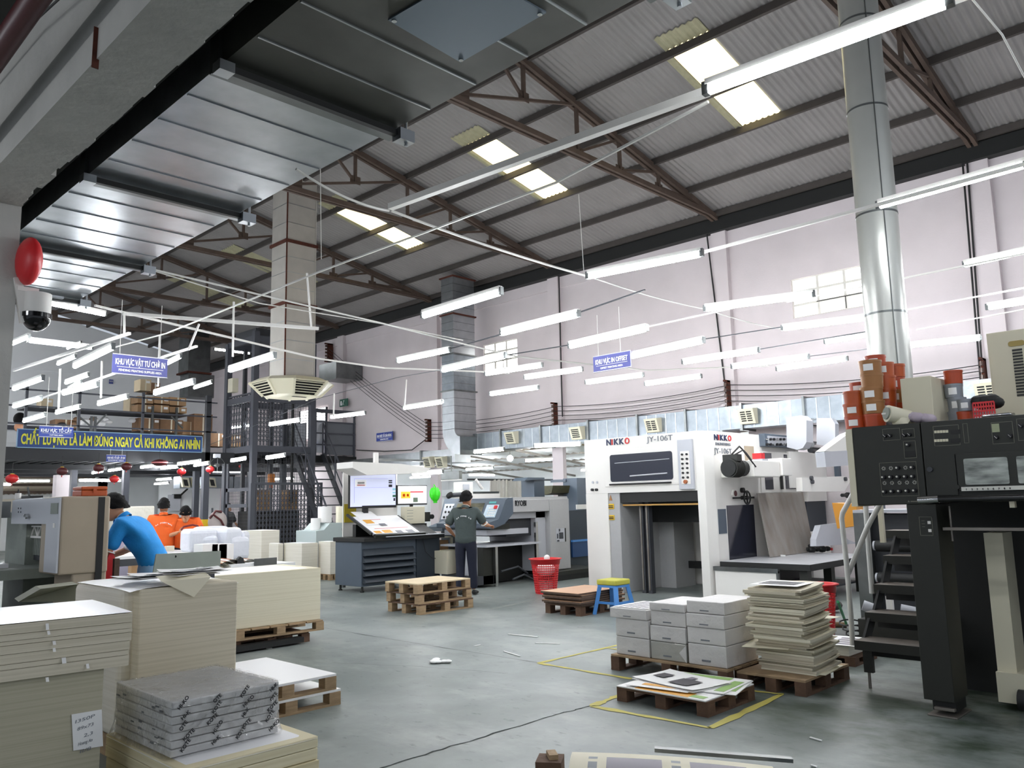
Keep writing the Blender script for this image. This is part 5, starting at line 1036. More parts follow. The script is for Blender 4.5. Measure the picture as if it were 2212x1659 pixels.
# ---- access steps with white rails behind the leg
st = T('access_steps', 'dark steel step ladder with treads and white tube handrails by the black press', 'steps', (7.6, 2.6, 0))
tre = [((1870, 1322+0, 1982), .0)]
rows = [(1845, 1383, 1400), (1868, 1322, 1340), (1887, 1262, 1277), (1907, 1200, 1218), (1908, 1146, 1160), (1906, 1127, 1142)]
Xs = [6.55, 6.85, 7.15, 7.45, 7.75, 8.05]; hs = []
for i, (pxl, py, pyb) in enumerate(rows[:5]):
    X = Xs[i]; y1, z1 = fx(pxl, py, X); y0 = y1-.62; P(st, 'tread', MB().box(X, X+.26, y0, y1, z1-.045, z1, mat('worn_tread', '#6f665d', .7, noise_amt=.5, scale=7, col2='#2e2b28')).box(X-.004, X, y0, y1, z1-.07, z1-.0, M['blk2']).box(X+.25, X+.27, y0, y1, z1-.15, z1-.04, M['black'])); hs.append((X, y1, z1))
q = MB()
for (X, y, z), (X2, y2, z2) in zip(hs[:-1], hs[1:]): q.prism([(X+.12, z-.04), (X+.28, z-.04), (X2+.14, z2-.04), (X2, z2-.04)], 'y', y-.02, y, M['black'])
q.box(6.62, 6.66, hs[0][1]-.1, hs[0][1]-.03, .12, hs[0][2]-.04, K); P(st, 'stringer', q); P(st, 'foot_bolt', MB().cyl((6.64, hs[0][1]-.06, 0), (6.64, hs[0][1]-.06, .14), .012, M['steel'], 8))
def tubeP(par, pts, X, r=.022, m='white'):
    return P(par, 'handrail', MB().path([at(*p, x=X) for p in pts], r, mat('rail_white', '#cfcfcb', .4, metal=.2), 12))
tubeP(st, [(1842, 1394), (1838, 1330), (1830, 1230), (1818, 1120), (1820, 1108), (1842, 1068)], 7.1); tubeP(st, [(1884, 1282), (1876, 1180), (1870, 1092)], 7.3); tubeP(st, [(1832, 1240), (1874, 1138), (1902, 1086)], 7.15)
P(st, 'cream_post', MB().bar(at(1901, 1090, x=7.6), at(1908, 1172, x=7.6), .04, .04, M['cream']))
# machine under/behind the steps (dark grey feeder) + clutter
fm = T('grey_feeder', 'dark grey feeder unit standing behind the access steps', 'machine', (9.2, 3.6, 0)); Xg = 9.0
y1, z1 = fx(1842, 1108, Xg); y0, _ = fx(1990, 1108, Xg)
P(fm, 'side_plate', MB().box(Xg, Xg+.6, y1-.14, y1, 0, z1, M['galvd'])); P(fm, 'body', MB().box(Xg+.15, Xg+.6, y0, y1-.14, .1, z1-.02, M['dgrey']).box(Xg+.0, Xg+.62, y0, y1, z1, z1+.03, M['lgrey']))
for z in (.95, .62): P(fm, 'roller', MB().cyl((Xg-.06, y1-.25, z), (Xg-.06, y0, z), .06, M['black'], 16).cyl((Xg-.06, y1-.24, z), (Xg-.06, y1-.22, z), .05, M['lgrey'], 14))
P(fm, 'lever', MB().bar((Xg-.02, y1-.45, .82), (Xg-.1, y1-.8, .8), .03, .03, M['steel']).cyl((Xg-.06, y1-.42, .8), (Xg, y1-.42, .8), .05, M['black'], 12))
P(fm, 'white_part', MB().box(Xg-.02, Xg+.14, y1-.95, y1-.7, .02, .3, W).box(Xg-.02, Xg+.14, y1-1.0, y1-.65, .55, .75, W))
c = at(1832, 1112, x=9.6); one('orange_tray', MB().prism([(c.y-.12, c.z-.12), (c.y+.14, c.z-.16), (c.y+.18, c.z+.14), (c.y-.1, c.z+.12)], 'x', 9.6, 9.9, mat('amber_plastic', '#c98a2a', .4)), 'amber orange plastic tray behind the white handrails', 'tray')
c = at(1905, 1310, x=8.2); q = MB(); q.cyl((8.2, c.y+.18, c.z-.0), (8.25, c.y+.05, c.z-.05), .05, M['lgrey'], 14).cyl((8.25, c.y-.15, c.z-.03), (8.3, c.y-.3, c.z-.06), .06, M['lgrey'], 14).box(8.2, 8.24, c.y-.1, c.y-.04, c.z-.1, c.z+.1, W).box(8.2, 8.24, c.y-.0, c.y+.1, c.z-.12, c.z-.07, W)
one('machine_spares', MB().box(8.1, 8.5, c.y-.35, c.y+.2, 0, c.z-.12, K), 'low black block carrying pale machine spares behind the steps', 'block'); one('spare_parts', q, 'pale grey spare machine parts seen through the steps', 'machine parts')
c = at(1865, 1340, z=0); q = MB()
for i in range(5): r_ = .10+.03*i; q.path([(8.3+r_*.5*math.cos(t*.5), 3.35+r_*math.sin(t*.5), .03+.05*i+.02*math.sin(t)) for t in range(13)], .008, M['cable'], 5)
one('cable_coil', q, 'loose coil of grey cables on the floor behind the handrail', 'cable')
a = at(1810, 1300, z=.42); b = at(1829, 1350, z=.03); br = T('green_broom', 'green handled straw broom lying by the access steps', 'broom', tuple(b)); P(br, 'handle', MB().cyl(a, b, .014, M['greenb'], 10)); P(br, 'brush', MB().path([b, b+Vector((-.05, .12, -.0)), b+Vector((-.1, .3, -.005))], .03, M['grass'], 8))
c = at(1775, 1325, z=0); q = MB()
for i in range(9): q.sph((c.x+.2*math.sin(i*2), c.y+.1*math.cos(i*3), .06+.03*(i % 3)), .09, mat('rag_grey', '#4c4846', .9, noise_amt=.5), 10, 6, .7, 1.4)
q.sph((c.x-.15, c.y+.12, .1), .1, mat('film_bag', '#a29a95', .5), 10, 6); one('rag_heap', q, 'heap of dark rags and a film bag under the work table', 'rags', kind='stuff')
# ================================================================ GUILLOTINE (left)
cx0, cy0 = 2.43, 8.0; xr_ = fy(240, 1071, cy0)[0]; yl_ = fx(31, 1075, cx0)[0]; zt_ = 1.635
BG = M['beige']; gu = T('guillotine_cutter', 'beige and white paper guillotine with a black stripe and a lattice guard', 'cutting machine', (2.6, 8.6, 0))
zbm = fx(134, 1240, cx0)[1]; zb2_ = zbm
P(gu, 'side_housing', MB().box(cx0, xr_, cy0, cy0+.55, zbm-.02, zt_, BG).box(cx0+.12, xr_, cy0+.02, cy0+.5, 0.2, zbm, BG), bev=.02, seg=3)
x0, _ = fy(212, 1100, cy0); x1, _ = fy(226, 1100, cy0); P(gu, 'black_stripe', MB().box(x0, x1, cy0-.004, cy0+.01, .45, zt_-.01, M['black']))
P(gu, 'front_panel', MB().prism([(cy0+.005, zbm), (cy0+.35, zbm), (cy0+.35, fx(104, 1132, cx0)[1]), (yl_-.0, fx(104, 1132, cx0)[1]), (yl_, zt_-.01), (cy0+.005, zt_-.01)], 'x', cx0-.015, cx0, M['lgrey']), 'pale lilac grey front panel', bev=.003)
y1, z1 = fx(115, 1087, cx0); y0, z0 = fx(129, 1110, cx0); P(gu, 'display', MB().box(cx0-.02, cx0-.015, y0, y1, z0, z1, M['greyt'])); y, z = fx(66, 1115, cx0); P(gu, 'latch', MB().cyl((cx0-.05, y, z), (cx0-.015, y, z), .025, M['chrome'], 12).bar((cx0-.05, y, z), (cx0-.05, y-.06, z), .02, .02, M['chrome']))
q = MB()
for py in (1098, 1106):
    for px in (44, 49): y, z = fx(px, py, cx0); q.cyl((cx0-.02, y, z), (cx0-.015, y, z), .008, M['dgrey'], 8)
P(gu, 'screw', q)
y, z = fx(121, 1130, cx0); P(gu, 'tag', MB().box(cx0-.018, cx0-.015, y-.025, y+.025, z-.04, z, W))
xb_ = cx0+.42; P(gu, 'upper_beam', MB().box(cx0, xr_-.06, cy0+.55, yl_, fx(60, 1132, cx0)[1], zt_, M['lgrey']), bev=.01); P(gu, 'inner_column', MB().box(cx0+.1, xb_, yl_-.1, yl_+.6, .4, 1.5, M['greyt']).box(xb_, xb_+.1, cy0+.4, yl_+.3, .6, 1.35, M['dgrey']))
# lattice guard
za_, zb_2 = fx(80, 1137, cx0+.15)[1], fx(80, 1160, cx0+.15)[1]; y0, y1 = cy0+.30, fx(54, 1140, cx0+.15)[0]; q = MB(); Xl = cx0+.15
q.bar((Xl, y0, za_), (Xl, y1, za_), .015, .015, W).bar((Xl, y0, zb_2), (Xl, y1, zb_2), .02, .02, W); n = 6
for i in range(n): a = y0+(y1-y0)*i/n; b = y0+(y1-y0)*(i+1)/n; m_ = (a+b)/2; q.bar((Xl, a, zb_2), (Xl, m_, za_), .010, .010, W).bar((Xl, m_, za_), (Xl, b, zb_2), .010, .010, W).bar((Xl, a, zb_2), (Xl, a, za_), .008, .008, W)
P(gu, 'lattice_guard', q)
q = MB(); zlo = fx(80, 1200, Xl)[1]
for i in range(26): y = y0+(y1-y0)*i/26; q.box(Xl+.02, Xl+.03, y, y+(y1-y0)/40, zlo, zb_2, M['greyt'])
q.box(Xl+.03, Xl+.04, y0, y1, zlo-.05, zb_2, M['dgrey']); P(gu, 'comb_fence', q)
ztab = .98
P(gu, 'cutting_bed', MB().box(1.85, cx0+.3, cy0+.62, 10.2, ztab-.09, ztab, M['greyt']).box(1.83, 1.87, cy0+.62, 10.2, ztab-.5, ztab-.02, mat('bed_brown', '#5e564a', .7, noise_amt=.2)).box(1.80, 1.85, cy0+.62, 10.2, ztab-.14, ztab-.11, M['greyt']))
P(gu, 'bed_rib', MB().box(1.81, 1.84, 8.9, 8.93, ztab-.5, ztab-.1, M['greyt'])); 
one('cut_sheets', MB().box(1.95, 2.3, 9.0, 9.9, ztab+.001, ztab+.04, M['sheetw']), 'white paper block lying on the guillotine bed', 'paper block')
P(gu, 'drive_shaft', MB().cyl((1.7, 7.9, .62), (1.7, 10.4, .62), .085, M['chrome'], 24).cyl((1.75, 7.7, .66), (1.75, 8.0, .66), .13, M['galvd'], 20).box(1.65, 1.85, 7.6, 8.0, .5, .62, M['galvd']))
P(gu, 'shaft_cover', MB().box(1.6, 1.9, 8.0, 10.4, .2, .53, M['beige']))
a, b, c_, d_ = at(40, 1300, x=1.9), at(88, 1272, x=1.95), at(170, 1262, x=2.2), at(170, 1300, x=2.2)
P(gu, 'front_apron', MB().add([a, b, c_, d_, a+Vector((.05, .3, 0)), b+Vector((.05, .3, 0)), c_+Vector((.05, .3, 0)), d_+Vector((.05, .3, 0))], [(0, 1, 2, 3), (7, 6, 5, 4), (0, 4, 5, 1), (1, 5, 6, 2), (2, 6, 7, 3), (3, 7, 4, 0)], mat('olive_grey', '#7b7a66', .6)), 'olive grey apron plate')
P(gu, 'foot', MB().box(1.9, 2.8, 8.05, 8.6, 0, .22, M['dgrey']).box(1.9, 2.8, 9.6, 10.2, 0, .5, M['dgrey']))
cc = at(206, 1066, x=2.75); z = zt_+.001
ob = T('orange_toolbox', 'orange brown plastic case lying on the guillotine top', 'case', (2.7, 8.35, z)); xa, xb2 = fy(176, 1060, 8.1)[0], fy(233, 1060, 8.1)[0]
P(ob, 'body', MB().box(xa, xb2, 8.1, 8.35, z, z+.055, M['orange']), bev=.01); P(ob, 'lid', MB().box(xa, xb2, 8.1, 8.35, z+.058, z+.09, M['orange']), bev=.01); P(ob, 'latch', MB().box((xa+xb2)/2-.015, (xa+xb2)/2+.015, 8.09, 8.1, z+.03, z+.07, M['orange']))
one('black_tool', MB().box(2.5, 2.62, 9.2, 9.5, z, z+.03, M['black']).bar((2.55, 9.4, z+.03), (2.55, 9.47, z+.12), .015, .015, M['black']), 'black hand tool lying on the left end of the guillotine top', 'tool')
c = at(40, 1058, y=9.4); bt = T('white_bottle', 'small white squeeze bottle on top of the guillotine', 'bottle', (c.x, 9.4, z)); P(bt, 'body', MB().cyl((c.x, 9.4, z), (c.x, 9.4, z+.06), .028, W, 16)); P(bt, 'nozzle', MB().cyl((c.x, 9.4, z+.06), (c.x, 9.4, z+.1), .012, M['black'], 10, r2=.004))
one('guillotine_beam_end', MB().box(2.05, cx0, yl_+.1, yl_+.9, 1.45, zt_-.02, M['galvd']), 'grey machine box behind the guillotine next to the white column', 'machine part')
# grey side table leaf at 335..478
Yt = 8.2; x0, zt1 = fy(338, 1197, Yt); x1, zt2 = fy(477, 1190, Yt); zb4 = fy(400, 1228, Yt)[1]
q = MB().add([(x0-.03, Yt, .85), (x1, Yt, .85), (x1, Yt, zt2), (x0, Yt, zt1), (x0-.03, Yt+.02, .85), (x1, Yt+.02, .85), (x1, Yt+.02, zt2), (x0, Yt+.02, zt1)], [(0, 1, 2, 3), (7, 6, 5, 4), (0, 4, 5, 1), (1, 5, 6, 2), (2, 6, 7, 3), (3, 7, 4, 0)], mat('grey_green_sheet', '#99a096', .7, noise_amt=.15, scale=6))
lt = T('metal_screen', 'grey green upright panel in front of the work tables', 'panel', (x0, Yt, 0)); P(lt, 'panel', q); P(lt, 'leg', MB().box(x0+.05, x0+.1, Yt+.02, Yt+.06, 0, .9, M['dgrey']).box(x1-.1, x1-.05, Yt+.02, Yt+.06, 0, .9, M['dgrey'])); P(lt, 'hole', MB().cyl(at(379, 1202, y=Yt-.002), at(379, 1202, y=Yt), .012, M['black'], 12))
# ================================================================ PALLETS AND PAPER
def zof(px, py, x, y):
    d = ray(px, py); return EYE + d.z*math.hypot(x, y)/math.hypot(d.x, d.y)
def make_pallet(L, Wd, label, top='wood', body='wood', h=.13, group=None, solid=False, nb=(3, 3), slats=5):
    """pallet with its base at the origin, L along x, Wd along y"""
    t = T('pallet', label, 'pallet', (0, 0, 0), group=group); tt = .018
    if solid: P(t, 'top_board', MB().box(0, L, 0, Wd, h-tt, h, M[top]), local=True, bev=.002)
    else:
        for i in range(slats):
            w_ = L/slats; P(t, 'top_board', MB().box(i*w_+.004, (i+1)*w_-.012, 0, Wd, h-tt, h, M[top]), local=True, bev=.002)
    for i in range(nb[0]):
        for j in range(nb[1]):
            x = (L-.1)*i/(nb[0]-1); y = (Wd-.09)*j/(nb[1]-1); P(t, 'block', MB().box(x, x+.1, y, y+.09, tt, h-tt, M[body]), local=True, bev=.002)
    for j in range(nb[1]): y = (Wd-.09)*j/(nb[1]-1); P(t, 'bottom_board', MB().box(0, L, y, y+.09, 0, tt, M[body]), local=True)
    return t
def put(t, x, y, z=0, rz=0): t.location = (x, y, z); t.rotation_euler = (0, 0, rz); return t
edge_w = layered('paper_edge', '#e8e3d6', '#dbd5c5', 60); edge_c = layered('paper_edge_cream', '#d8cfba', '#c9c0a9', 90); edge_g = layered('paper_edge_olive', '#b9b39c', '#aca68e', 100)
def stackbox(name, label, x0, x1, y0, y1, z0, z1, edge, topm='sheetw', parts=None, rz=0, cat='paper stack', group=None, lean=0., curl=0.):
    """paper stack: edges with layers, a separate top sheet slightly draped"""
    c = ((x0+x1)/2, (y0+y1)/2); t = T(name, label, cat, (c[0], c[1], z0), rz, group); a, b = (x1-x0)/2, (y1-y0)/2; hh = z1-z0
    n = parts or 1; z = 0
    for i in range(n):
        h = hh/n; dx = random.uniform(-lean, lean); dy = random.uniform(-lean, lean)
        P(t, 'sheet_block', MB().box(-a+dx, a+dx, -b+dy, b+dy, z, z+h-.003, edge), local=True, bev=.004); z += h
    q = MB(); nx, ny = 10, 10; vs = []
    for i in range(nx+1):
        for j in range(ny+1):
            u, v = i/nx, j/ny; e = max(abs(u-.5), abs(v-.5))*2; vs.append((-a+2*a*u, -b+2*b*v, hh+.002-curl*max(0, e-.7)**2*8))
    q.add(vs, [(i*(ny+1)+j, (i+1)*(ny+1)+j, (i+1)*(ny+1)+j+1, i*(ny+1)+j+1) for i in range(nx) for j in range(ny)], M[topm], True); P(t, 'top_sheet', q, local=True); return t
# --- three stacked pallets in the middle
b = G(908, 1329); zt3 = zof(909, 1261, b.x, b.y); h = zt3/3; print('p3', b, zt3)
pa = make_pallet(.98, .72, 'lowest of three small wooden pallets stacked in the middle of the hall', h=h, solid=True, top='woodd'); put(pa, b.x, b.y)
o = dup(pa, (b.x-.02, b.y+.01, h+.001), label='middle one of three small pallets stacked in the middle of the hall')
o = make_pallet(.98, .72, 'top one of three small pallets, with a pale clean top board', h=h, solid=True, top='woodt'); put(o, b.x-.05, b.y+.0, 2*h+.002)
# --- pallet with plywood boards
b = G(1255, 1332); zt4 = zof(1253, 1281, b.x, b.y); print('p4', b, zt4)
pb = make_pallet(.9, .62, 'old brown pallet under plywood boards beside the red basket', h=.13, body='woodd', top='woodd', solid=True); put(pb, b.x, b.y)
z = .131
for i, dx in enumerate((.02, -.03, .03, -.02, 0, -.04)):
    th = (zt4-.132)/6; bo = T('plywood_board', 'plywood board, %s from the bottom of the pile by the red basket' % ('first', 'second', 'third', 'fourth', 'fifth', 'sixth and top')[i], 'board', (b.x+.43, b.y+.3, z), random.uniform(-.03, .03), 'plywood boards on a pallet')
    P(bo, 'face', MB().box(-.46+dx, .46+dx, -.33, .33, th-.004, th-.001, M['ply']), local=True); P(bo, 'core', MB().box(-.46+dx, .46+dx, -.33, .33, 0, th-.004, M['plyd']), local=True); z += th
# --- front pallet with printed sheets
b = G(1530, 1551); bl_ = G(1338, 1512); h5 = zof(1528, 1517, b.x, b.y); print('p5', b, bl_, h5)
pc = make_pallet(.66, abs(bl_.y-b.y), 'dark old pallet with loose printed sheets inside the yellow floor frame', h=h5, body='woodd', top='woodd', solid=True, slats=4); put(pc, b.x, b.y)
L5, W5 = .66, abs(bl_.y-b.y); z5 = h5
def loose(name, label, cx_, cy_, w_, d_, rz, z, prints, base='paper', th=.004, curl=.0):
    t = T(name, label, 'printed sheet', (cx_, cy_, z), rz); q = MB(); n = 8; vs = []
    for i in range(n+1):
        for j in range(n+1): u, v = i/n-.5, j/n-.5; vs.append((u*w_, v*d_, th+curl*(u*u+v*v)))
    q.add(vs, [(i*(n+1)+j, (i+1)*(n+1)+j, (i+1)*(n+1)+j+1, i*(n+1)+j+1) for i in range(n) for j in range(n)], M[base], True); q.box(-w_/2, w_/2, -d_/2, d_/2, 0, th*.9, M[base]); P(t, 'paper', q, local=True)
    for u0, u1, v0, v1, m in prints: P(t, 'print', MB().box(u0*w_, u1*w_, v0*d_, v1*d_, th+curl*.3+.001, th+curl*.3+.002, M[m]), local=True)
    return t
cx5, cy5 = b.x+L5/2, b.y+W5/2
loose('printed_sheet', 'lowest large printed sheet on the pallet in the yellow frame', cx5, cy5, .68, .76, .0, z5+.001, ((-.48, -.3, -.3, .3, 'printo'), (-.45, -.35, -.45, -.3, 'printgr')), th=.008)
loose('printed_sheet', 'green printed sheet sticking out at the right of the front pallet', cx5+.12, cy5-.24, .5, .34, .25, z5+.010, ((-.3, .4, -.42, -.1, 'printgr'), (-.4, .2, .1, .4, 'printgr')), th=.004)
loose('printed_sheet', 'second green and white printed sheet on the front pallet', cx5+.1, cy5-.02, .52, .7, .1, z5+.016, ((-.45, .45, .36, .46, 'printgr'), (-.4, .3, -.47, -.36, 'printgr'), (.3, .46, -.3, .3, 'printgr')), th=.004)
loose('printed_sheet', 'top white sheet with a dark picture on the front pallet', cx5+.02, cy5+.05, .42, .62, -.18, z5+.022, ((-.3, .12, -.28, .02, 'printd'), (-.1, .2, .22, .40, 'printd'), (.1, .3, -.1, .0, 'printv')), th=.004, curl=.03)
loose('printed_sheet', 'small sheet with orange band on the near edge of the front pallet', cx5-.14, cy5+.08, .3, .5, .12, z5+.0205, ((-.3, -.1, -.3, .3, 'printo'),), th=.002)
# --- pallet with wrapped reams
x6, y6, L6, W6, h6 = 5.97, 3.5, .62, 1.16, .135
pd = make_pallet(L6, W6, 'wooden pallet under the white wrapped reams', h=h6, body='woodd', top='wood', slats=5); put(pd, x6, y6)
wrapm = mat('ream_wrap', '#d8d5d2', .42, noise_amt=.08, scale=5, bump=.9, bscale=8)
def ream(x, y, z, dx, dy, dz, label, rz=0, printed=False, m=None):
    t = T('wrapped_ream', label, 'paper package', (x, y, z), rz, 'white wrapped reams on a pallet'); P(t, 'wrapper', MB().box(-dx/2, dx/2, -dy/2, dy/2, 0, dz-.002, m or wrapm), local=True, bev=.008)
    f = MB().prism([(-dy/2, 0), (-dy/2+dz*.45, dz/2), (-dy/2, dz-.01)], 'x', -dx/2-.004, -dx/2+.001, wrapm); P(t, 'fold', f, local=True)
    P(t, 'paper_label', MB().box(-dx/2-.005, -dx/2, -.03, .05, dz*.2, dz*.28, M['greytx']), local=True); return t
cols = [(4.445, .36, 'left'), (4.075, .36, 'middle'), (3.70, .36, 'right')]
for k, (yc, dy, nm) in enumerate(cols):
    hts = [.155, .155, .09] if k == 0 else [.15, .13, .12, .07] if k == 1 else [.17, .13, .11, .10]; z = h6+.002
    for i, dz in enumerate(hts):
        xx = x6+.30+(.0 if i < 2 else random.uniform(-.02, .02)); o = ('bottom', 'second', 'third', 'top')[i] if i < len(hts)-1 else 'top'
        t = ream(xx, yc+(.03 if k == 0 and i == 2 else 0), z, .52, dy-(.004 if not(k == 0 and i == 2) else -.04), dz, '%s white wrapped ream in the %s column on the pallet' % (o, nm), m=mat('clear_wrap', '#b9b7b0', .18, metal=.35, bump=.8, bscale=7) if (k == 1 and i == 0) else None); z += dz+.001
    if k == 0: loose('printed_sheet', 'sheet with grey printed bars on top of the left ream column', xx, yc+.03, .48, .36, 0, z+.001, [(-.45+.0, .45, -.4+.17*j, -.32+.17*j, 'printv') for j in range(5)], th=.002)
# --- tall messy stack on its pallet
x7, y7 = 6.06, 2.90
pe = make_pallet(.80, .57, 'low pallet under the tall messy paper stack', h=.12, body='woodd', top='wood', solid=True); put(pe, x7, y7)
ts = T('messy_paper_stack', 'tall leaning stack of uneven cream sheet bundles on a pallet', 'paper stack', (6.4, 3.2, .121)); z = .123; n = 34; sx = 0
while z < .755:
    h = random.choice((.006, .010, .014, .018, .024, .003)); f = (z-.12)/.64
    off = .10*(1-f)**1.5+.03*math.sin(f*9); dx = .03+off*.5+random.uniform(-.016, .02); dy = -.01-.06*(1-f)+random.uniform(-.022, .026); a, b_ = .225+random.uniform(-.015, .025), .215+random.uniform(-.012, .03)
    cx7, cy7 = 6.38+dx, 3.20+dy; q = MB(); N_ = 8; vs = []; sag = .012+.02*random.random()
    for lay in (0, h-.0015):
        for i in range(N_+1):
            for j in range(N_+1): u, v = i/N_, j/N_; vs.append((cx7-a+2*a*u, cy7-b_+2*b_*v, z+lay+sag*(u**2)*(1 if random.random() < 2 else 0)+.010*math.sin(v*3+f*20)*u))
    m_ = (N_+1)**2; fs = []
    for i in range(N_):
        for j in range(N_): k = i*(N_+1)+j; fs += [(k, k+1, k+N_+2, k+N_+1), (m_+k, m_+k+N_+1, m_+k+N_+2, m_+k+1)]
    for i in range(N_):
        for (k, k2) in ((i*(N_+1), (i+1)*(N_+1)), (i*(N_+1)+N_, (i+1)*(N_+1)+N_), (i, i+1), (N_*(N_+1)+i, N_*(N_+1)+i+1)): fs.append((k, k2, m_+k2, m_+k))
    q.add(vs, fs, random.choice((layered('old_sheet_edge', '#d6cfb8', '#aaa286', 120), edge_c, M['cream_p']))); P(ts, 'sheet_bundle', q); z += h*.98+.0006
loose('printed_sheet', 'dark printed sheet on top of the tall messy paper stack', 6.42, 3.2, .42, .40, .05, z+.022, [(-.3+.15*j, -.2+.15*j, -.35, .4, 'printd') for j in range(4)], th=.002)
for i in range(3): loose('loose_sheet', 'loose cream sheet sliding out at the foot of the tall stack' if i == 0 else ('loose sheet sticking out left of the tall stack' if i == 1 else 'bent sheet sticking out at the middle of the tall stack'), (6.5, 6.33, 6.6)[i], (3.05, 3.3, 3.12)[i], .44, .36, (.1, .25, -.2)[i], (.124, .31, .50)[i], (), base='cream_p', th=.003)
# --- small pallet behind with printed sheets
b = G(1790, 1436); pf_ = make_pallet(.5, .5, 'small dark pallet with printed paper behind the tall stack', h=.08, body='woodd', top='woodd', solid=True); put(pf_, 7.35, 3.05)
stackbox('paper_pile', 'low cream paper pile behind the tall stack', 7.36, 7.75, 3.1, 3.5, .082, .17, edge_w); loose('printed_sheet', 'white sheet with violet bars on the low pile behind the tall stack', 7.55, 3.28, .5, .5, .1, .178, [(-.4+.2*i, -.28+.2*i, -.4, .0, 'printv') for i in range(4)]+[(-.4+.2*i, -.28+.2*i, .1, .4, 'printv') for i in range(4)], th=.003)
# --- stool
b = G(1330, 1341); b2 = G(1400, 1305); sx_, sy_ = 8.83, 6.80; sl = T('plastic_stool', 'blue plastic stool with a yellow wrapped seat', 'stool', (sx_, sy_, 0))
P(sl, 'seat', MB().box(sx_-.16, sx_+.16, sy_-.16, sy_+.16, .38, .45, M['yelfoam']), 'yellow wrapped seat', bev=.015); P(sl, 'rim', MB().box(sx_-.15, sx_+.15, sy_-.15, sy_+.15, .35, .38, M['blueb']))
for i in (-1, 1):
    for j in (-1, 1): P(sl, 'leg', MB().bar((sx_+.13*i, sy_+.13*j, .36), (sx_+.19*i, sy_+.19*j, 0), .06, .05, M['blueb']))
P(sl, 'cross_brace', MB().box(sx_-.16, sx_+.16, sy_-.17, sy_-.15, .14, .17, M['blueb']).box(sx_-.17, sx_-.15, sy_-.16, sy_+.16, .14, .17, M['blueb']))
# --- red plastic baskets (open mesh)
def basket(x, y, h, r0, r1, label):
    t = T('mesh_basket', label, 'basket', (x, y, 0)); q = MB(); n = 40; m = M['red']
    for k in range(13):
        z = .04+(h-.12)*k/12; r = r0+(r1-r0)*z/h; q.lathe((x, y, 0), [(r-.004, z-.006), (r+.004, z-.006), (r+.004, z+.006), (r-.004, z+.006), (r-.004, z-.006)], m, n)
    for i in range(n): a = 2*PI*i/n; w_ = .02 if i % 10 == 0 else .007; p0 = (x+r0*math.cos(a), y+r0*math.sin(a), .01); p1 = (x+r1*math.cos(a), y+r1*math.sin(a), h-.02); q.bar(p0, p1, w_, .005, m, up=(math.cos(a), math.sin(a), 0))
    P(t, 'mesh_wall', q); P(t, 'rim', MB().lathe((x, y, 0), [(r1-.01, h-.09), (r1+.005, h-.09), (r1+.012, h-.015), (r1+.04, h-.012), (r1+.04, h), (r1-.01, h), (r1-.01, h-.09)], m, n)); P(t, 'base', MB().cyl((x, y, 0), (x, y, .015), r0, m, n)); return t
b = G(1180, 1284); hb = zof(1178, 1206, b.x+.15, b.y+.1); basket(b.x+.13, b.y+.12, hb, .17, .235, 'red plastic mesh basket beside the grey offset press'); one('paper_ball', MB().sph((b.x+.13, b.y+.08, hb+.01), .05, M['paper'], 14, 9), 'white crumpled ball on the red basket beside the press', 'paper ball')
one('crumpled_paper', MB().sph((b.x+.13, b.y+.12, hb-.18), .17, M['paper'], 16, 8, .6), 'crumpled white paper filling the red basket beside the press', 'waste paper')
b = G(1742, 1368); hb = zof(1742, 1257, b.x+.1, b.y+.1); basket(b.x+.06, b.y-.14, hb, .14, .18, 'red plastic mesh basket behind the tall paper stack')
# --- LEFT FOREGROUND STACKS
t = T('trimmed_sheet_stack', 'big cream sheet stack in the left foreground, its upper half overhanging', 'paper stack', (1.2, 4.8, 0)); A = [(1.70, 4.40), (1.78, 5.22), (.84, 5.30), (.76, 4.50)]
def quadprism(pts, z0, z1, m): return MB().prism(pts, 'z', z0, z1, m)
def shift(pts, dx, dy): return [(x+dx, y+dy) for x, y in pts]
A2 = [(1.585, 4.44), (1.66, 5.2), (.74, 5.28), (.66, 4.54)]
P(t, 'lower_block', quadprism(A2, .02, .72, edge_g), 'olive grey lower sheet block')
zz = [.722, .775, .80, .845, .885, .905, .935, .982]
for i in range(7): P(t, 'ream_layer', quadprism(shift(A, -.006*(6-i)*(i < 3)*.3+random.uniform(-.003, .003), random.uniform(-.003, .003)), zz[i], zz[i+1]-.002, edge_c))
q = MB(); nn_ = 12; vs = []
for i in range(nn_+1):
    for j in range(nn_+1):
        u, v = i/nn_, j/nn_; p = Vector(A[3]+(0,)).lerp(Vector(A[0]+(0,)), u).lerp(Vector(A[2]+(0,)).lerp(Vector(A[1]+(0,)), u), v); vs.append((p.x, p.y, .984+.012*math.sin(u*3)*math.sin(v*3.1)))
q.add(vs, [(i*(nn_+1)+j, (i+1)*(nn_+1)+j, (i+1)*(nn_+1)+j+1, i*(nn_+1)+j+1) for i in range(nn_) for j in range(nn_)], M['sheetw'], True); P(t, 'top_sheet', q, 'glossy white top sheet')
def onA(px, py, k=0): # point on the near face of block A
    p0, p1 = (Vector(A[3]+(0,)), Vector(A[0]+(0,))) if k == 0 else (Vector(A2[3]+(0,)), Vector(A2[0]+(0,))); e = p1-p0; N0 = Vector((e.y, -e.x, 0)).normalized(); d = ray(px, py); C0 = Vector((0, 0, EYE)); return C0+d*((p0-C0).dot(N0)/d.dot(N0))+N0*.004, e.normalized(), N0
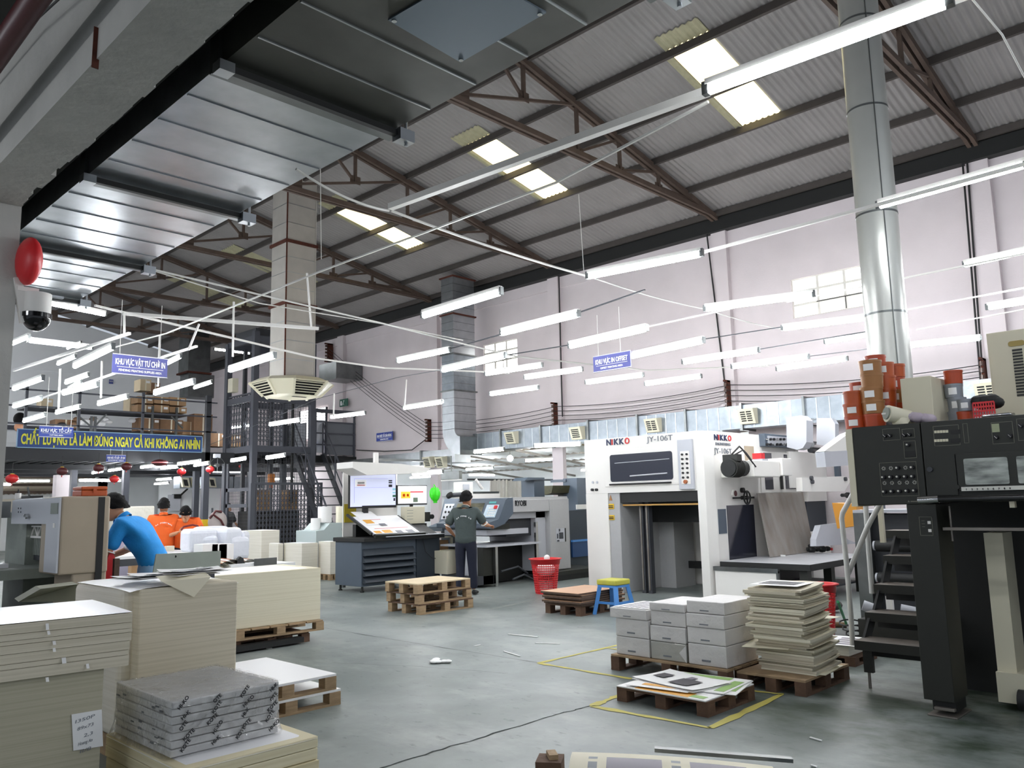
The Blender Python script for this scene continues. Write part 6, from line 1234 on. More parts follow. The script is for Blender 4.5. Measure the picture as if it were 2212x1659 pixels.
for px, py, w_, hh_ in ((101, 1353, .022, .035), (104, 1366, .02, .02), (116, 1388, .022, .02), (116, 1403, .02, .02), (137, 1426, .03, .03), (188, 1438, .022, .025), (101, 1467, .022, .022)):
    p, e, N0 = onA(px, py); P(t, 'paper_tab', MB().add([p-e*w_*.3+Vector((0, 0, hh_*.4)), p+e*w_*.3+Vector((0, 0, hh_*.4)), p+e*w_*.3+N0*.02+Vector((0, 0, -hh_*.4)), p-e*w_*.3+N0*.02+Vector((0, 0, -hh_*.4))], [(0, 1, 2, 3)], M['paper']))
p00, e, N0 = onA(154, 1543, 1); p10, _, _ = onA(219, 1532, 1); p11, _, _ = onA(222, 1611, 1); p01, _, _ = onA(158, 1621, 1)
nt = T('handwritten_note', 'white handwritten note stuck on the olive side of the front sheet stack', 'note', tuple(p01)); P(nt, 'paper', MB().add([p+N0*o_ for o_ in (.003, .0) for p in (p00, p10, p11, p01)], [(0, 1, 2, 3), (0, 4, 5, 1), (1, 5, 6, 2), (2, 6, 7, 3), (3, 7, 4, 0)], M['paper']))
q = MB(); rr = (p10-p00).normalized(); uu = (p00-p01).normalized(); wn = (p10-p00).length
for i, (s, x0, x1) in enumerate((('I350P', .1, .78), ('89x73', .15, .72), ('2,3', .35, .68), ('Hoang An', .15, .66), ('II/8', .2, .6))): text_mb(q, s, p00+rr*wn*x0-uu*(.045+i*.036)+N0*.004, rr+uu*.16, uu+rr*.25, .016, M['greytx'], .0005, width=wn*(x1-x0)-.005)
P(nt, 'handwriting', q)
one('stack_pallet_hidden', MB().box(.8, 1.6, 4.5, 5.2, 0, .018, M['wood']), 'thin wooden base board under the left foreground sheet stack', 'board')
# B stack
bx0, by0, bz = 1.99, 5.24, 1.045
ex = fy(515, 1240, by0)[0]; t = T('board_stack', 'tall cream board stack with loose newspapers on top, behind the front stacks', 'paper stack', (2.4, 5.6, 0)); yb1 = fx(170, 1262, bx0-.0)[0]
P(t, 'sheet_block', MB().box(bx0+.07, ex, by0, by0+.72, .13, bz-.03, edge_c), 'cream sheet edges', bev=.01); P(t, 'sheet_block', MB().box(bx0, bx0+.6, by0+.10, by0+.95, .13, bz-.032, edge_w), bev=.04, seg=3)
q = MB(); nn_ = 14; vs = []
for i in range(nn_+1):
    for j in range(nn_+1): u, v = i/nn_, j/nn_; vs.append((bx0+.01+(ex-bx0-.005)*u, by0-.002+.93*v, bz-.022+.012*math.sin(u*5)*(1-v)-.03*max(0, .12-u)*2-.012*(1-v)**6))
q.add(vs, [(i*(nn_+1)+j, (i+1)*(nn_+1)+j, (i+1)*(nn_+1)+j+1, i*(nn_+1)+j+1) for i in range(nn_) for j in range(nn_)], M['sheetw'], True); P(t, 'top_sheet', q)
P(t, 'pallet_base', MB().box(bx0+.02, ex-.02, by0+.02, by0+.9, 0, .128, M['wood']))
for i, (px, py, w_, d_, rz) in enumerate(((330, 1244, .42, .30, .2), (375, 1240, .5, .34, -.1), (425, 1238, .48, .3, .35), (455, 1236, .4, .3, -.25))):
    p = at(px, py, z=bz+.02+i*.006); loose('newspaper', '%s loose printed newspaper sheet on the tall cream board stack' % ('leftmost', 'second', 'third', 'rightmost')[i], min(p.x, ex-.22), max(p.y, by0+.22), w_, d_, rz, bz+.014+.008*i, [(-.35, .1, -.3, -.2, 'greytx'), (-.35, .2, -.1, .0, 'greytx'), (.1, .35, .1, .35, 'printg')], th=.003, curl=.03)
p1 = at(350, 1257, y=by0-.012); p2 = at(456, 1246, y=by0-.012); p3 = at(419, 1290, y=by0-.02); one('hanging_sheet', MB().add([p1+Vector((0, .1, .03)), p2+Vector((0, .1, .03)), p2, p3, p1], [(0, 1, 2, 4), (4, 2, 3)], M['cream_p']), 'cream sheet corner drooping over the edge of the tall board stack', 'sheet')
# W wrapped stack
wx0, wx1, wy0, wy1 = 1.78, 2.36, 4.08, 4.80; ztw = .575; zbw = .315
t = T('shrink_wrapped_reams', 'shrink wrapped grey ream stack with black diagonal lettering, front left', 'paper package', (2.07, 4.44, zbw))
wr_ = mat('ream_paper', '#e2e1df', .5, noise_amt=.08, scale=8); nL = 7
for i in range(nL): z0 = zbw+(ztw-zbw)*i/nL; z1 = zbw+(ztw-zbw)*(i+1)/nL; P(t, 'ream', MB().box(wx0+.006*(i % 2), wx1-.006*((i+1) % 2), wy0+.005*(i % 3), wy1, z0, z1-.003, wr_), bev=.006)
q = MB(); words = ('KOTE', 'HI-K', 'KOTE', 'HI-KO', 'OTE')
for c in range(4):
    for r in range(5):
        x = wx0+.05+.155*c+random.uniform(-.02, .02); z = zbw+.015+r*.05; ang = math.radians(38 if (r+c) % 2 else 50); d = Vector((math.cos(ang), 0, math.sin(ang))); u_ = Vector((-math.sin(ang), 0, math.cos(ang))); text_mb(q, words[(r*2+c) % 5], (x, wy0-.004, z), d, u_, .018, M['blackt'], .001, bold=.02)
P(t, 'lettering', q, 'black diagonal lettering'); q = MB()
for i in range(14): y = wy0+.05+random.random()*.62; z = zbw+.02+random.random()*.22; q.box(wx0-.003, wx0-.001, y, y+random.uniform(.02, .05), z, z+random.uniform(.004, .012), M['greytx'])
P(t, 'side_print', q)
fm_ = bpy.data.materials.new('clear_film'); fm_.use_nodes = True; nt_ = fm_.node_tree; N_ = nt_.nodes; L_ = nt_.links; out = N_['Material Output']; N_.remove(N_['Principled BSDF'])
tr_ = N_.new('ShaderNodeBsdfTransparent'); gl_ = N_.new('ShaderNodeBsdfGlossy'); gl_.inputs['Roughness'].default_value = .12; mx = N_.new('ShaderNodeMixShader'); fr = N_.new('ShaderNodeFresnel'); fr.inputs[0].default_value = 1.5; n1 = N_.new('ShaderNodeTexNoise'); n1.inputs['Scale'].default_value = 9; n1.inputs['Detail'].default_value = 5; n1.inputs['Distortion'].default_value = 2.
tc_ = N_.new('ShaderNodeTexCoord'); L_.new(tc_.outputs['Object'], n1.inputs[0]); bm_ = N_.new('ShaderNodeBump'); bm_.inputs['Strength'].default_value = 1.; bm_.inputs['Distance'].default_value = .06; L_.new(n1.outputs[0], bm_.inputs['Height']); L_.new(bm_.outputs[0], gl_.inputs['Normal']); L_.new(bm_.outputs[0], fr.inputs['Normal'])
ad = N_.new('ShaderNodeMath'); ad.operation = 'MULTIPLY_ADD'; ad.inputs[1].default_value = .75; ad.inputs[2].default_value = .0; L_.new(fr.outputs[0], ad.inputs[0]); L_.new(ad.outputs[0], mx.inputs[0]); L_.new(tr_.outputs[0], mx.inputs[1]); L_.new(gl_.outputs[0], mx.inputs[2]); L_.new(mx.outputs[0], out.inputs[0])
def film(par, x0, x1, y0, y1, z0, z1, amp=.006, flare=.03, name='plastic_film'):
    q = MB(); nu, nv = 64, 18; vs = []; per = []
    L_x, L_y = x1-x0, y1-y0; tot = 2*(L_x+L_y)
    for i in range(nu):
        s = tot*i/nu
        if s < L_x: p = (x0+s, y0, 0, -1)
        elif s < L_x+L_y: p = (x1, y0+s-L_x, 1, 0)
        elif s < 2*L_x+L_y: p = (x1-(s-L_x-L_y), y1, 0, 1)
        else: p = (x0, y1-(s-2*L_x-L_y), -1, 0)
        per.append(p)
    for j in range(nv+1):
        v = j/nv
        for i, (x, y, nx, ny) in enumerate(per): d = .006+amp*noise.noise(Vector((x*9, y*9, v*6)))+flare*(1-v)**4; vs.append((x+nx*d, y+ny*d, z0+(z1-z0)*v))
    q.add(vs, [(j*nu+i, j*nu+(i+1) % nu, (j+1)*nu+(i+1) % nu, (j+1)*nu+i) for j in range(nv) for i in range(nu)], fm_, True)
    g = MB(); n = 16; vs = []
    for i in range(n+1):
        for j in range(n+1): x, y = x0-.006+(L_x+.012)*i/n, y0-.006+(L_y+.012)*j/n; vs.append((x, y, z1+.004+.010*abs(noise.noise(Vector((x*8, y*8, 3))))))
    q.add(vs, [(i*(n+1)+j, (i+1)*(n+1)+j, (i+1)*(n+1)+j+1, i*(n+1)+j+1) for i in range(n) for j in range(n)], fm_, True); return P(par, name, q, 'clear crinkled plastic film')
film(t, wx0, wx1, wy0, wy1, zbw, ztw)
pw0, pw1, qy0, qy1 = 1.745, 2.49, 3.88, 4.82
zpl = .31
t2 = stackbox('cream_board_pile', 'cream board pile under the shrink wrapped reams', pw0, pw1-.02, qy0, qy1, .135, zpl, layered('board_edge', '#e6dcbc', '#c9bb90', 30), topm='sheetw', parts=3, lean=.008, curl=.02)
pg = make_pallet(.76, .95, 'wooden pallet under the shrink wrapped reams at the bottom edge', h=.13, solid=True); put(pg, pw0-.01, qy0)
# P1 two pallets with white sheet
x1r, y1f = 3.66, 5.5; z1t = zof(746, 1452, x1r, y1f); zmid = zof(750, 1486, x1r+.04, y1f); print('p1', z1t, zmid)
ph = make_pallet(.84, 1.08, 'lower of two pallets with white boards, right of the wrapped reams', h=zmid, solid=True, top='paper'); put(ph, x1r-.80, y1f)
ph2 = make_pallet(.82, 1.06, 'upper of two pallets topped by a big white board', h=z1t-zmid-.005, solid=True, top='sheetw'); put(ph2, x1r-.82, y1f, zmid+.001)
# C stack
zc = .80; R_ = at(688, 1226, z=zc); Lf = at(516, 1278, z=zc); back = at(600, 1213, z=zc); y0c = 8.3; xr2 = 5.30; xl2 = 3.75; zc = zof(688, 1225, xr2, y0c); zbc = zof(690, 1336, xr2, y0c); print('C', zc, zbc, R_, Lf)
t = stackbox('white_board_stack', 'large cream and white board stack on two pallets, centre left', xl2, xr2, y0c, y0c+.95, zbc, zc, layered('c_edge', '#dfd8c0', '#d3cbb0', 130), parts=1, rz=math.radians(-3.5), curl=.02)
pi_ = make_pallet(1.5, .95, 'upper wooden pallet under the large white board stack', h=.11, nb=(4, 3), slats=7); put(pi_, xl2+.03, y0c-.02, zbc-.112, math.radians(-3.5))
pj_ = make_pallet(1.3, .9, 'lower dark pallet under the large white board stack', h=max(.08, zbc-.115-.0), nb=(4, 3), slats=6, body='woodd', top='woodd'); put(pj_, xl2+.08, y0c+.02, 0, math.radians(-3.5))
one('pallet_jack_fork', MB().box(xl2+.1, 5.0, y0c-.15, y0c-.04, .02, .075, M['black']), 'black pallet truck fork lying along the lower pallet', 'pallet truck')
# S1 S2 S3 mid stacks
def mid(px_l, px_c, px_r, pyt, pyb, label, on_pallet=False, name='white_stack'):
    b = G(px_c, pyb); z1 = zof(px_c, pyt, b.x, b.y); x1 = fy(px_r, pyt, b.y)[0]; y1 = fx(px_l, pyt, b.x)[0]; z0 = .0
    if on_pallet: p_ = make_pallet(x1-b.x, y1-b.y, 'wooden pallet under the '+label.split(' standing')[0], h=.12, nb=(3, 3)); put(p_, b.x, b.y); z0 = .121
    return stackbox(name, label, b.x, x1, b.y, y1, z0, z1, edge_w, rz=0, curl=.01)
mid(688, 713, 735, 1170, 1254, 'cream paper stack standing beside the control desk', True)
mid(613, 651, 687, 1174, 1256, 'white paper stack standing left of the one beside the desk', True)
mid(581, 600, 612, 1174, 1254, 'narrow white paper stack standing behind the large board stack', True)
mid(529, 563, 604, 1146, 1250, 'taller white paper stack with a curled sheet on its side', True)
c = at(548, 1150, x=7.3); 
wb2 = at(545, 1213, z=.72); one('open_tray', MB().box(wb2.x-.35, wb2.x+.3, wb2.y-.05, wb2.y+.3, .0, .70, M['sheetw']).box(wb2.x+.0, wb2.x+.35, wb2.y-.08, wb2.y-.05, .66, .76, M['galvd']), 'white carton block with a grey tray edge in front of the white stacks', 'box')
c = at(548, 1204, z=.80); one('tape_dispenser', MB().prism([(c.x-.05, .70), (c.x+.07, .70), (c.x+.05, .77), (c.x-.0, .80), (c.x-.03, .77)], 'y', wb2.y+.05, wb2.y+.11, M['black']), 'small black tape dispenser on the white carton block', 'tape dispenser')
# plastic bagged white bundles
pb_ = T('bagged_bundles', 'heap of white paper bundles wrapped in milky plastic bags', 'plastic bags', (6.8, 13.2, 0)); filmw = mat('milky_film', '#e4e6ee', .35, bump=1., bscale=5)
for i, (px, py, r) in enumerate(((430, 1150, .25), (455, 1145, .3), (485, 1148, .3), (508, 1155, .25), (440, 1165, .3), (470, 1165, .32), (500, 1168, .28))):
    p = at(px, py, y=12.6+.2*(i % 2)); q = MB(); q.ob((p.x, p.y, p.z-.12), (.46, .4, .36), filmw, .3*i); o = P(pb_, 'bundle', q, bev=.07, seg=3)
P(pb_, 'under_stack', MB().box(6.0, 7.6, 12.7, 13.5, .0, .55, M['paper']))
for i, px in enumerate((455, 475, 490)): p = at(px, 1187, y=11.8); one('white_box', MB().box(p.x-.12, p.x+.11, 11.8, 12.1, .0, p.z+.08, M['paper']), 'small white box, %s of three in front of the bagged heap' % ('left', 'middle', 'right')[i], 'box')
p = at(498, 1195, y=11.2); q = MB(); mp_ = mat('brown_print', '#a5694c', .7)
for k in range(9):
    r = .10+.022*(k % 5); cx_ = p.x-.30+.085*k; cy_ = 11.1+.03*k; vs = []
    for i in range(13): a_ = PI*(.05+.9*i/12); vs += [(cx_-r*math.cos(a_), cy_, .58+r*math.sin(a_)), (cx_-r*math.cos(a_)+.05, cy_+.42, .58+r*math.sin(a_))]
    q.add(vs, [(2*i, 2*i+2, 2*i+3, 2*i+1) for i in range(12)], M['cream_p'] if k % 2 else M['paper'], True)
    q.add([(v[0], v[1]-.002, v[2]+.003) for v in vs[6:14]], [(0, 2, 3, 1), (4, 6, 7, 5)], mp_)
q.box(p.x-.42, p.x+.50, 11.1, 11.6, 0, .58, M['cream_p'])
for k in range(10): q.box(p.x-.42+.09*k, p.x-.39+.09*k, 11.095, 11.1, .3, .56, mp_)
one('printed_strip_heap', q, 'heap of curled printed strips with brown marks behind the grey panel', 'paper strips')
# litter on the floor
def litter(px, py, pts, label, m='paper', h=.004):
    c = G(px, py); one('floor_scrap', MB().prism([(c.x+u, c.y+v) for u, v in pts], 'z', .003, .003+h, M[m]), label, 'paper scrap')
c = G(950, 1432); q = MB()
for i in range(7): q.sph((c.x+.05*math.cos(i), c.y-.06+.028*i, .015), .04, M['paper'], 9, 6, .35)
one('crumpled_tissue', q, 'crumpled white tissue lying on the open floor', 'tissue')
for pa_, pb2, lb in (((1098, 1371), (1162, 1377), 'longer white paper strip on the floor towards the plywood boards'), ((1088, 1408), (1124, 1419), 'shorter white paper strip lying on the floor below the longer one'), ((1156, 1390), (1210, 1392), 'thin curled strip on the floor right of the longer strip'), ((1025, 1397), (1038, 1394), 'tiny paper shred on the floor near the crack'), ((1750, 1595), (1775, 1602), 'small white shred on the floor in the lower right'), ((1752, 1655), (1765, 1659), 'white shred at the bottom frame edge'), ((575, 1402), (588, 1401), 'white shred on the floor below the large board stack')):
    a, b = G(*pa_), G(*pb2); one('floor_scrap', MB().bar((a.x, a.y, .006), (b.x, b.y, .006), .02 if 'longer white' in lb else .012, .006, M['paper']), lb, 'paper scrap')
# roll printed sheets at the bottom edge
b = at(1380, 1640, z=.33); t = T('curled_print_stack', 'curled stack of printed sheets with violet areas at the bottom edge', 'paper stack', (3.75, 3.1, .0)); 
import itertools
bl2 = at(1232, 1659, z=.40); br2 = at(1530, 1659, z=.32); tp_ = at(1300, 1617, z=.40)
def curl(u, v): # u across (image left->right), v towards camera
    p = Vector((3.70, 2.86, .22)) + Vector((.52, -.72, 0)).normalized()*(u*1.0) + Vector((-.81, -.58, 0))*(v*.7); p.z = .145-.22*(v-.12)**2*2.2-.05*u*u-.02*u; p.z = max(p.z, .02); return p
Pn = 22; q = MB(); vs = [tuple(curl(-.25+i/Pn*1.05, j/Pn)) for i in range(Pn+1) for j in range(Pn+1)]
pvm = {}
for i in range(Pn):
    for j in range(Pn):
        u, v = i/Pn, j/Pn; k = i*(Pn+1)+j; mm = 'cream_p'
        if .12 < v: mm = 'printv' if (u % .42) > .16 else 'cream_p'
        if .12 < v and .06 < (u % .42) < .10: mm = 'greytx' if int(v*20) % 3 else 'cream_p'
        pvm.setdefault(mm, []).append((k, k+1, k+Pn+2, k+Pn+1))
for mm, fs in pvm.items(): q.add(vs, fs, M[mm], True)
P(t, 'printed_sheet', q); q = MB(); vs2 = [(x, y, .0) for x, y, z in vs]; q.add([(v[0], v[1], v[2]-.006) for v in vs]+[(v[0], v[1], .001) for v in vs], [(i*(Pn+1), (i+1)*(Pn+1), (Pn+1)**2+(i+1)*(Pn+1), (Pn+1)**2+i*(Pn+1)) for i in range(Pn)]+[(j, j+1, (Pn+1)**2+j+1, (Pn+1)**2+j) for j in range(Pn)], edge_w); P(t, 'sheet_block', q)
e_ = Vector((.52, -.72, 0)).normalized(); q = MB().bar(Vector((3.78, 2.95, .13))+e_*.22, Vector((3.78, 2.95, .09))+e_*.95, .05, .02, M['galvd']); one('steel_rule', q, 'flat grey steel strip lying behind the curled printed sheets', 'metal strip')
q = MB(); c = Vector((3.66, 2.95, 0))-e_*.28; q.ob((c.x, c.y, .05), (.16, .14, .1), M['woodd'], .6).ob((c.x+.02, c.y-.0, .11), (.1, .05, .03), M['wood'], .9); one('wood_block', q, 'broken brown wooden block at the left end of the curled prints', 'wood block')
# ================================================================ MEZZANINE
YM = 22.0; D = M['steeld']; DK = M['dgrey']
mz = T('mezzanine_floor', 'dark steel mezzanine floor at the back of the hall', 'mezzanine', (7, YM, 2.75)); q = MB()
for i in range(48): x = 2.0+13*i/48; q.box(x, x+.14, YM+.1, YB, 2.78, 2.98, mat('deck_dark', '#2b2c2f', .6)); 
q.box(2.0, XW, YM+.1, YB, 2.94, 3.02, mat('deck_dark', '#2b2c2f', .6)); P(mz, 'ribbed_deck', q)
P(mz, 'edge_beam', MB().box(2.0, 11.15, YM, YM+.12, 2.74, 3.05, mat('deck_dark', '#2b2c2f', .6))); P(mz, 'edge_beam', MB().box(13.1, XW, YM, YM+.12, 2.80, 3.05, D))
for y in (24.5, 27, 29.5): P(mz, 'cross_beam', MB().box(2, XW, y, y+.15, 2.64, 2.8, mat('deck_dark', '#2b2c2f', .6)))
def post(px, Y, label, band=True, w=.16, z1=2.75):
    x = fy(px, 1050, Y)[0]; t = T('steel_post', label, 'post', (x, Y, 0)); P(t, 'shaft', MB().box(x-w/2, x+w/2, Y-w/2, Y+w/2, 0, z1, D))
    if band:
        for k in range(4): P(t, 'hazard_band', MB().box(x-w/2-.004, x+w/2+.004, Y-w/2-.004, Y+w/2+.004, .95-.3*k, 1.2-.3*k, M['yels'] if k % 2 == 0 else M['black']), 'yellow and black hazard band')
    return t
post(443, 22.0, 'dark grey steel post with a yellow and black foot right of the orange workers'); post(423, 24.6, 'darker steel post with hazard bands behind the nearer one'); post(271, 24.5, 'dark steel post standing behind the blue shirted worker', False); post(158, 26, 'dark steel post left of the glaring lamp', False)
post(540, 25.5, 'grey steel post at the rear of the lift tower', False)
x = fy(148, 1050, 27)[0]; one('white_pillar', MB().box(x-.35, x+.2, 27, 27.3, 0, 2.6, M['wall']), 'white pillar behind the guillotine under the mezzanine', 'pillar')
# banner
xb0, xb1 = fy(36, 945, YM-.05)[0], fy(437, 955, YM-.05)[0]; zb0, zb1 = 3.03, 3.49
bn = T('slogan_banner', 'long blue banner with yellow capital lettering on the mezzanine edge', 'banner', ((xb0+xb1)/2, YM-.05, zb0)); P(bn, 'panel', MB().box(xb0, xb1, YM-.06, YM-.02, zb0, zb1, M['banner'])); P(bn, 'border', MB().box(xb0, xb1, YM-.064, YM-.06, zb1-.02, zb1, mat('border_blue', '#8fb0c8')).box(xb0, xb1, YM-.064, YM-.06, zb0, zb0+.02, mat('border_blue', '#8fb0c8')).box(xb0, xb0+.02, YM-.064, YM-.06, zb0, zb1, mat('border_blue', '#8fb0c8')).box(xb1-.02, xb1, YM-.064, YM-.06, zb0, zb1, mat('border_blue', '#8fb0c8')))
q = text_mb(MB(), 'CHẤT LƯỢNG LÀ LÀM ĐÚNG NGAY CẢ KHI KHÔNG AI NHÌN', (xb0+.09, YM-.066, zb0+.10), (1, 0, 0), (0, 0, 1), .24, M['yel'], .004, bold=.03, width=xb1-xb0-.16); P(bn, 'lettering', q, 'yellow capital lettering')
# railing
rl = T('mezzanine_railing', 'dark steel railing along the mezzanine edge above the banner', 'railing', (8, YM, 3.05))
for z in (3.62, 4.05, 4.45): P(rl, 'rail', MB().box(3, 10.6, YM+.0, YM+.05, z-.018, z+.018, D))
for px in (57, 172, 310): x = fy(px, 880, YM)[0]; P(rl, 'baluster', MB().box(x-.03, x+.03, YM, YM+.06, 3.05, 4.6, D))
x = fy(452, 880, YM)[0]; P(rl, 'end_post', MB().box(x-.07, x+.07, YM, YM+.12, 2.7, 4.65, DK))
# racks with cartons
rk = T('carton_rack', 'light grey steel rack holding brown cartons on the mezzanine', 'rack', (8.5, 24, 3.02))
for px in (199, 207, 382, 330): x = fy(px, 900, 24)[0]; P(rk, 'upright', MB().box(x-.03, x+.03, 24, 24.06, 3.02, 4.5 if px > 210 else 4.1, M['galvd']))
for (a, b) in (((165, 895), (195, 920)), ((205, 920), (230, 895)), ((370, 900), (395, 925))): p, r = at(*a, y=24), at(*b, y=24); P(rk, 'brace', MB().bar(p, r, .04, .04, M['galvd']))
z = at(340, 892, y=24).z; P(rk, 'shelf', MB().box(fy(60, 890, 24)[0], fy(405, 890, 24)[0], 24, 25, z-.05, z, DK))
def carton(p0, p1, Y, label, d=.5, m='card', tape=False):
    x0, z1 = fy(*p0, Y); x1, z0 = fy(*p1, Y); t = T('carton', label, 'carton', ((x0+x1)/2, Y, z0), group='brown cartons on the mezzanine'); P(t, 'box', MB().box(x0, x1, Y, Y+d, z0, z1-.004, M[m]))
    P(t, 'tape', MB().box((x0+x1)/2-.02, (x0+x1)/2+.02, Y-.003, Y, z0, z1-.006, M['cream_p']).box(x1-.16, x1-.04, Y-.004, Y, z1-.12, z1-.05, M['paper'])); return t
for i, (p0, p1, Y, m, w) in enumerate((((298, 873), (331, 891), 24.1, 'card', 'lower left'), ((333, 874), (365, 892), 24.1, 'card', 'lower middle'), ((367, 878), (403, 893), 24.1, 'card', 'lower right'), ((298, 855), (331, 872), 24.1, 'card', 'upper left'), ((333, 856), (366, 873), 24.1, 'card', 'upper middle'), ((367, 857), (402, 877), 24.1, 'card', 'upper right'),
    ((281, 860), (296, 890), 24.6, 'woodt', 'pale far left'), ((304, 818), (326, 845), 25.3, 'woodt', 'tall pale top'), ((326, 826), (345, 850), 25.5, 'cardd', 'small dark top'), ((90, 860), (114, 880), 28, 'woodt', 'pale one near the left column'), ((420, 893), (458, 940), 24.2, 'cardd', 'brown one by the end post'), ((345, 905), (395, 935), 24.3, 'cardd', 'dark lower one by the rack brace'), ((395, 910), (430, 940), 24.4, 'card', 'lower one next to the end post'), ((300, 902), (345, 932), 24.3, 'cardd', 'dark lower one under the shelf'), ((120, 905), (165, 925), 24.6, 'cardd', 'brown low heap one at left'), ((455, 935), (490, 965), 23.5, 'cardd', 'open one right of the end post'), ((490, 938), (520, 965), 24, 'card', 'far right one by the lift tower'))): carton(p0, p1, Y, 'brown carton on the mezzanine, ' + w, m=m)
q = MB()
for i in range(14): p = at(125+random.random()*170, 905+random.random()*18, y=24.6); q.sph((p.x, p.y, p.z), .12, random.choice((M['cardd'], M['paper'], M['dgrey'], M['paper'])), 8, 5, .6)
one('stored_goods', q, 'jumbled bags and paper goods stored low behind the mezzanine railing', 'stored goods', kind='stuff')
c = at(43, 905, y=24.5); one('mannequin_head', MB().sph(c, .16, M['hair'], 14, 9, 1.1).sph((c.x, c.y-.05, c.z-.22), .14, M['skin'], 12, 8), 'dark round bundle stored near the left column on the mezzanine', 'stored bundle')
# ================================================================ LIFT TOWER
X0, X1, Y0, Y1 = 11.2, 13.05, 21.0, 22.6
lt = T('goods_lift_tower', 'dark grey steel goods lift tower with mesh cage and folding gates', 'goods lift', (12.1, 21.8, 0)); w = .16
for x, y, z1 in ((X0, Y0, 6.45), (X1, Y0, 6.3), (X0, Y1, 6.3), (X1, Y1, 6.3)): P(lt, 'corner_post', MB().box(x-w/2, x+w/2, y-w/2, y+w/2, 0, z1, D))
for z in (3.12, 4.55, 6.25):
    for y in (Y0, Y1): P(lt, 'cross_beam', MB().box(X0, X1, y-.05, y+.05, z-.09, z+.09, D))
    for x in (X0, X1): P(lt, 'side_beam', MB().box(x-.05, x+.05, Y0, Y1, z-.09, z+.09, D))
P(lt, 'guide_rail', MB().box(X0+.45, X0+.55, Y1-.1, Y1, 0, 6.2, DK).box(X1-.5, X1-.4, Y1-.1, Y1, 0, 6.2, DK).box((X0+X1)/2+.3, (X0+X1)/2+.36, Y0+.05, Y0+.11, 1.6, 4.5, M['black']))
P(lt, 'winch', MB().box(X0+.1, X1-.5, Y0+.2, Y1-.2, 6.3, 6.6, DK).cyl((X0+.8, Y0+.5, 6.75), (X0+1.5, Y0+.5, 6.75), .2, M['black'], 18))
def folding(par, name, a, b, z0, z1, n, m, dx=(1, 0), rows=5):
    """collapsible lattice gate from point a to b in plan"""
    q = MB(); A_, B_ = Vector(a+(0,)), Vector(b+(0,)); u = (B_-A_).normalized(); wv = u.cross(Vector((0, 0, 1)))
    for i in range(n+1): p = A_.lerp(B_, i/n); q.bar((p.x, p.y, z0), (p.x, p.y, z1), .030, .018, m, up=wv)
    cell = (B_-A_).length/n
    for i in range(n):
        p, r = A_.lerp(B_, i/n), A_.lerp(B_, (i+1)/n)
        k = 0; z = z0+.08
        while z+cell*1.3 < z1-.05:
            if (k % 3) != 2 or rows > 6: q.bar((p.x, p.y, z), (r.x, r.y, z+cell*1.2), .014, .008, m, up=wv); q.bar((r.x, r.y, z), (p.x, p.y, z+cell*1.2), .014, .008, m, up=wv)
            z += cell*1.25; k += 1
    q.bar((a[0], a[1], z1), (b[0], b[1], z1), .05, .04, m); return P(par, name, q)
def mesh(par, name, a, b, z0, z1, step, m, r=.006):
    q = MB(); A_, B_ = Vector(a+(0,)), Vector(b+(0,)); n = max(1, int((B_-A_).length/step)); k = max(1, int((z1-z0)/(step*1.0)))
    for i in range(n+1): p = A_.lerp(B_, i/n); q.bar((p.x, p.y, z0), (p.x, p.y, z1), r, r, m)
    for j in range(k+1): z = z0+(z1-z0)*j/k; q.bar((A_.x, A_.y, z), (B_.x, B_.y, z), r, r, m)
    return P(par, name, q)
ga, gb = fy(553, 1100, Y0-.12)[0], fy(692, 1100, Y0-.12)[0]; zg = fy(600, 1046, Y0-.12)[1]
folding(lt, 'folding_gate', (ga, Y0-.12), (gb, Y0-.12), .05, zg, 19, M['steeld'], rows=9)
P(lt, 'gate_frame', MB().box(ga-.18, ga-.03, Y0-.14, Y0-.04, 0, zg+.03, D).box(ga-.05, gb+.05, Y0-.15, Y0-.1, zg, zg+.05, D).box(gb, gb+.05, Y0-.15, Y0-.1, 0, zg, D))
folding(lt, 'upper_gate', (X0+.1, Y0), (X0+.1+.8, Y0), 3.22, 4.5, 8, D, rows=9); folding(lt, 'upper_gate', (X0, Y0+.1), (X0, Y1-.1), 3.22, 4.7, 9, D, rows=9)
mesh(lt, 'wire_mesh', (X0+.1, Y0+.04), (X1-.1, Y0+.04), 2.05, 3.05, .085, DK); mesh(lt, 'wire_mesh', (X0+.95, Y0+.03), (X1-.1, Y0+.03), 3.2, 4.5, .085, DK); mesh(lt, 'wire_mesh', (X0, Y0+.1), (X0, Y1-.1), .9, 2.0, .085, DK)
P(lt, 'mesh_door', MB().box(X0-.04, X0+.0, Y0+.15, Y1-.1, 1.95, 2.05, D).box(X0-.04, X0, Y0+.15, Y1-.1, 1.5, 1.6, D).box(X0-.04, X0, Y0+.15, Y1-.1, .6, .82, D).box(X0-.04, X0, Y1-.22, Y1-.1, .6, 3.0, D).box(X0-.045, X0-.03, Y0+.18, Y0+.22, 1.4, 1.6, M['black']))
c = at(507, 832, x=X0-.06); P(lt, 'switch_box', MB().box(X0-.2, X0-.02, c.y-.14, c.y+.14, c.z-.22, c.z+.18, M['cream']), 'cream switch box')
P(lt, 'hoist_chain', MB().bar((X0+.72, Y0+.5, 2.45), (X0+.72, Y0+.5, 6.2), .02, .02, DK)); hh = at(586, 1033, y=Y0+.5); P(lt, 'hook_block', MB().ob((hh.x, hh.y, hh.z), (.18, .14, .26), mat('hook_orange', '#c07530', .5)).cyl((hh.x, hh.y, hh.z-.28), (hh.x, hh.y, hh.z-.12), .05, M['orange'], 12), 'orange hook block', bev=.03)
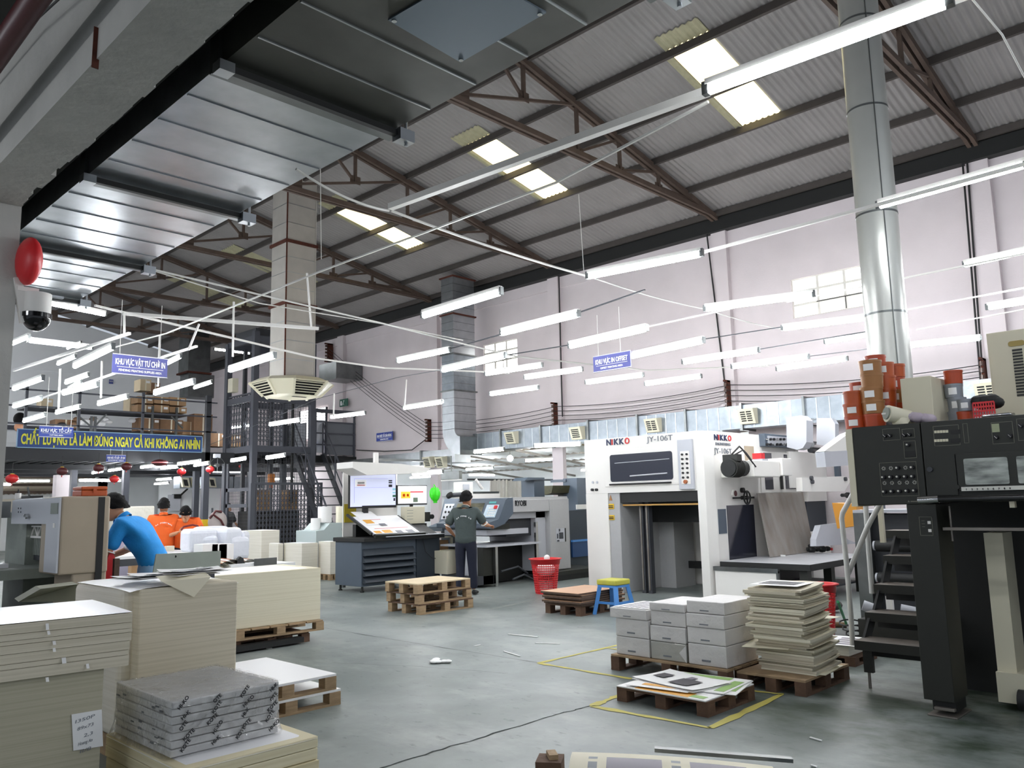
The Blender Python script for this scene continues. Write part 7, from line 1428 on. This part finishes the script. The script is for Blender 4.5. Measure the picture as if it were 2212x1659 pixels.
one('lift_carton', MB().box(hh.x-.5, hh.x-.1, Y0+.35, Y0+.75, 1.4, 1.98, M['card']), 'brown carton on stacked goods inside the lift tower', 'carton'); one('lift_carton', MB().box(hh.x+.45, hh.x+.8, Y0+.35, Y0+.75, 1.4, 1.98, M['card']), 'second brown carton inside the lift tower, right one', 'carton')
one('lift_goods', MB().box(X0+.25, X1-.2, Y0+.3, Y1-.3, .05, 1.39, mat('goods_dark', '#3a3733', .8, noise_amt=.6, scale=4)), 'dark stored goods block behind the folding gate', 'goods')
# ================================================================ STAIRS AND LANDING
sr = T('steel_stairs', 'dark steel staircase rising to the landing right of the lift tower', 'stairs', (13.1, 20.3, 0)); ya, yb2 = 19.26, 21.5; zz1 = 3.05
for x in (12.75, 13.75): P(sr, 'stringer', MB().prism([(ya, 0), (ya+.2, 0), (yb2+.1, zz1), (yb2-.12, zz1)], 'x', x-.025, x+.025, DK))
for i in range(11): z = zz1*(i+1)/12; y = ya+.1+(yb2-ya)*(i+1)/12; P(sr, 'tread', MB().box(12.77, 13.73, y-.11, y+.11, z-.03, z, DK))
for x in (12.75, 13.75):
    P(sr, 'handrail', MB().bar((x, ya+.1, .95), (x, yb2, zz1+.95), .04, .04, D).bar((x, ya+.1, .5), (x, yb2, zz1+.5), .025, .025, D)); 
    for k in range(4): y = ya+.2+(yb2-ya-.2)*k/3; z = zz1*(y-ya)/(yb2-ya); P(sr, 'rail_post', MB().bar((x, y, z-.1), (x, y, z+.9), .035, .035, D))
ld = T('stair_landing', 'grey panelled landing box on the right wall at the stair top', 'landing', (14.2, 22.2, 3.0)); a0, zt_l = fy(700, 888, 21.55); 
P(ld, 'platform', MB().box(13.2, 14.98, 21.5, 23.2, 2.80, 3.0, M['black'])); P(ld, 'panel', MB().box(13.85, 14.95, 21.58, 21.62, 3.05, 4.05, mat('panel_grey', '#6d7076', .6)).box(13.2, 13.24, 21.6, 23, 3.05, 4.0, mat('panel_grey', '#6d7076', .6)))
for z in (3.35, 3.7, 4.05, 4.35): P(ld, 'rail', MB().box(13.5, 14.97, 21.54, 21.58, z-.02, z+.02, D))
for x in (13.52, 13.9, 14.93): P(ld, 'baluster', MB().box(x-.025, x+.025, 21.53, 21.58, 3.0, 4.42, D))
P(ld, 'top_rail', MB().box(13.45, 15, 21.5, 21.6, 4.34, 4.44, D)); P(ld, 'clear_sheet', MB().box(13.56, 13.86, 21.56, 21.565, 3.1, 4.1, mat('acrylic', '#c8ccd2', .12, metal=.3)))
w3 = at(675, 892, x=XW-.03); w3 = (w3.y-.9, w3.y+.75, 3.75, 4.75)
q = MB().box(XW-.05, XW-.03, w3[0], w3[1], w3[2], w3[3], M['win']); 
fr_ = MB()
for k in range(12): z = w3[2]+(w3[3]-w3[2])*k/11; fr_.box(XW-.07, XW-.05, w3[0], w3[1], z-.008, z+.008, M['lgrey'])
for k in (0, .5, 1): y = w3[0]+(w3[1]-w3[0])*k; fr_.box(XW-.08, XW-.03, y-.03, y+.03, w3[2], w3[3], DK)
o = S('window_3', fr_); P(o, 'pane', q)
# small wall things under the mezzanine
p = at(378, 1086, y=30.5); one('meter_box', MB().box(p.x-.2, p.x+.2, 30.5, 30.7, p.z-.3, p.z+.3, M['lgrey']), 'pale meter box on the white wall behind the orange workers', 'meter box')
wl = MB().box(fy(345, 1050, 30.7)[0], 15, 30.7, 30.8, 0, 2.6, M['wallw']); S('wall_partition', wl)
p = at(385, 1072, y=30.4); q = MB().box(p.x-.12, p.x+.12, 30.4, 30.68, p.z-.08, p.z+.08, M['black']).bar((p.x+.05, 30.4, p.z), (p.x+.35, 30.4, p.z+.28), .07, .05, M['black']); one('wall_bracket', q, 'black wall bracket above the meter box', 'bracket')
p = at(344, 1083, y=32); 
ad_ = T('annex_duct', 'silver duct with outlets running under the mezzanine behind the lift', 'air duct', (9.5, 27, 2.0)); dl = fy(388, 1034, 27)
for a, b in ((388, 431), (445, 505), (505, 560), (560, 640), (640, 700)): xa, xb3 = fy(a+1, 1034, 27)[0], fy(b-1, 1034, 27)[0]; P(ad_, 'duct_section', MB().box(xa, xb3, 27, 27.5, 2.18, 2.58, M['foil']))
for px in (400, 422, 457): xx_ = fy(px, 1035, 27)[0]; P(ad_, 'air_outlet', MB().prism([(xx_-.12, 2.22), (xx_+.12, 2.2), (xx_+.06, 2.52), (xx_-.2, 2.54)], 'y', 26.85, 27, M['cream']).prism([(xx_-.08, 2.26), (xx_+.06, 2.25), (xx_+.0, 2.46), (xx_-.14, 2.47)], 'y', 26.84, 26.85, M['black']))
# lanterns
LN = (((26, 1034), .13, 'redl', 'bright red lantern at the far left by the column'), ((134, 1018), .12, 'maroon', 'dark red lantern hanging above the bottle'), ((213, 1011), .12, 'maroon', 'dark red lantern left of the glaring annex lamp'), ((273, 1008), .12, 'maroon', 'dark red lantern in front of the steel post'), ((247, 1035), .11, 'redl', 'bright red lantern hanging lowest in the middle'), ((392, 1019), .11, 'redl', 'red lantern above the outlet ducts'), ((454, 1014), .11, 'redl', 'red lantern right of the hazard post'), ((522, 1007), .09, 'redl', 'red lantern inside the lift tower side'), ((603, 990), .13, 'redl', 'red and white lantern behind the lift front mesh'))
for i, (p, r, m_, lb) in enumerate(LN):
    c = at(*p, y=20.2 if i < 7 else 23.2); t = T('paper_lantern', lb, 'lantern', tuple(c), group='red lanterns under the mezzanine'); P(t, 'globe', MB().sph(c, r, M[m_], 18, 10, .78)); P(t, 'cap', MB().cyl((c.x, c.y, c.z+r*.72), (c.x, c.y, c.z+r*.85), r*.3, M['yels'], 10)); P(t, 'cord', MB().cyl((c.x, c.y, c.z+r*.8), (c.x, c.y, c.z+.35), .006, M['cable'], 5)); P(t, 'tassel', MB().cyl((c.x, c.y, c.z-r*1.1), (c.x, c.y, c.z-r*.75), .012, M['redl'], 6))
c = at(345, 1000, y=20.2); t = T('flat_lantern', 'flat hexagonal red lantern between two lamps under the mezzanine', 'lantern', tuple(c)); P(t, 'shade', MB().lathe(c, [(.02, .09), (.13, .07), (.2, .03), (.2, .0), (.19, -.02), (.12, -.07), (.0, -.08)], M['maroon'], 8)); P(t, 'band', MB().lathe(c, [(.205, .02), (.205, -.01)], M['pink'], 8)); P(t, 'cord', MB().cyl((c.x, c.y, c.z+.09), (c.x, c.y, c.z+.3), .006, M['cable'], 5))
c = at(470, 997, y=20.6); q = MB()
for k in range(16): a = 2*PI*k/16; q.cyl((c.x+.2*math.cos(a), c.y, c.z-.1+.2*math.sin(a)), (c.x+.2*math.cos(a+.4), c.y, c.z-.1+.2*math.sin(a+.4)), .006, M['galvd'], 5, caps=False)
q.cyl((c.x, c.y-.03, c.z-.1), (c.x, c.y+.1, c.z-.1), .05, M['galvd'], 12).bar((c.x-.2, c.y, c.z-.1), (c.x+.2, c.y, c.z-.1), .008, .008, M['galvd']).bar((c.x, c.y, c.z-.3), (c.x, c.y, c.z+.12), .008, .008, M['galvd']).box(c.x-.08, c.x+.08, c.y, c.y+.1, c.z+.1, c.z+.2, M['lgrey']); one('wall_fan', q, 'grey cage fan hanging under the mezzanine beside the hazard post', 'fan')
# tables and goods around the orange workers
tb2 = T('work_table', 'long white topped work table in front of the orange workers', 'table', (5.4, 12.6, 0)); a, b = at(245, 1182, z=.82), at(425, 1178, z=.82); yT = 12.4; xa, xb4 = fy(242, 1190, yT)[0], fy(432, 1190, yT)[0]
P(tb2, 'top', MB().box(xa, xb4, yT, yT+1.1, .80, .84, M['paper'])); P(tb2, 'apron', MB().box(xa, xb4, yT, yT+.03, .7, .8, M['dgrey']))
for x in (xa+.05, xb4-.08): P(tb2, 'leg', MB().box(x, x+.05, yT+.05, yT+.1, 0, .8, M['dgrey']).box(x, x+.05, yT+.95, yT+1.0, 0, .8, M['dgrey']))
for i, (u, w_, m_) in enumerate(((.15, .3, 'pink'), (.9, .5, 'printo'), (1.05, .4, 'greytx'))): loose('printed_sheet', '%s printed sheet lying on the white work table' % ('left', 'pink and orange', 'right grey')[i], xa+u, yT+.4+.1*i, .5, .4, .1*i, .842+.004*i, [(-.3, .3, -.3, .2, m_)], th=.002)
c = at(347, 1172, y=12.9); one('red_tape_roll', MB().cyl((c.x, 12.9, .845), (c.x, 12.9, .93), .06, M['red'], 16), 'red tape roll on the white work table', 'tape roll'); one('small_white_box', MB().box(c.x+.10, c.x+.22, 12.9, 13, .845, .93, M['cream_p']), 'small cream box beside the red tape roll', 'box')
for i, px in enumerate((418, 425)): p = at(px, 1160, y=12.5); one('white_bottle', MB().box(p.x-.07, p.x+.06, 12.5, 12.62, .845, .98+.06*i, M['paper']), 'white pack on the work table, %s of two' % ('left', 'right')[i], 'pack')
x0, z1 = fy(268, 1094, 18); x1, z0 = fy(333, 1140, 18); one('wrapped_pallet_load', MB().box(x0, x1, 18, 18.8, 0, z1, mat('film_white', '#e2ddd0', .35, bump=.9, bscale=6)), 'tall white film wrapped load behind the blue worker', 'wrapped load', bev=.03)
x0, z1 = fy(288, 1132, 15.6); x1, z0 = fy(325, 1165, 15.6); one('carton', MB().box(x0, x1, 15.6, 16.0, 0, z1, M['card']), 'tall brown carton left of the orange worker seen from behind', 'carton')
x0, z1 = fy(243, 1148, 14.2); x1, z0 = fy(266, 1165, 14.2); one('box_pile', MB().box(x0, x1+.1, 14.2, 14.6, 0, z1, mat('box_violet', '#b9b3c6', .6)), 'pale box pile behind the guillotine and the blue worker', 'box pile')
c = at(470, 1128, y=19.5); t = T('backpack', 'grey backpack with red trim hanging by the post', 'backpack', tuple(c)); P(t, 'bag', MB().sph((c.x, 19.5, c.z), .26, mat('bag_grey', '#a69c98', .8), 16, 10, 1.1, .95, .5)); P(t, 'trim', MB().path([(c.x-.2, 19.36, c.z+.2), (c.x, 19.33, c.z+.05), (c.x+.16, 19.36, c.z-.2)], .025, M['maroon'], 8).path([(c.x-.24, 19.45, c.z+.1), (c.x-.1, 19.4, c.z+.28), (c.x+.05, 19.4, c.z+.25)], .03, M['maroon'], 8))
one('bag_hook_stand', MB().cyl((c.x-.05, 19.7, 0), (c.x-.05, 19.7, c.z+.35), .025, M['dgrey'], 8), 'dark stand holding the grey backpack', 'stand')
# ================================================================ SIGNS
def sign(label, plane, pL, pR, pyT, pyB, lines, col='sign', frame_=True, strings=None, name='hanging_sign', cat='sign'):
    ax, v = plane
    if ax == 'y': a = at(pL, pyT[0], y=v); b = at(pR, pyT[1], y=v); c = at(pL, pyB[0], y=v); r = Vector((1, 0, 0)); W_ = b.x-a.x; box = lambda q, u0, u1, z0, z1, m, o: q.box(a.x+u0, a.x+u1, v-o, v-o+.006 if o else v+.012, z0, z1, m)
    else: a = at(pL, pyT[0], x=v); b = at(pR, pyT[1], x=v); c = at(pL, pyB[0], x=v); r = Vector((0, -1, 0)); W_ = a.y-b.y; box = lambda q, u0, u1, z0, z1, m, o: q.box(v-o, v-o+.006 if o else v+.012, a.y-u1, a.y-u0, z0, z1, m)
    zt_, zb_ = a.z, c.z; H = zt_-zb_; t = T(name, label, cat, ((a.x+b.x)/2, (a.y+b.y)/2, zb_)); P(t, 'board', box(MB(), 0, W_, zb_, zt_, M[col], 0))
    q = MB(); box(q, 0, W_, zt_-H*.05, zt_-H*.01, M['white'], .004); box(q, 0, W_, zb_+H*.01, zb_+H*.05, M['white'], .004); box(q, W_*.08, W_*.92, zb_+H*.36, zb_+H*.385, M['white'], .004); P(t, 'border', q)
    for s, z, h, w_, bold in lines:
        q = MB(); o = Vector((a.x, a.y, 0))+r*(W_*(1-w_)/2); o.z = zb_+H*z
        if ax == 'y': o.y = v-.006
        else: o.x = v-.006
        text_mb(q, s, o, r, (0, 0, 1), H*h, M['whitet'], .003, bold=bold, width=W_*w_); P(t, 'lettering', q, 'white lettering')
    if strings:
        for u, h in strings: p = Vector((a.x, a.y, zt_))+r*W_*u; P(t, 'string', MB().cyl(p, p+Vector((0, 0, h)), .004, M['cablew'], 5))
    return t
sign('violet hanging sign for the pending printing supplies area', ('y', 10.6), 244, 363, (762, 764), (807, 808), (('KHU VỰC VẬT TƯ CHỜ IN', .48, .28, .90, .02), ('PENDING PRINTING SUPPLIES AREA', .16, .11, .78, .01)), 'sign2', strings=((.12, .7), (.85, .7)))
sign('pale blue hanging sign for the offset printing area', ('x', 8.5), 1281, 1361, (770, 757), (806, 795), (('KHU VỰC IN OFFSET', .46, .28, .86, .02), ('OFFSET PRINTING AREA', .15, .11, .6, .01)), 'sign2', strings=((.15, .55), (.75, .6)))
sign('bright blue hanging sign for the cutting team area in front of the banner', ('y', 11.0), 85, 159, (919, 922), (944, 947), (('KHU VỰC TỔ CẮT', .46, .28, .9, .02), ('CUTTING AREA', .15, .11, .4, .01)), strings=((.2, .6), (.92, .5)))
sign('small blue sign for the folding team area hanging under the mezzanine', ('y', 21.0), 230, 272, (982, 982), (998, 998), (('KHU VỰC TỔ GẤP - ÉP KIM', .46, .26, .9, .01), ('FOLDING AREA', .15, .14, .8, .01)), strings=((.2, .15), (.8, .15)))
sign('small blue wall sign for the laminating team area', ('x', XW-.14), 813, 848, (935, 932), (955, 952), (('KHU VỰC TỔ CÁN MÀNG', .46, .26, .88, .01), ('LAMINATING AREA', .15, .13, .5, .01)), name='wall_sign')
sign('tiny blue wall sign high on the far back wall', ('y', YB-.08), 236, 245, (819, 818), (829, 828), (('KHU VỰC', .46, .26, .8, .0),), name='wall_sign')
y, z = fx(743, 870, XW-.13); ex_ = T('exit_sign', 'green emergency exit sign on the wall above the stair landing', 'exit sign', (XW-.13, y, z-.13)); P(ex_, 'board', MB().box(XW-.15, XW-.12, y-.22, y+.22, z-.12, z+.12, mat('exit_green', '#1f5a48', .5))); P(ex_, 'running_figure', MB().bar((XW-.155, y+.02, z-.02), (XW-.155, y-.02, z+.04), .02, .005, M['whitet']).sph((XW-.155, y-.03, z+.06), .018, M['whitet'], 8, 5).bar((XW-.155, y+.02, z-.02), (XW-.155, y+.07, z-.08), .015, .005, M['whitet']).bar((XW-.155, y+.02, z-.02), (XW-.155, y-.03, z-.07), .015, .005, M['whitet']).box(XW-.157, XW-.153, y+.09, y+.16, z-.08, z+.06, M['whitet']))
# ================================================================ PEOPLE
def skinned(chains, sub=2):
    """chains: list of joint lists [(co, radius), ...] joined where coordinates coincide; returns verts, faces of a Skin+Subsurf surface"""
    bm = bmesh.new(); idx = {}; rad = []
    def vert(co, r):
        k = tuple(round(c, 4) for c in co)
        if k not in idx: idx[k] = bm.verts.new(co); rad.append(r if hasattr(r, '__len__') else (r, r))
        return idx[k]
    es = set()
    for ch in chains:
        pv = None
        for co, r in ch:
            v = vert(co, r)
            if pv is not None and pv is not v and (pv, v) not in es: bm.edges.new((pv, v)); es.add((pv, v))
            pv = v
    me = bpy.data.meshes.new('s'); bm.to_mesh(me); bm.free(); o = bpy.data.objects.new('s', me); COL.objects.link(o)
    sk = o.modifiers.new('skin', 'SKIN'); sk.use_smooth_shade = True
    for i, r in enumerate(rad): me.skin_vertices[0].data[i].radius = r
    me.skin_vertices[0].data[0].use_root = True
    ss = o.modifiers.new('sub', 'SUBSURF'); ss.levels = sub
    dg = bpy.context.evaluated_depsgraph_get(); em = o.evaluated_get(dg).to_mesh()
    vs = [v.co.copy() for v in em.vertices]; fs = [tuple(p.vertices) for p in em.polygons]; o.evaluated_get(dg).to_mesh_clear()
    bpy.data.objects.remove(o); bpy.data.meshes.remove(me); return vs, fs
def hand(q, wrist, fdir, palm_n, m, curl=.5, side=1):
    """palm with four fingers and a thumb; fdir along the fingers, palm_n out of the palm"""
    f = Vector(fdir).normalized(); n = Vector(palm_n); n = (n-f*n.dot(f)).normalized(); s = f.cross(n)*side; W0 = Vector(wrist)
    q.add(*skinned([[(W0-f*.01, (.022, .018)), (W0+f*.04, (.032, .016)), (W0+f*.085, (.036, .014))]], 2), m, True)
    for i, L in enumerate((.066, .074, .070, .055)):
        b = W0+f*.085+s*(.028-.0185*i); c = curl*(1+.15*i); d1 = (f*math.cos(c*.6)+n*math.sin(c*.6)); d2 = (f*math.cos(c*1.4)+n*math.sin(c*1.4)); d3 = (f*math.cos(c*2)+n*math.sin(c*2))
        p1 = b+d1*L*.45; p2 = p1+d2*L*.32; p3 = p2+d3*L*.24; q.add(*skinned([[(b-f*.02, .009), (b, .0092), (p1, .0086), (p2, .008), (p3, .0068)]], 1), m, True)
    b = W0+f*.03+s*.028; d = (f*.6+s*.7+n*.35).normalized(); q.add(*skinned([[(b-s*.012, .012), (b+d*.028, .0105), (b+d*.05+f*.008, .0092), (b+d*.06+f*.022, .0075)]], 1), m, True)
def headmesh(q, c, fwd, up, m, s=1.):
    """head with brow, nose, lips, chin, eyes and ears; c = centre"""
    F = Vector(fwd).normalized(); U = Vector(up); U = (U-F*U.dot(F)).normalized(); R = F.cross(U); C = Vector(c)
    W_ = lambda x, y, z: C+(R*x+F*y+U*z)*s
    prof = [(-.118, .030, .052, .040), (-.105, .045, .070, .045), (-.08, .056, .085, .030), (-.05, .064, .092, .012), (-.02, .069, .094, .0), (.01, .073, .096, -.004), (.04, .076, .098, -.006), (.07, .070, .092, -.008), (.095, .054, .072, -.010), (.112, .030, .040, -.010), (.118, .004, .006, -.01)]
    n = 24; vs = []
    for z, a, b, yo in prof:
        for i in range(n):
            t = 2*PI*i/n; x = a*math.sin(t); y = b*math.cos(t)+yo
            if math.cos(t) > .85 and -.05 < z < .02: y -= .004*(1-abs(z+.015)/.035)
            vs.append(W_(x, y, z))
    q.add(vs, [(i*n+j, i*n+(j+1) % n, (i+1)*n+(j+1) % n, (i+1)*n+j) for i in range(len(prof)-1) for j in range(n)]+[tuple(range(n))], m, True)
    q.add([W_(-.012, .088, .012), W_(.012, .088, .012), W_(.020, .086, -.028), W_(-.020, .086, -.028), W_(0, .098, .008), W_(0, .122, -.024), W_(0, .095, -.034)], [(0, 4, 5, 3), (4, 1, 2, 5), (3, 5, 6), (5, 2, 6)], m, True)
    ey, dk_ = M['white'], M['hair']
    for sx in (-1, 1):
        for k, (rr, mm, dy) in enumerate(((.012, ey, .0), (.006, dk_, .008))):
            q.add([W_(sx*.032+rr*1.2*math.cos(2*PI*i/10), .088+dy*.4, .012+rr*.6*math.sin(2*PI*i/10)) for i in range(10)], [tuple(range(10))], mm)
        q.add([W_(sx*.018, .092, .030), W_(sx*.048, .084, .032), W_(sx*.048, .083, .037), W_(sx*.018, .092, .037)], [(0, 1, 2, 3)], dk_)
        e = [W_(sx*.074, .004, .030), W_(sx*.088, -.014, .030), W_(sx*.090, -.016, .0), W_(sx*.080, .0, -.030), W_(sx*.072, .006, -.028), W_(sx*.072, -.012, .0)]
        q.add(e, [(0, 1, 2, 5), (5, 2, 3, 4), (0, 5, 4)], m, True)
    q.add([W_(-.024, .086, -.058), W_(0, .094, -.054), W_(.024, .086, -.058), W_(0, .093, -.068)], [(0, 1, 2, 3)], mat('lips', '#9a5a4c', .5))
def hairmesh(c, fwd, up, m, s=1.06, low=-.035, front=.055):
    F = Vector(fwd).normalized(); U = Vector(up); U = (U-F*U.dot(F)).normalized(); R = F.cross(U); C = Vector(c); q = MB(); vs = []; n = 28; k = 10
    for j in range(k+1):
        for i in range(n):
            t = 2*PI*i/n; cf = max(0, math.cos(t)); lo = low+(front-low)*cf**.6+(-.05*max(0, -math.cos(t))); v = j/k; z = lo+(.132-lo)*v
            rr = math.sqrt(max(0, 1-((z+.0)/.134)**2)) if z > 0 else 1; w_ = .026*noise.noise(Vector((t*3, v*6, 1)))+.004
            vs.append(C+(R*((.084+w_)*rr*math.sin(t))+F*((.107+w_)*rr*math.cos(t)-.010)+U*(z+.010*(v > .6)*noise.noise(Vector((t*4, v, 5)))))*s)
    q.add(vs, [(j*n+i, j*n+(i+1) % n, (j+1)*n+(i+1) % n, (j+1)*n+i) for j in range(k) for i in range(n)]+[tuple(range(k*n, k*n+n))], m, True); return q
def person(label, pos, az, J, shirt, legs='pants', skinm='skin', headf=(0, 1, 0), headup=(0, 0, 1), hands=(((0, 1, 0), (0, 0, -1)), ((0, 1, 0), (0, 0, -1))), scale=1., writing=None, hairfront=.055, tuck=.86):
    """J: dict of joints in local axes (x right, y forward): pelvis, waist, chest, neck, head, shoulder/elbow/wrist l/r, hip/knee/ankle l/r"""
    t = T('person', label, 'person', pos, -math.radians(az)); t.scale = (scale,)*3; m = M[skinm]; j = {k: Vector(v) for k, v in J.items()}
    ch = [[(j['pelvis'], (.12, .085)), (j['waist'], (.105, .075)), (j['chest'], (.12, .08)), (j['neck'], (.055, .05)), (j['neck'].lerp(j['head'], .55), (.05, .05))]]
    for s in 'lr':
        ch.append([(j['chest'], (.12, .08)), (j['sh'+s], .048), (j['sh'+s].lerp(j['el'+s], .5), .046), (j['el'+s], .038), (j['el'+s].lerp(j['wr'+s], .35), .038), (j['wr'+s], (.026, .022))])
        ch.append([(j['pelvis'], (.12, .085)), (j['hi'+s], .08), (j['hi'+s].lerp(j['kn'+s], .5), .075), (j['kn'+s], .052), (j['kn'+s].lerp(j['an'+s], .35), .052), (j['an'+s], .036)])
    q = MB(); q.add(*skinned(ch), m, True); headmesh(q, j['head'], headf, headup, m)
    for k, s in enumerate('lr'): hand(q, j['wr'+s], hands[k][0], hands[k][1], m, .55, 1 if s == 'r' else -1)
    P(t, 'body', q, local=True)
    hem = j['pelvis'].lerp(j['waist'], -.75)
    ch = [[(hem, (.205, .15)), (j['pelvis'].lerp(j['waist'], .3), (.195, .145)), (j['waist'], (.185, .135)), (j['chest'], (.20, .14)), (j['neck']-Vector((0, 0, .03)), (.085, .08))]]
    for s in 'lr': ch.append([(j['chest'], (.20, .14)), (j['sh'+s], .088), (j['sh'+s].lerp(j['el'+s], .55), .082), (j['sh'+s].lerp(j['el'+s], .92), .080)])
    so = P(t, 'shirt', MB().add(*skinned(ch), M[shirt], True), local=True)
    q = MB()
    for s in 'lr':
        a = j['sh'+s].lerp(j['el'+s], .95); d = (j['el'+s]-j['sh'+s]).normalized(); q.cyl(a-d*.006, a+d*.006, .060, M['white'], 20)
    P(so, 'sleeve_trim', q, local=True)
    nk = j['neck']; dn = (j['head']-nk).normalized(); q = MB(); q.cyl(nk-dn*.015, nk+dn*.035, .075, M[shirt], 20, r2=.066, caps=False); q.cyl(nk+dn*.033, nk+dn*.038, .067, M['white'], 20, r2=.066, caps=False); P(so, 'collar', q, local=True)
    if writing:
        c0 = j['chest']; q = MB(); n = len(writing); yb_ = -.148
        for i, cch in enumerate(writing):
            u = (i-(n-1)/2)/n; text_mb(q, cch, (u*.26+.0, yb_+.10*u*u, c0.z+.02-.22*u*u), (1, -.3*u, -.5*u), (0, 0, 1), .022, M['whitet'], .003, bold=.01, width=.016)
        P(so, 'lettering', q, 'white arched lettering', local=True)
    ch = [[(j['waist'], (.15, .11)), (j['pelvis'], (.17, .125))]]
    for s in 'lr': ch.append([(j['pelvis'], (.17, .125)), (j['hi'+s], .115), (j['hi'+s].lerp(j['kn'+s], .5), .095), (j['kn'+s], .080), (j['kn'+s].lerp(j['an'+s], .5), .075), (j['an'+s]+Vector((0, 0, .01)), .070)])
    P(t, 'trousers', MB().add(*skinned(ch), M[legs], True), local=True)
    P(t, 'hair', hairmesh(j['head'], headf, headup, M['hair'], front=hairfront), local=True)
    for s in 'lr':
        a = j['an'+s]; q = MB(); q.add(*skinned([[((a.x, a.y-.05, .045), (.038, .04)), ((a.x, a.y+.03, .045), (.040, .04)), ((a.x, a.y+.12, .035), (.046, .03)), ((a.x, a.y+.19, .028), (.036, .02))]]), M['black'], True); P(t, 'shoe', q, local=True)
    return t
base = dict(pelvis=(0, 0, .90), waist=(0, 0, 1.05), chest=(0, .01, 1.25), neck=(0, .0, 1.41), head=(0, .03, 1.56), shl=(-.19, 0, 1.345), shr=(.19, 0, 1.345), ell=(-.25, .02, 1.08), elr=(.25, .02, 1.08), wrl=(-.24, .2, .92), wrr=(.24, .2, .92),
            hil=(-.09, 0, .84), hir=(.09, 0, .84), knl=(-.10, .02, .47), knr=(.10, .02, .47), anl=(-.10, 0, .08), anr=(.11, 0, .08))
# worker at the press console
J = dict(base, ell=(-.31, -.04, 1.11), wrl=(-.24, .14, .96), elr=(.30, .12, 1.13), wrr=(.33, .36, 1.10), head=(.01, .05, 1.56), anl=(-.10, -.03, .08), anr=(.12, .04, .08))
person('person in a dark grey polo and navy trousers working at the press console', (9.22, 10.12, 0), 58, J, 'shirtg', hands=(((.4, .8, -.5), (.5, 0, -.5)), ((.1, 1, -.05), (0, 0, -1))), headf=(.45, .85, -.28), writing='HA PHAN CO')
# worker bending at the guillotine
J = dict(base, pelvis=(0, -.12, .92), waist=(0, -.06, 1.05), chest=(0, .10, 1.22), neck=(0, .20, 1.35), head=(0, .31, 1.47), shl=(-.19, .14, 1.28), shr=(.19, .14, 1.28), ell=(-.24, .22, 1.02), elr=(.24, .26, 1.03), wrl=(-.20, .44, .95), wrr=(.18, .46, .95), hil=(-.09, -.12, .86), hir=(.09, -.12, .86), knl=(-.10, -.08, .47), knr=(.10, -.08, .47), anl=(-.1, -.12, .08), anr=(.1, -.12, .08))
person('person in a bright blue polo bending over behind the paper guillotine', (3.52, 8.93, 0), -42, J, 'shirtb', legs='jeans', skinm='skin2', headf=(0, .86, -.5), headup=(0, .5, .86), hairfront=.04, scale=1.05)
# orange polo, seen from behind
J = dict(base, ell=(-.27, .04, 1.06), wrl=(-.27, .10, .82), elr=(.27, .1, 1.07), wrr=(.16, .3, .98))
p = at(352, 1150, y=13.85); person('person in an orange polo seen from behind at the work tables', (p.x, 13.85, 0), 22, J, 'shirto', writing='HA PRINTING', headf=(.1, 1, -.3), scale=1.0)
# orange polo, facing, holding the red frame
J = dict(base, chest=(0, .03, 1.20), neck=(0, .05, 1.33), head=(0, .12, 1.42), shl=(-.19, .02, 1.28), shr=(.19, .02, 1.28), ell=(-.26, .14, 1.07), elr=(.24, .10, 1.06), wrl=(-.26, .33, 1.14), wrr=(.10, .34, 1.12))
p = at(400, 1150, y=13.75); person('person in an orange polo facing the camera, head bowed over a red frame', (p.x, 13.75, 0), 205, J, 'shirto', skinm='skin2', headf=(0, .78, -.62), headup=(0, .62, .78), hands=(((-.1, .9, .2), (1, 0, 0)), ((-.5, .8, .2), (-1, 0, 0))), hairfront=.035)
a = at(392, 1144, y=13.35); b = at(405, 1136, y=13.35); c = at(427, 1136, y=13.35); d = at(428, 1147, y=13.35); e = at(410, 1152, y=13.35)
q = MB(); q.path([e, at(396, 1148, y=13.35), a, at(397, 1138, y=13.35), b, at(416, 1134, y=13.35), c, at(430, 1141, y=13.35), d, e], .016, mat('jack_handle', '#6e1f22', .45), 8); q.cyl(e, (e.x, 13.35, .12), .02, mat('jack_handle', '#6e1f22', .45), 10).box(e.x-.1, e.x+.1, 13.3, 13.9, .0, .12, M['maroon'])
pk = one('hand_pallet_truck', q, 'dark red looped pull handle of a hand pallet truck held by a worker', 'pallet truck')
# black shirted worker half hidden behind the lift
J = dict(base, ell=(-.27, .08, 1.06), wrl=(-.22, .3, .9))
p = at(491, 1130, y=24); person('person in a black t-shirt half hidden behind the lift tower', (p.x, 24, 0), 160, dict(J), 'black', scale=.97)
# red and brown things by the blue worker
x0, z1 = fy(234, 1187, 8.9); x1, _ = fy(246, 1187, 8.9); one('red_cover', MB().prism([(x0-.05, .8), (x1, .8), (x1+.02, z1-.1), (x1-.02, z1), (x0+.02, z1)], 'y', 8.9, 9.0, M['red']), 'red cover strip between the guillotine and the blue shirted worker', 'cover')
x0, z1 = fy(248, 1207, 8.75); x1, _ = fy(259, 1207, 8.75); one('brown_board', MB().box(x0, x1, 8.75, 8.8, .6, z1, M['plyd']), 'brown upright board edge beside the red cover strip', 'board')
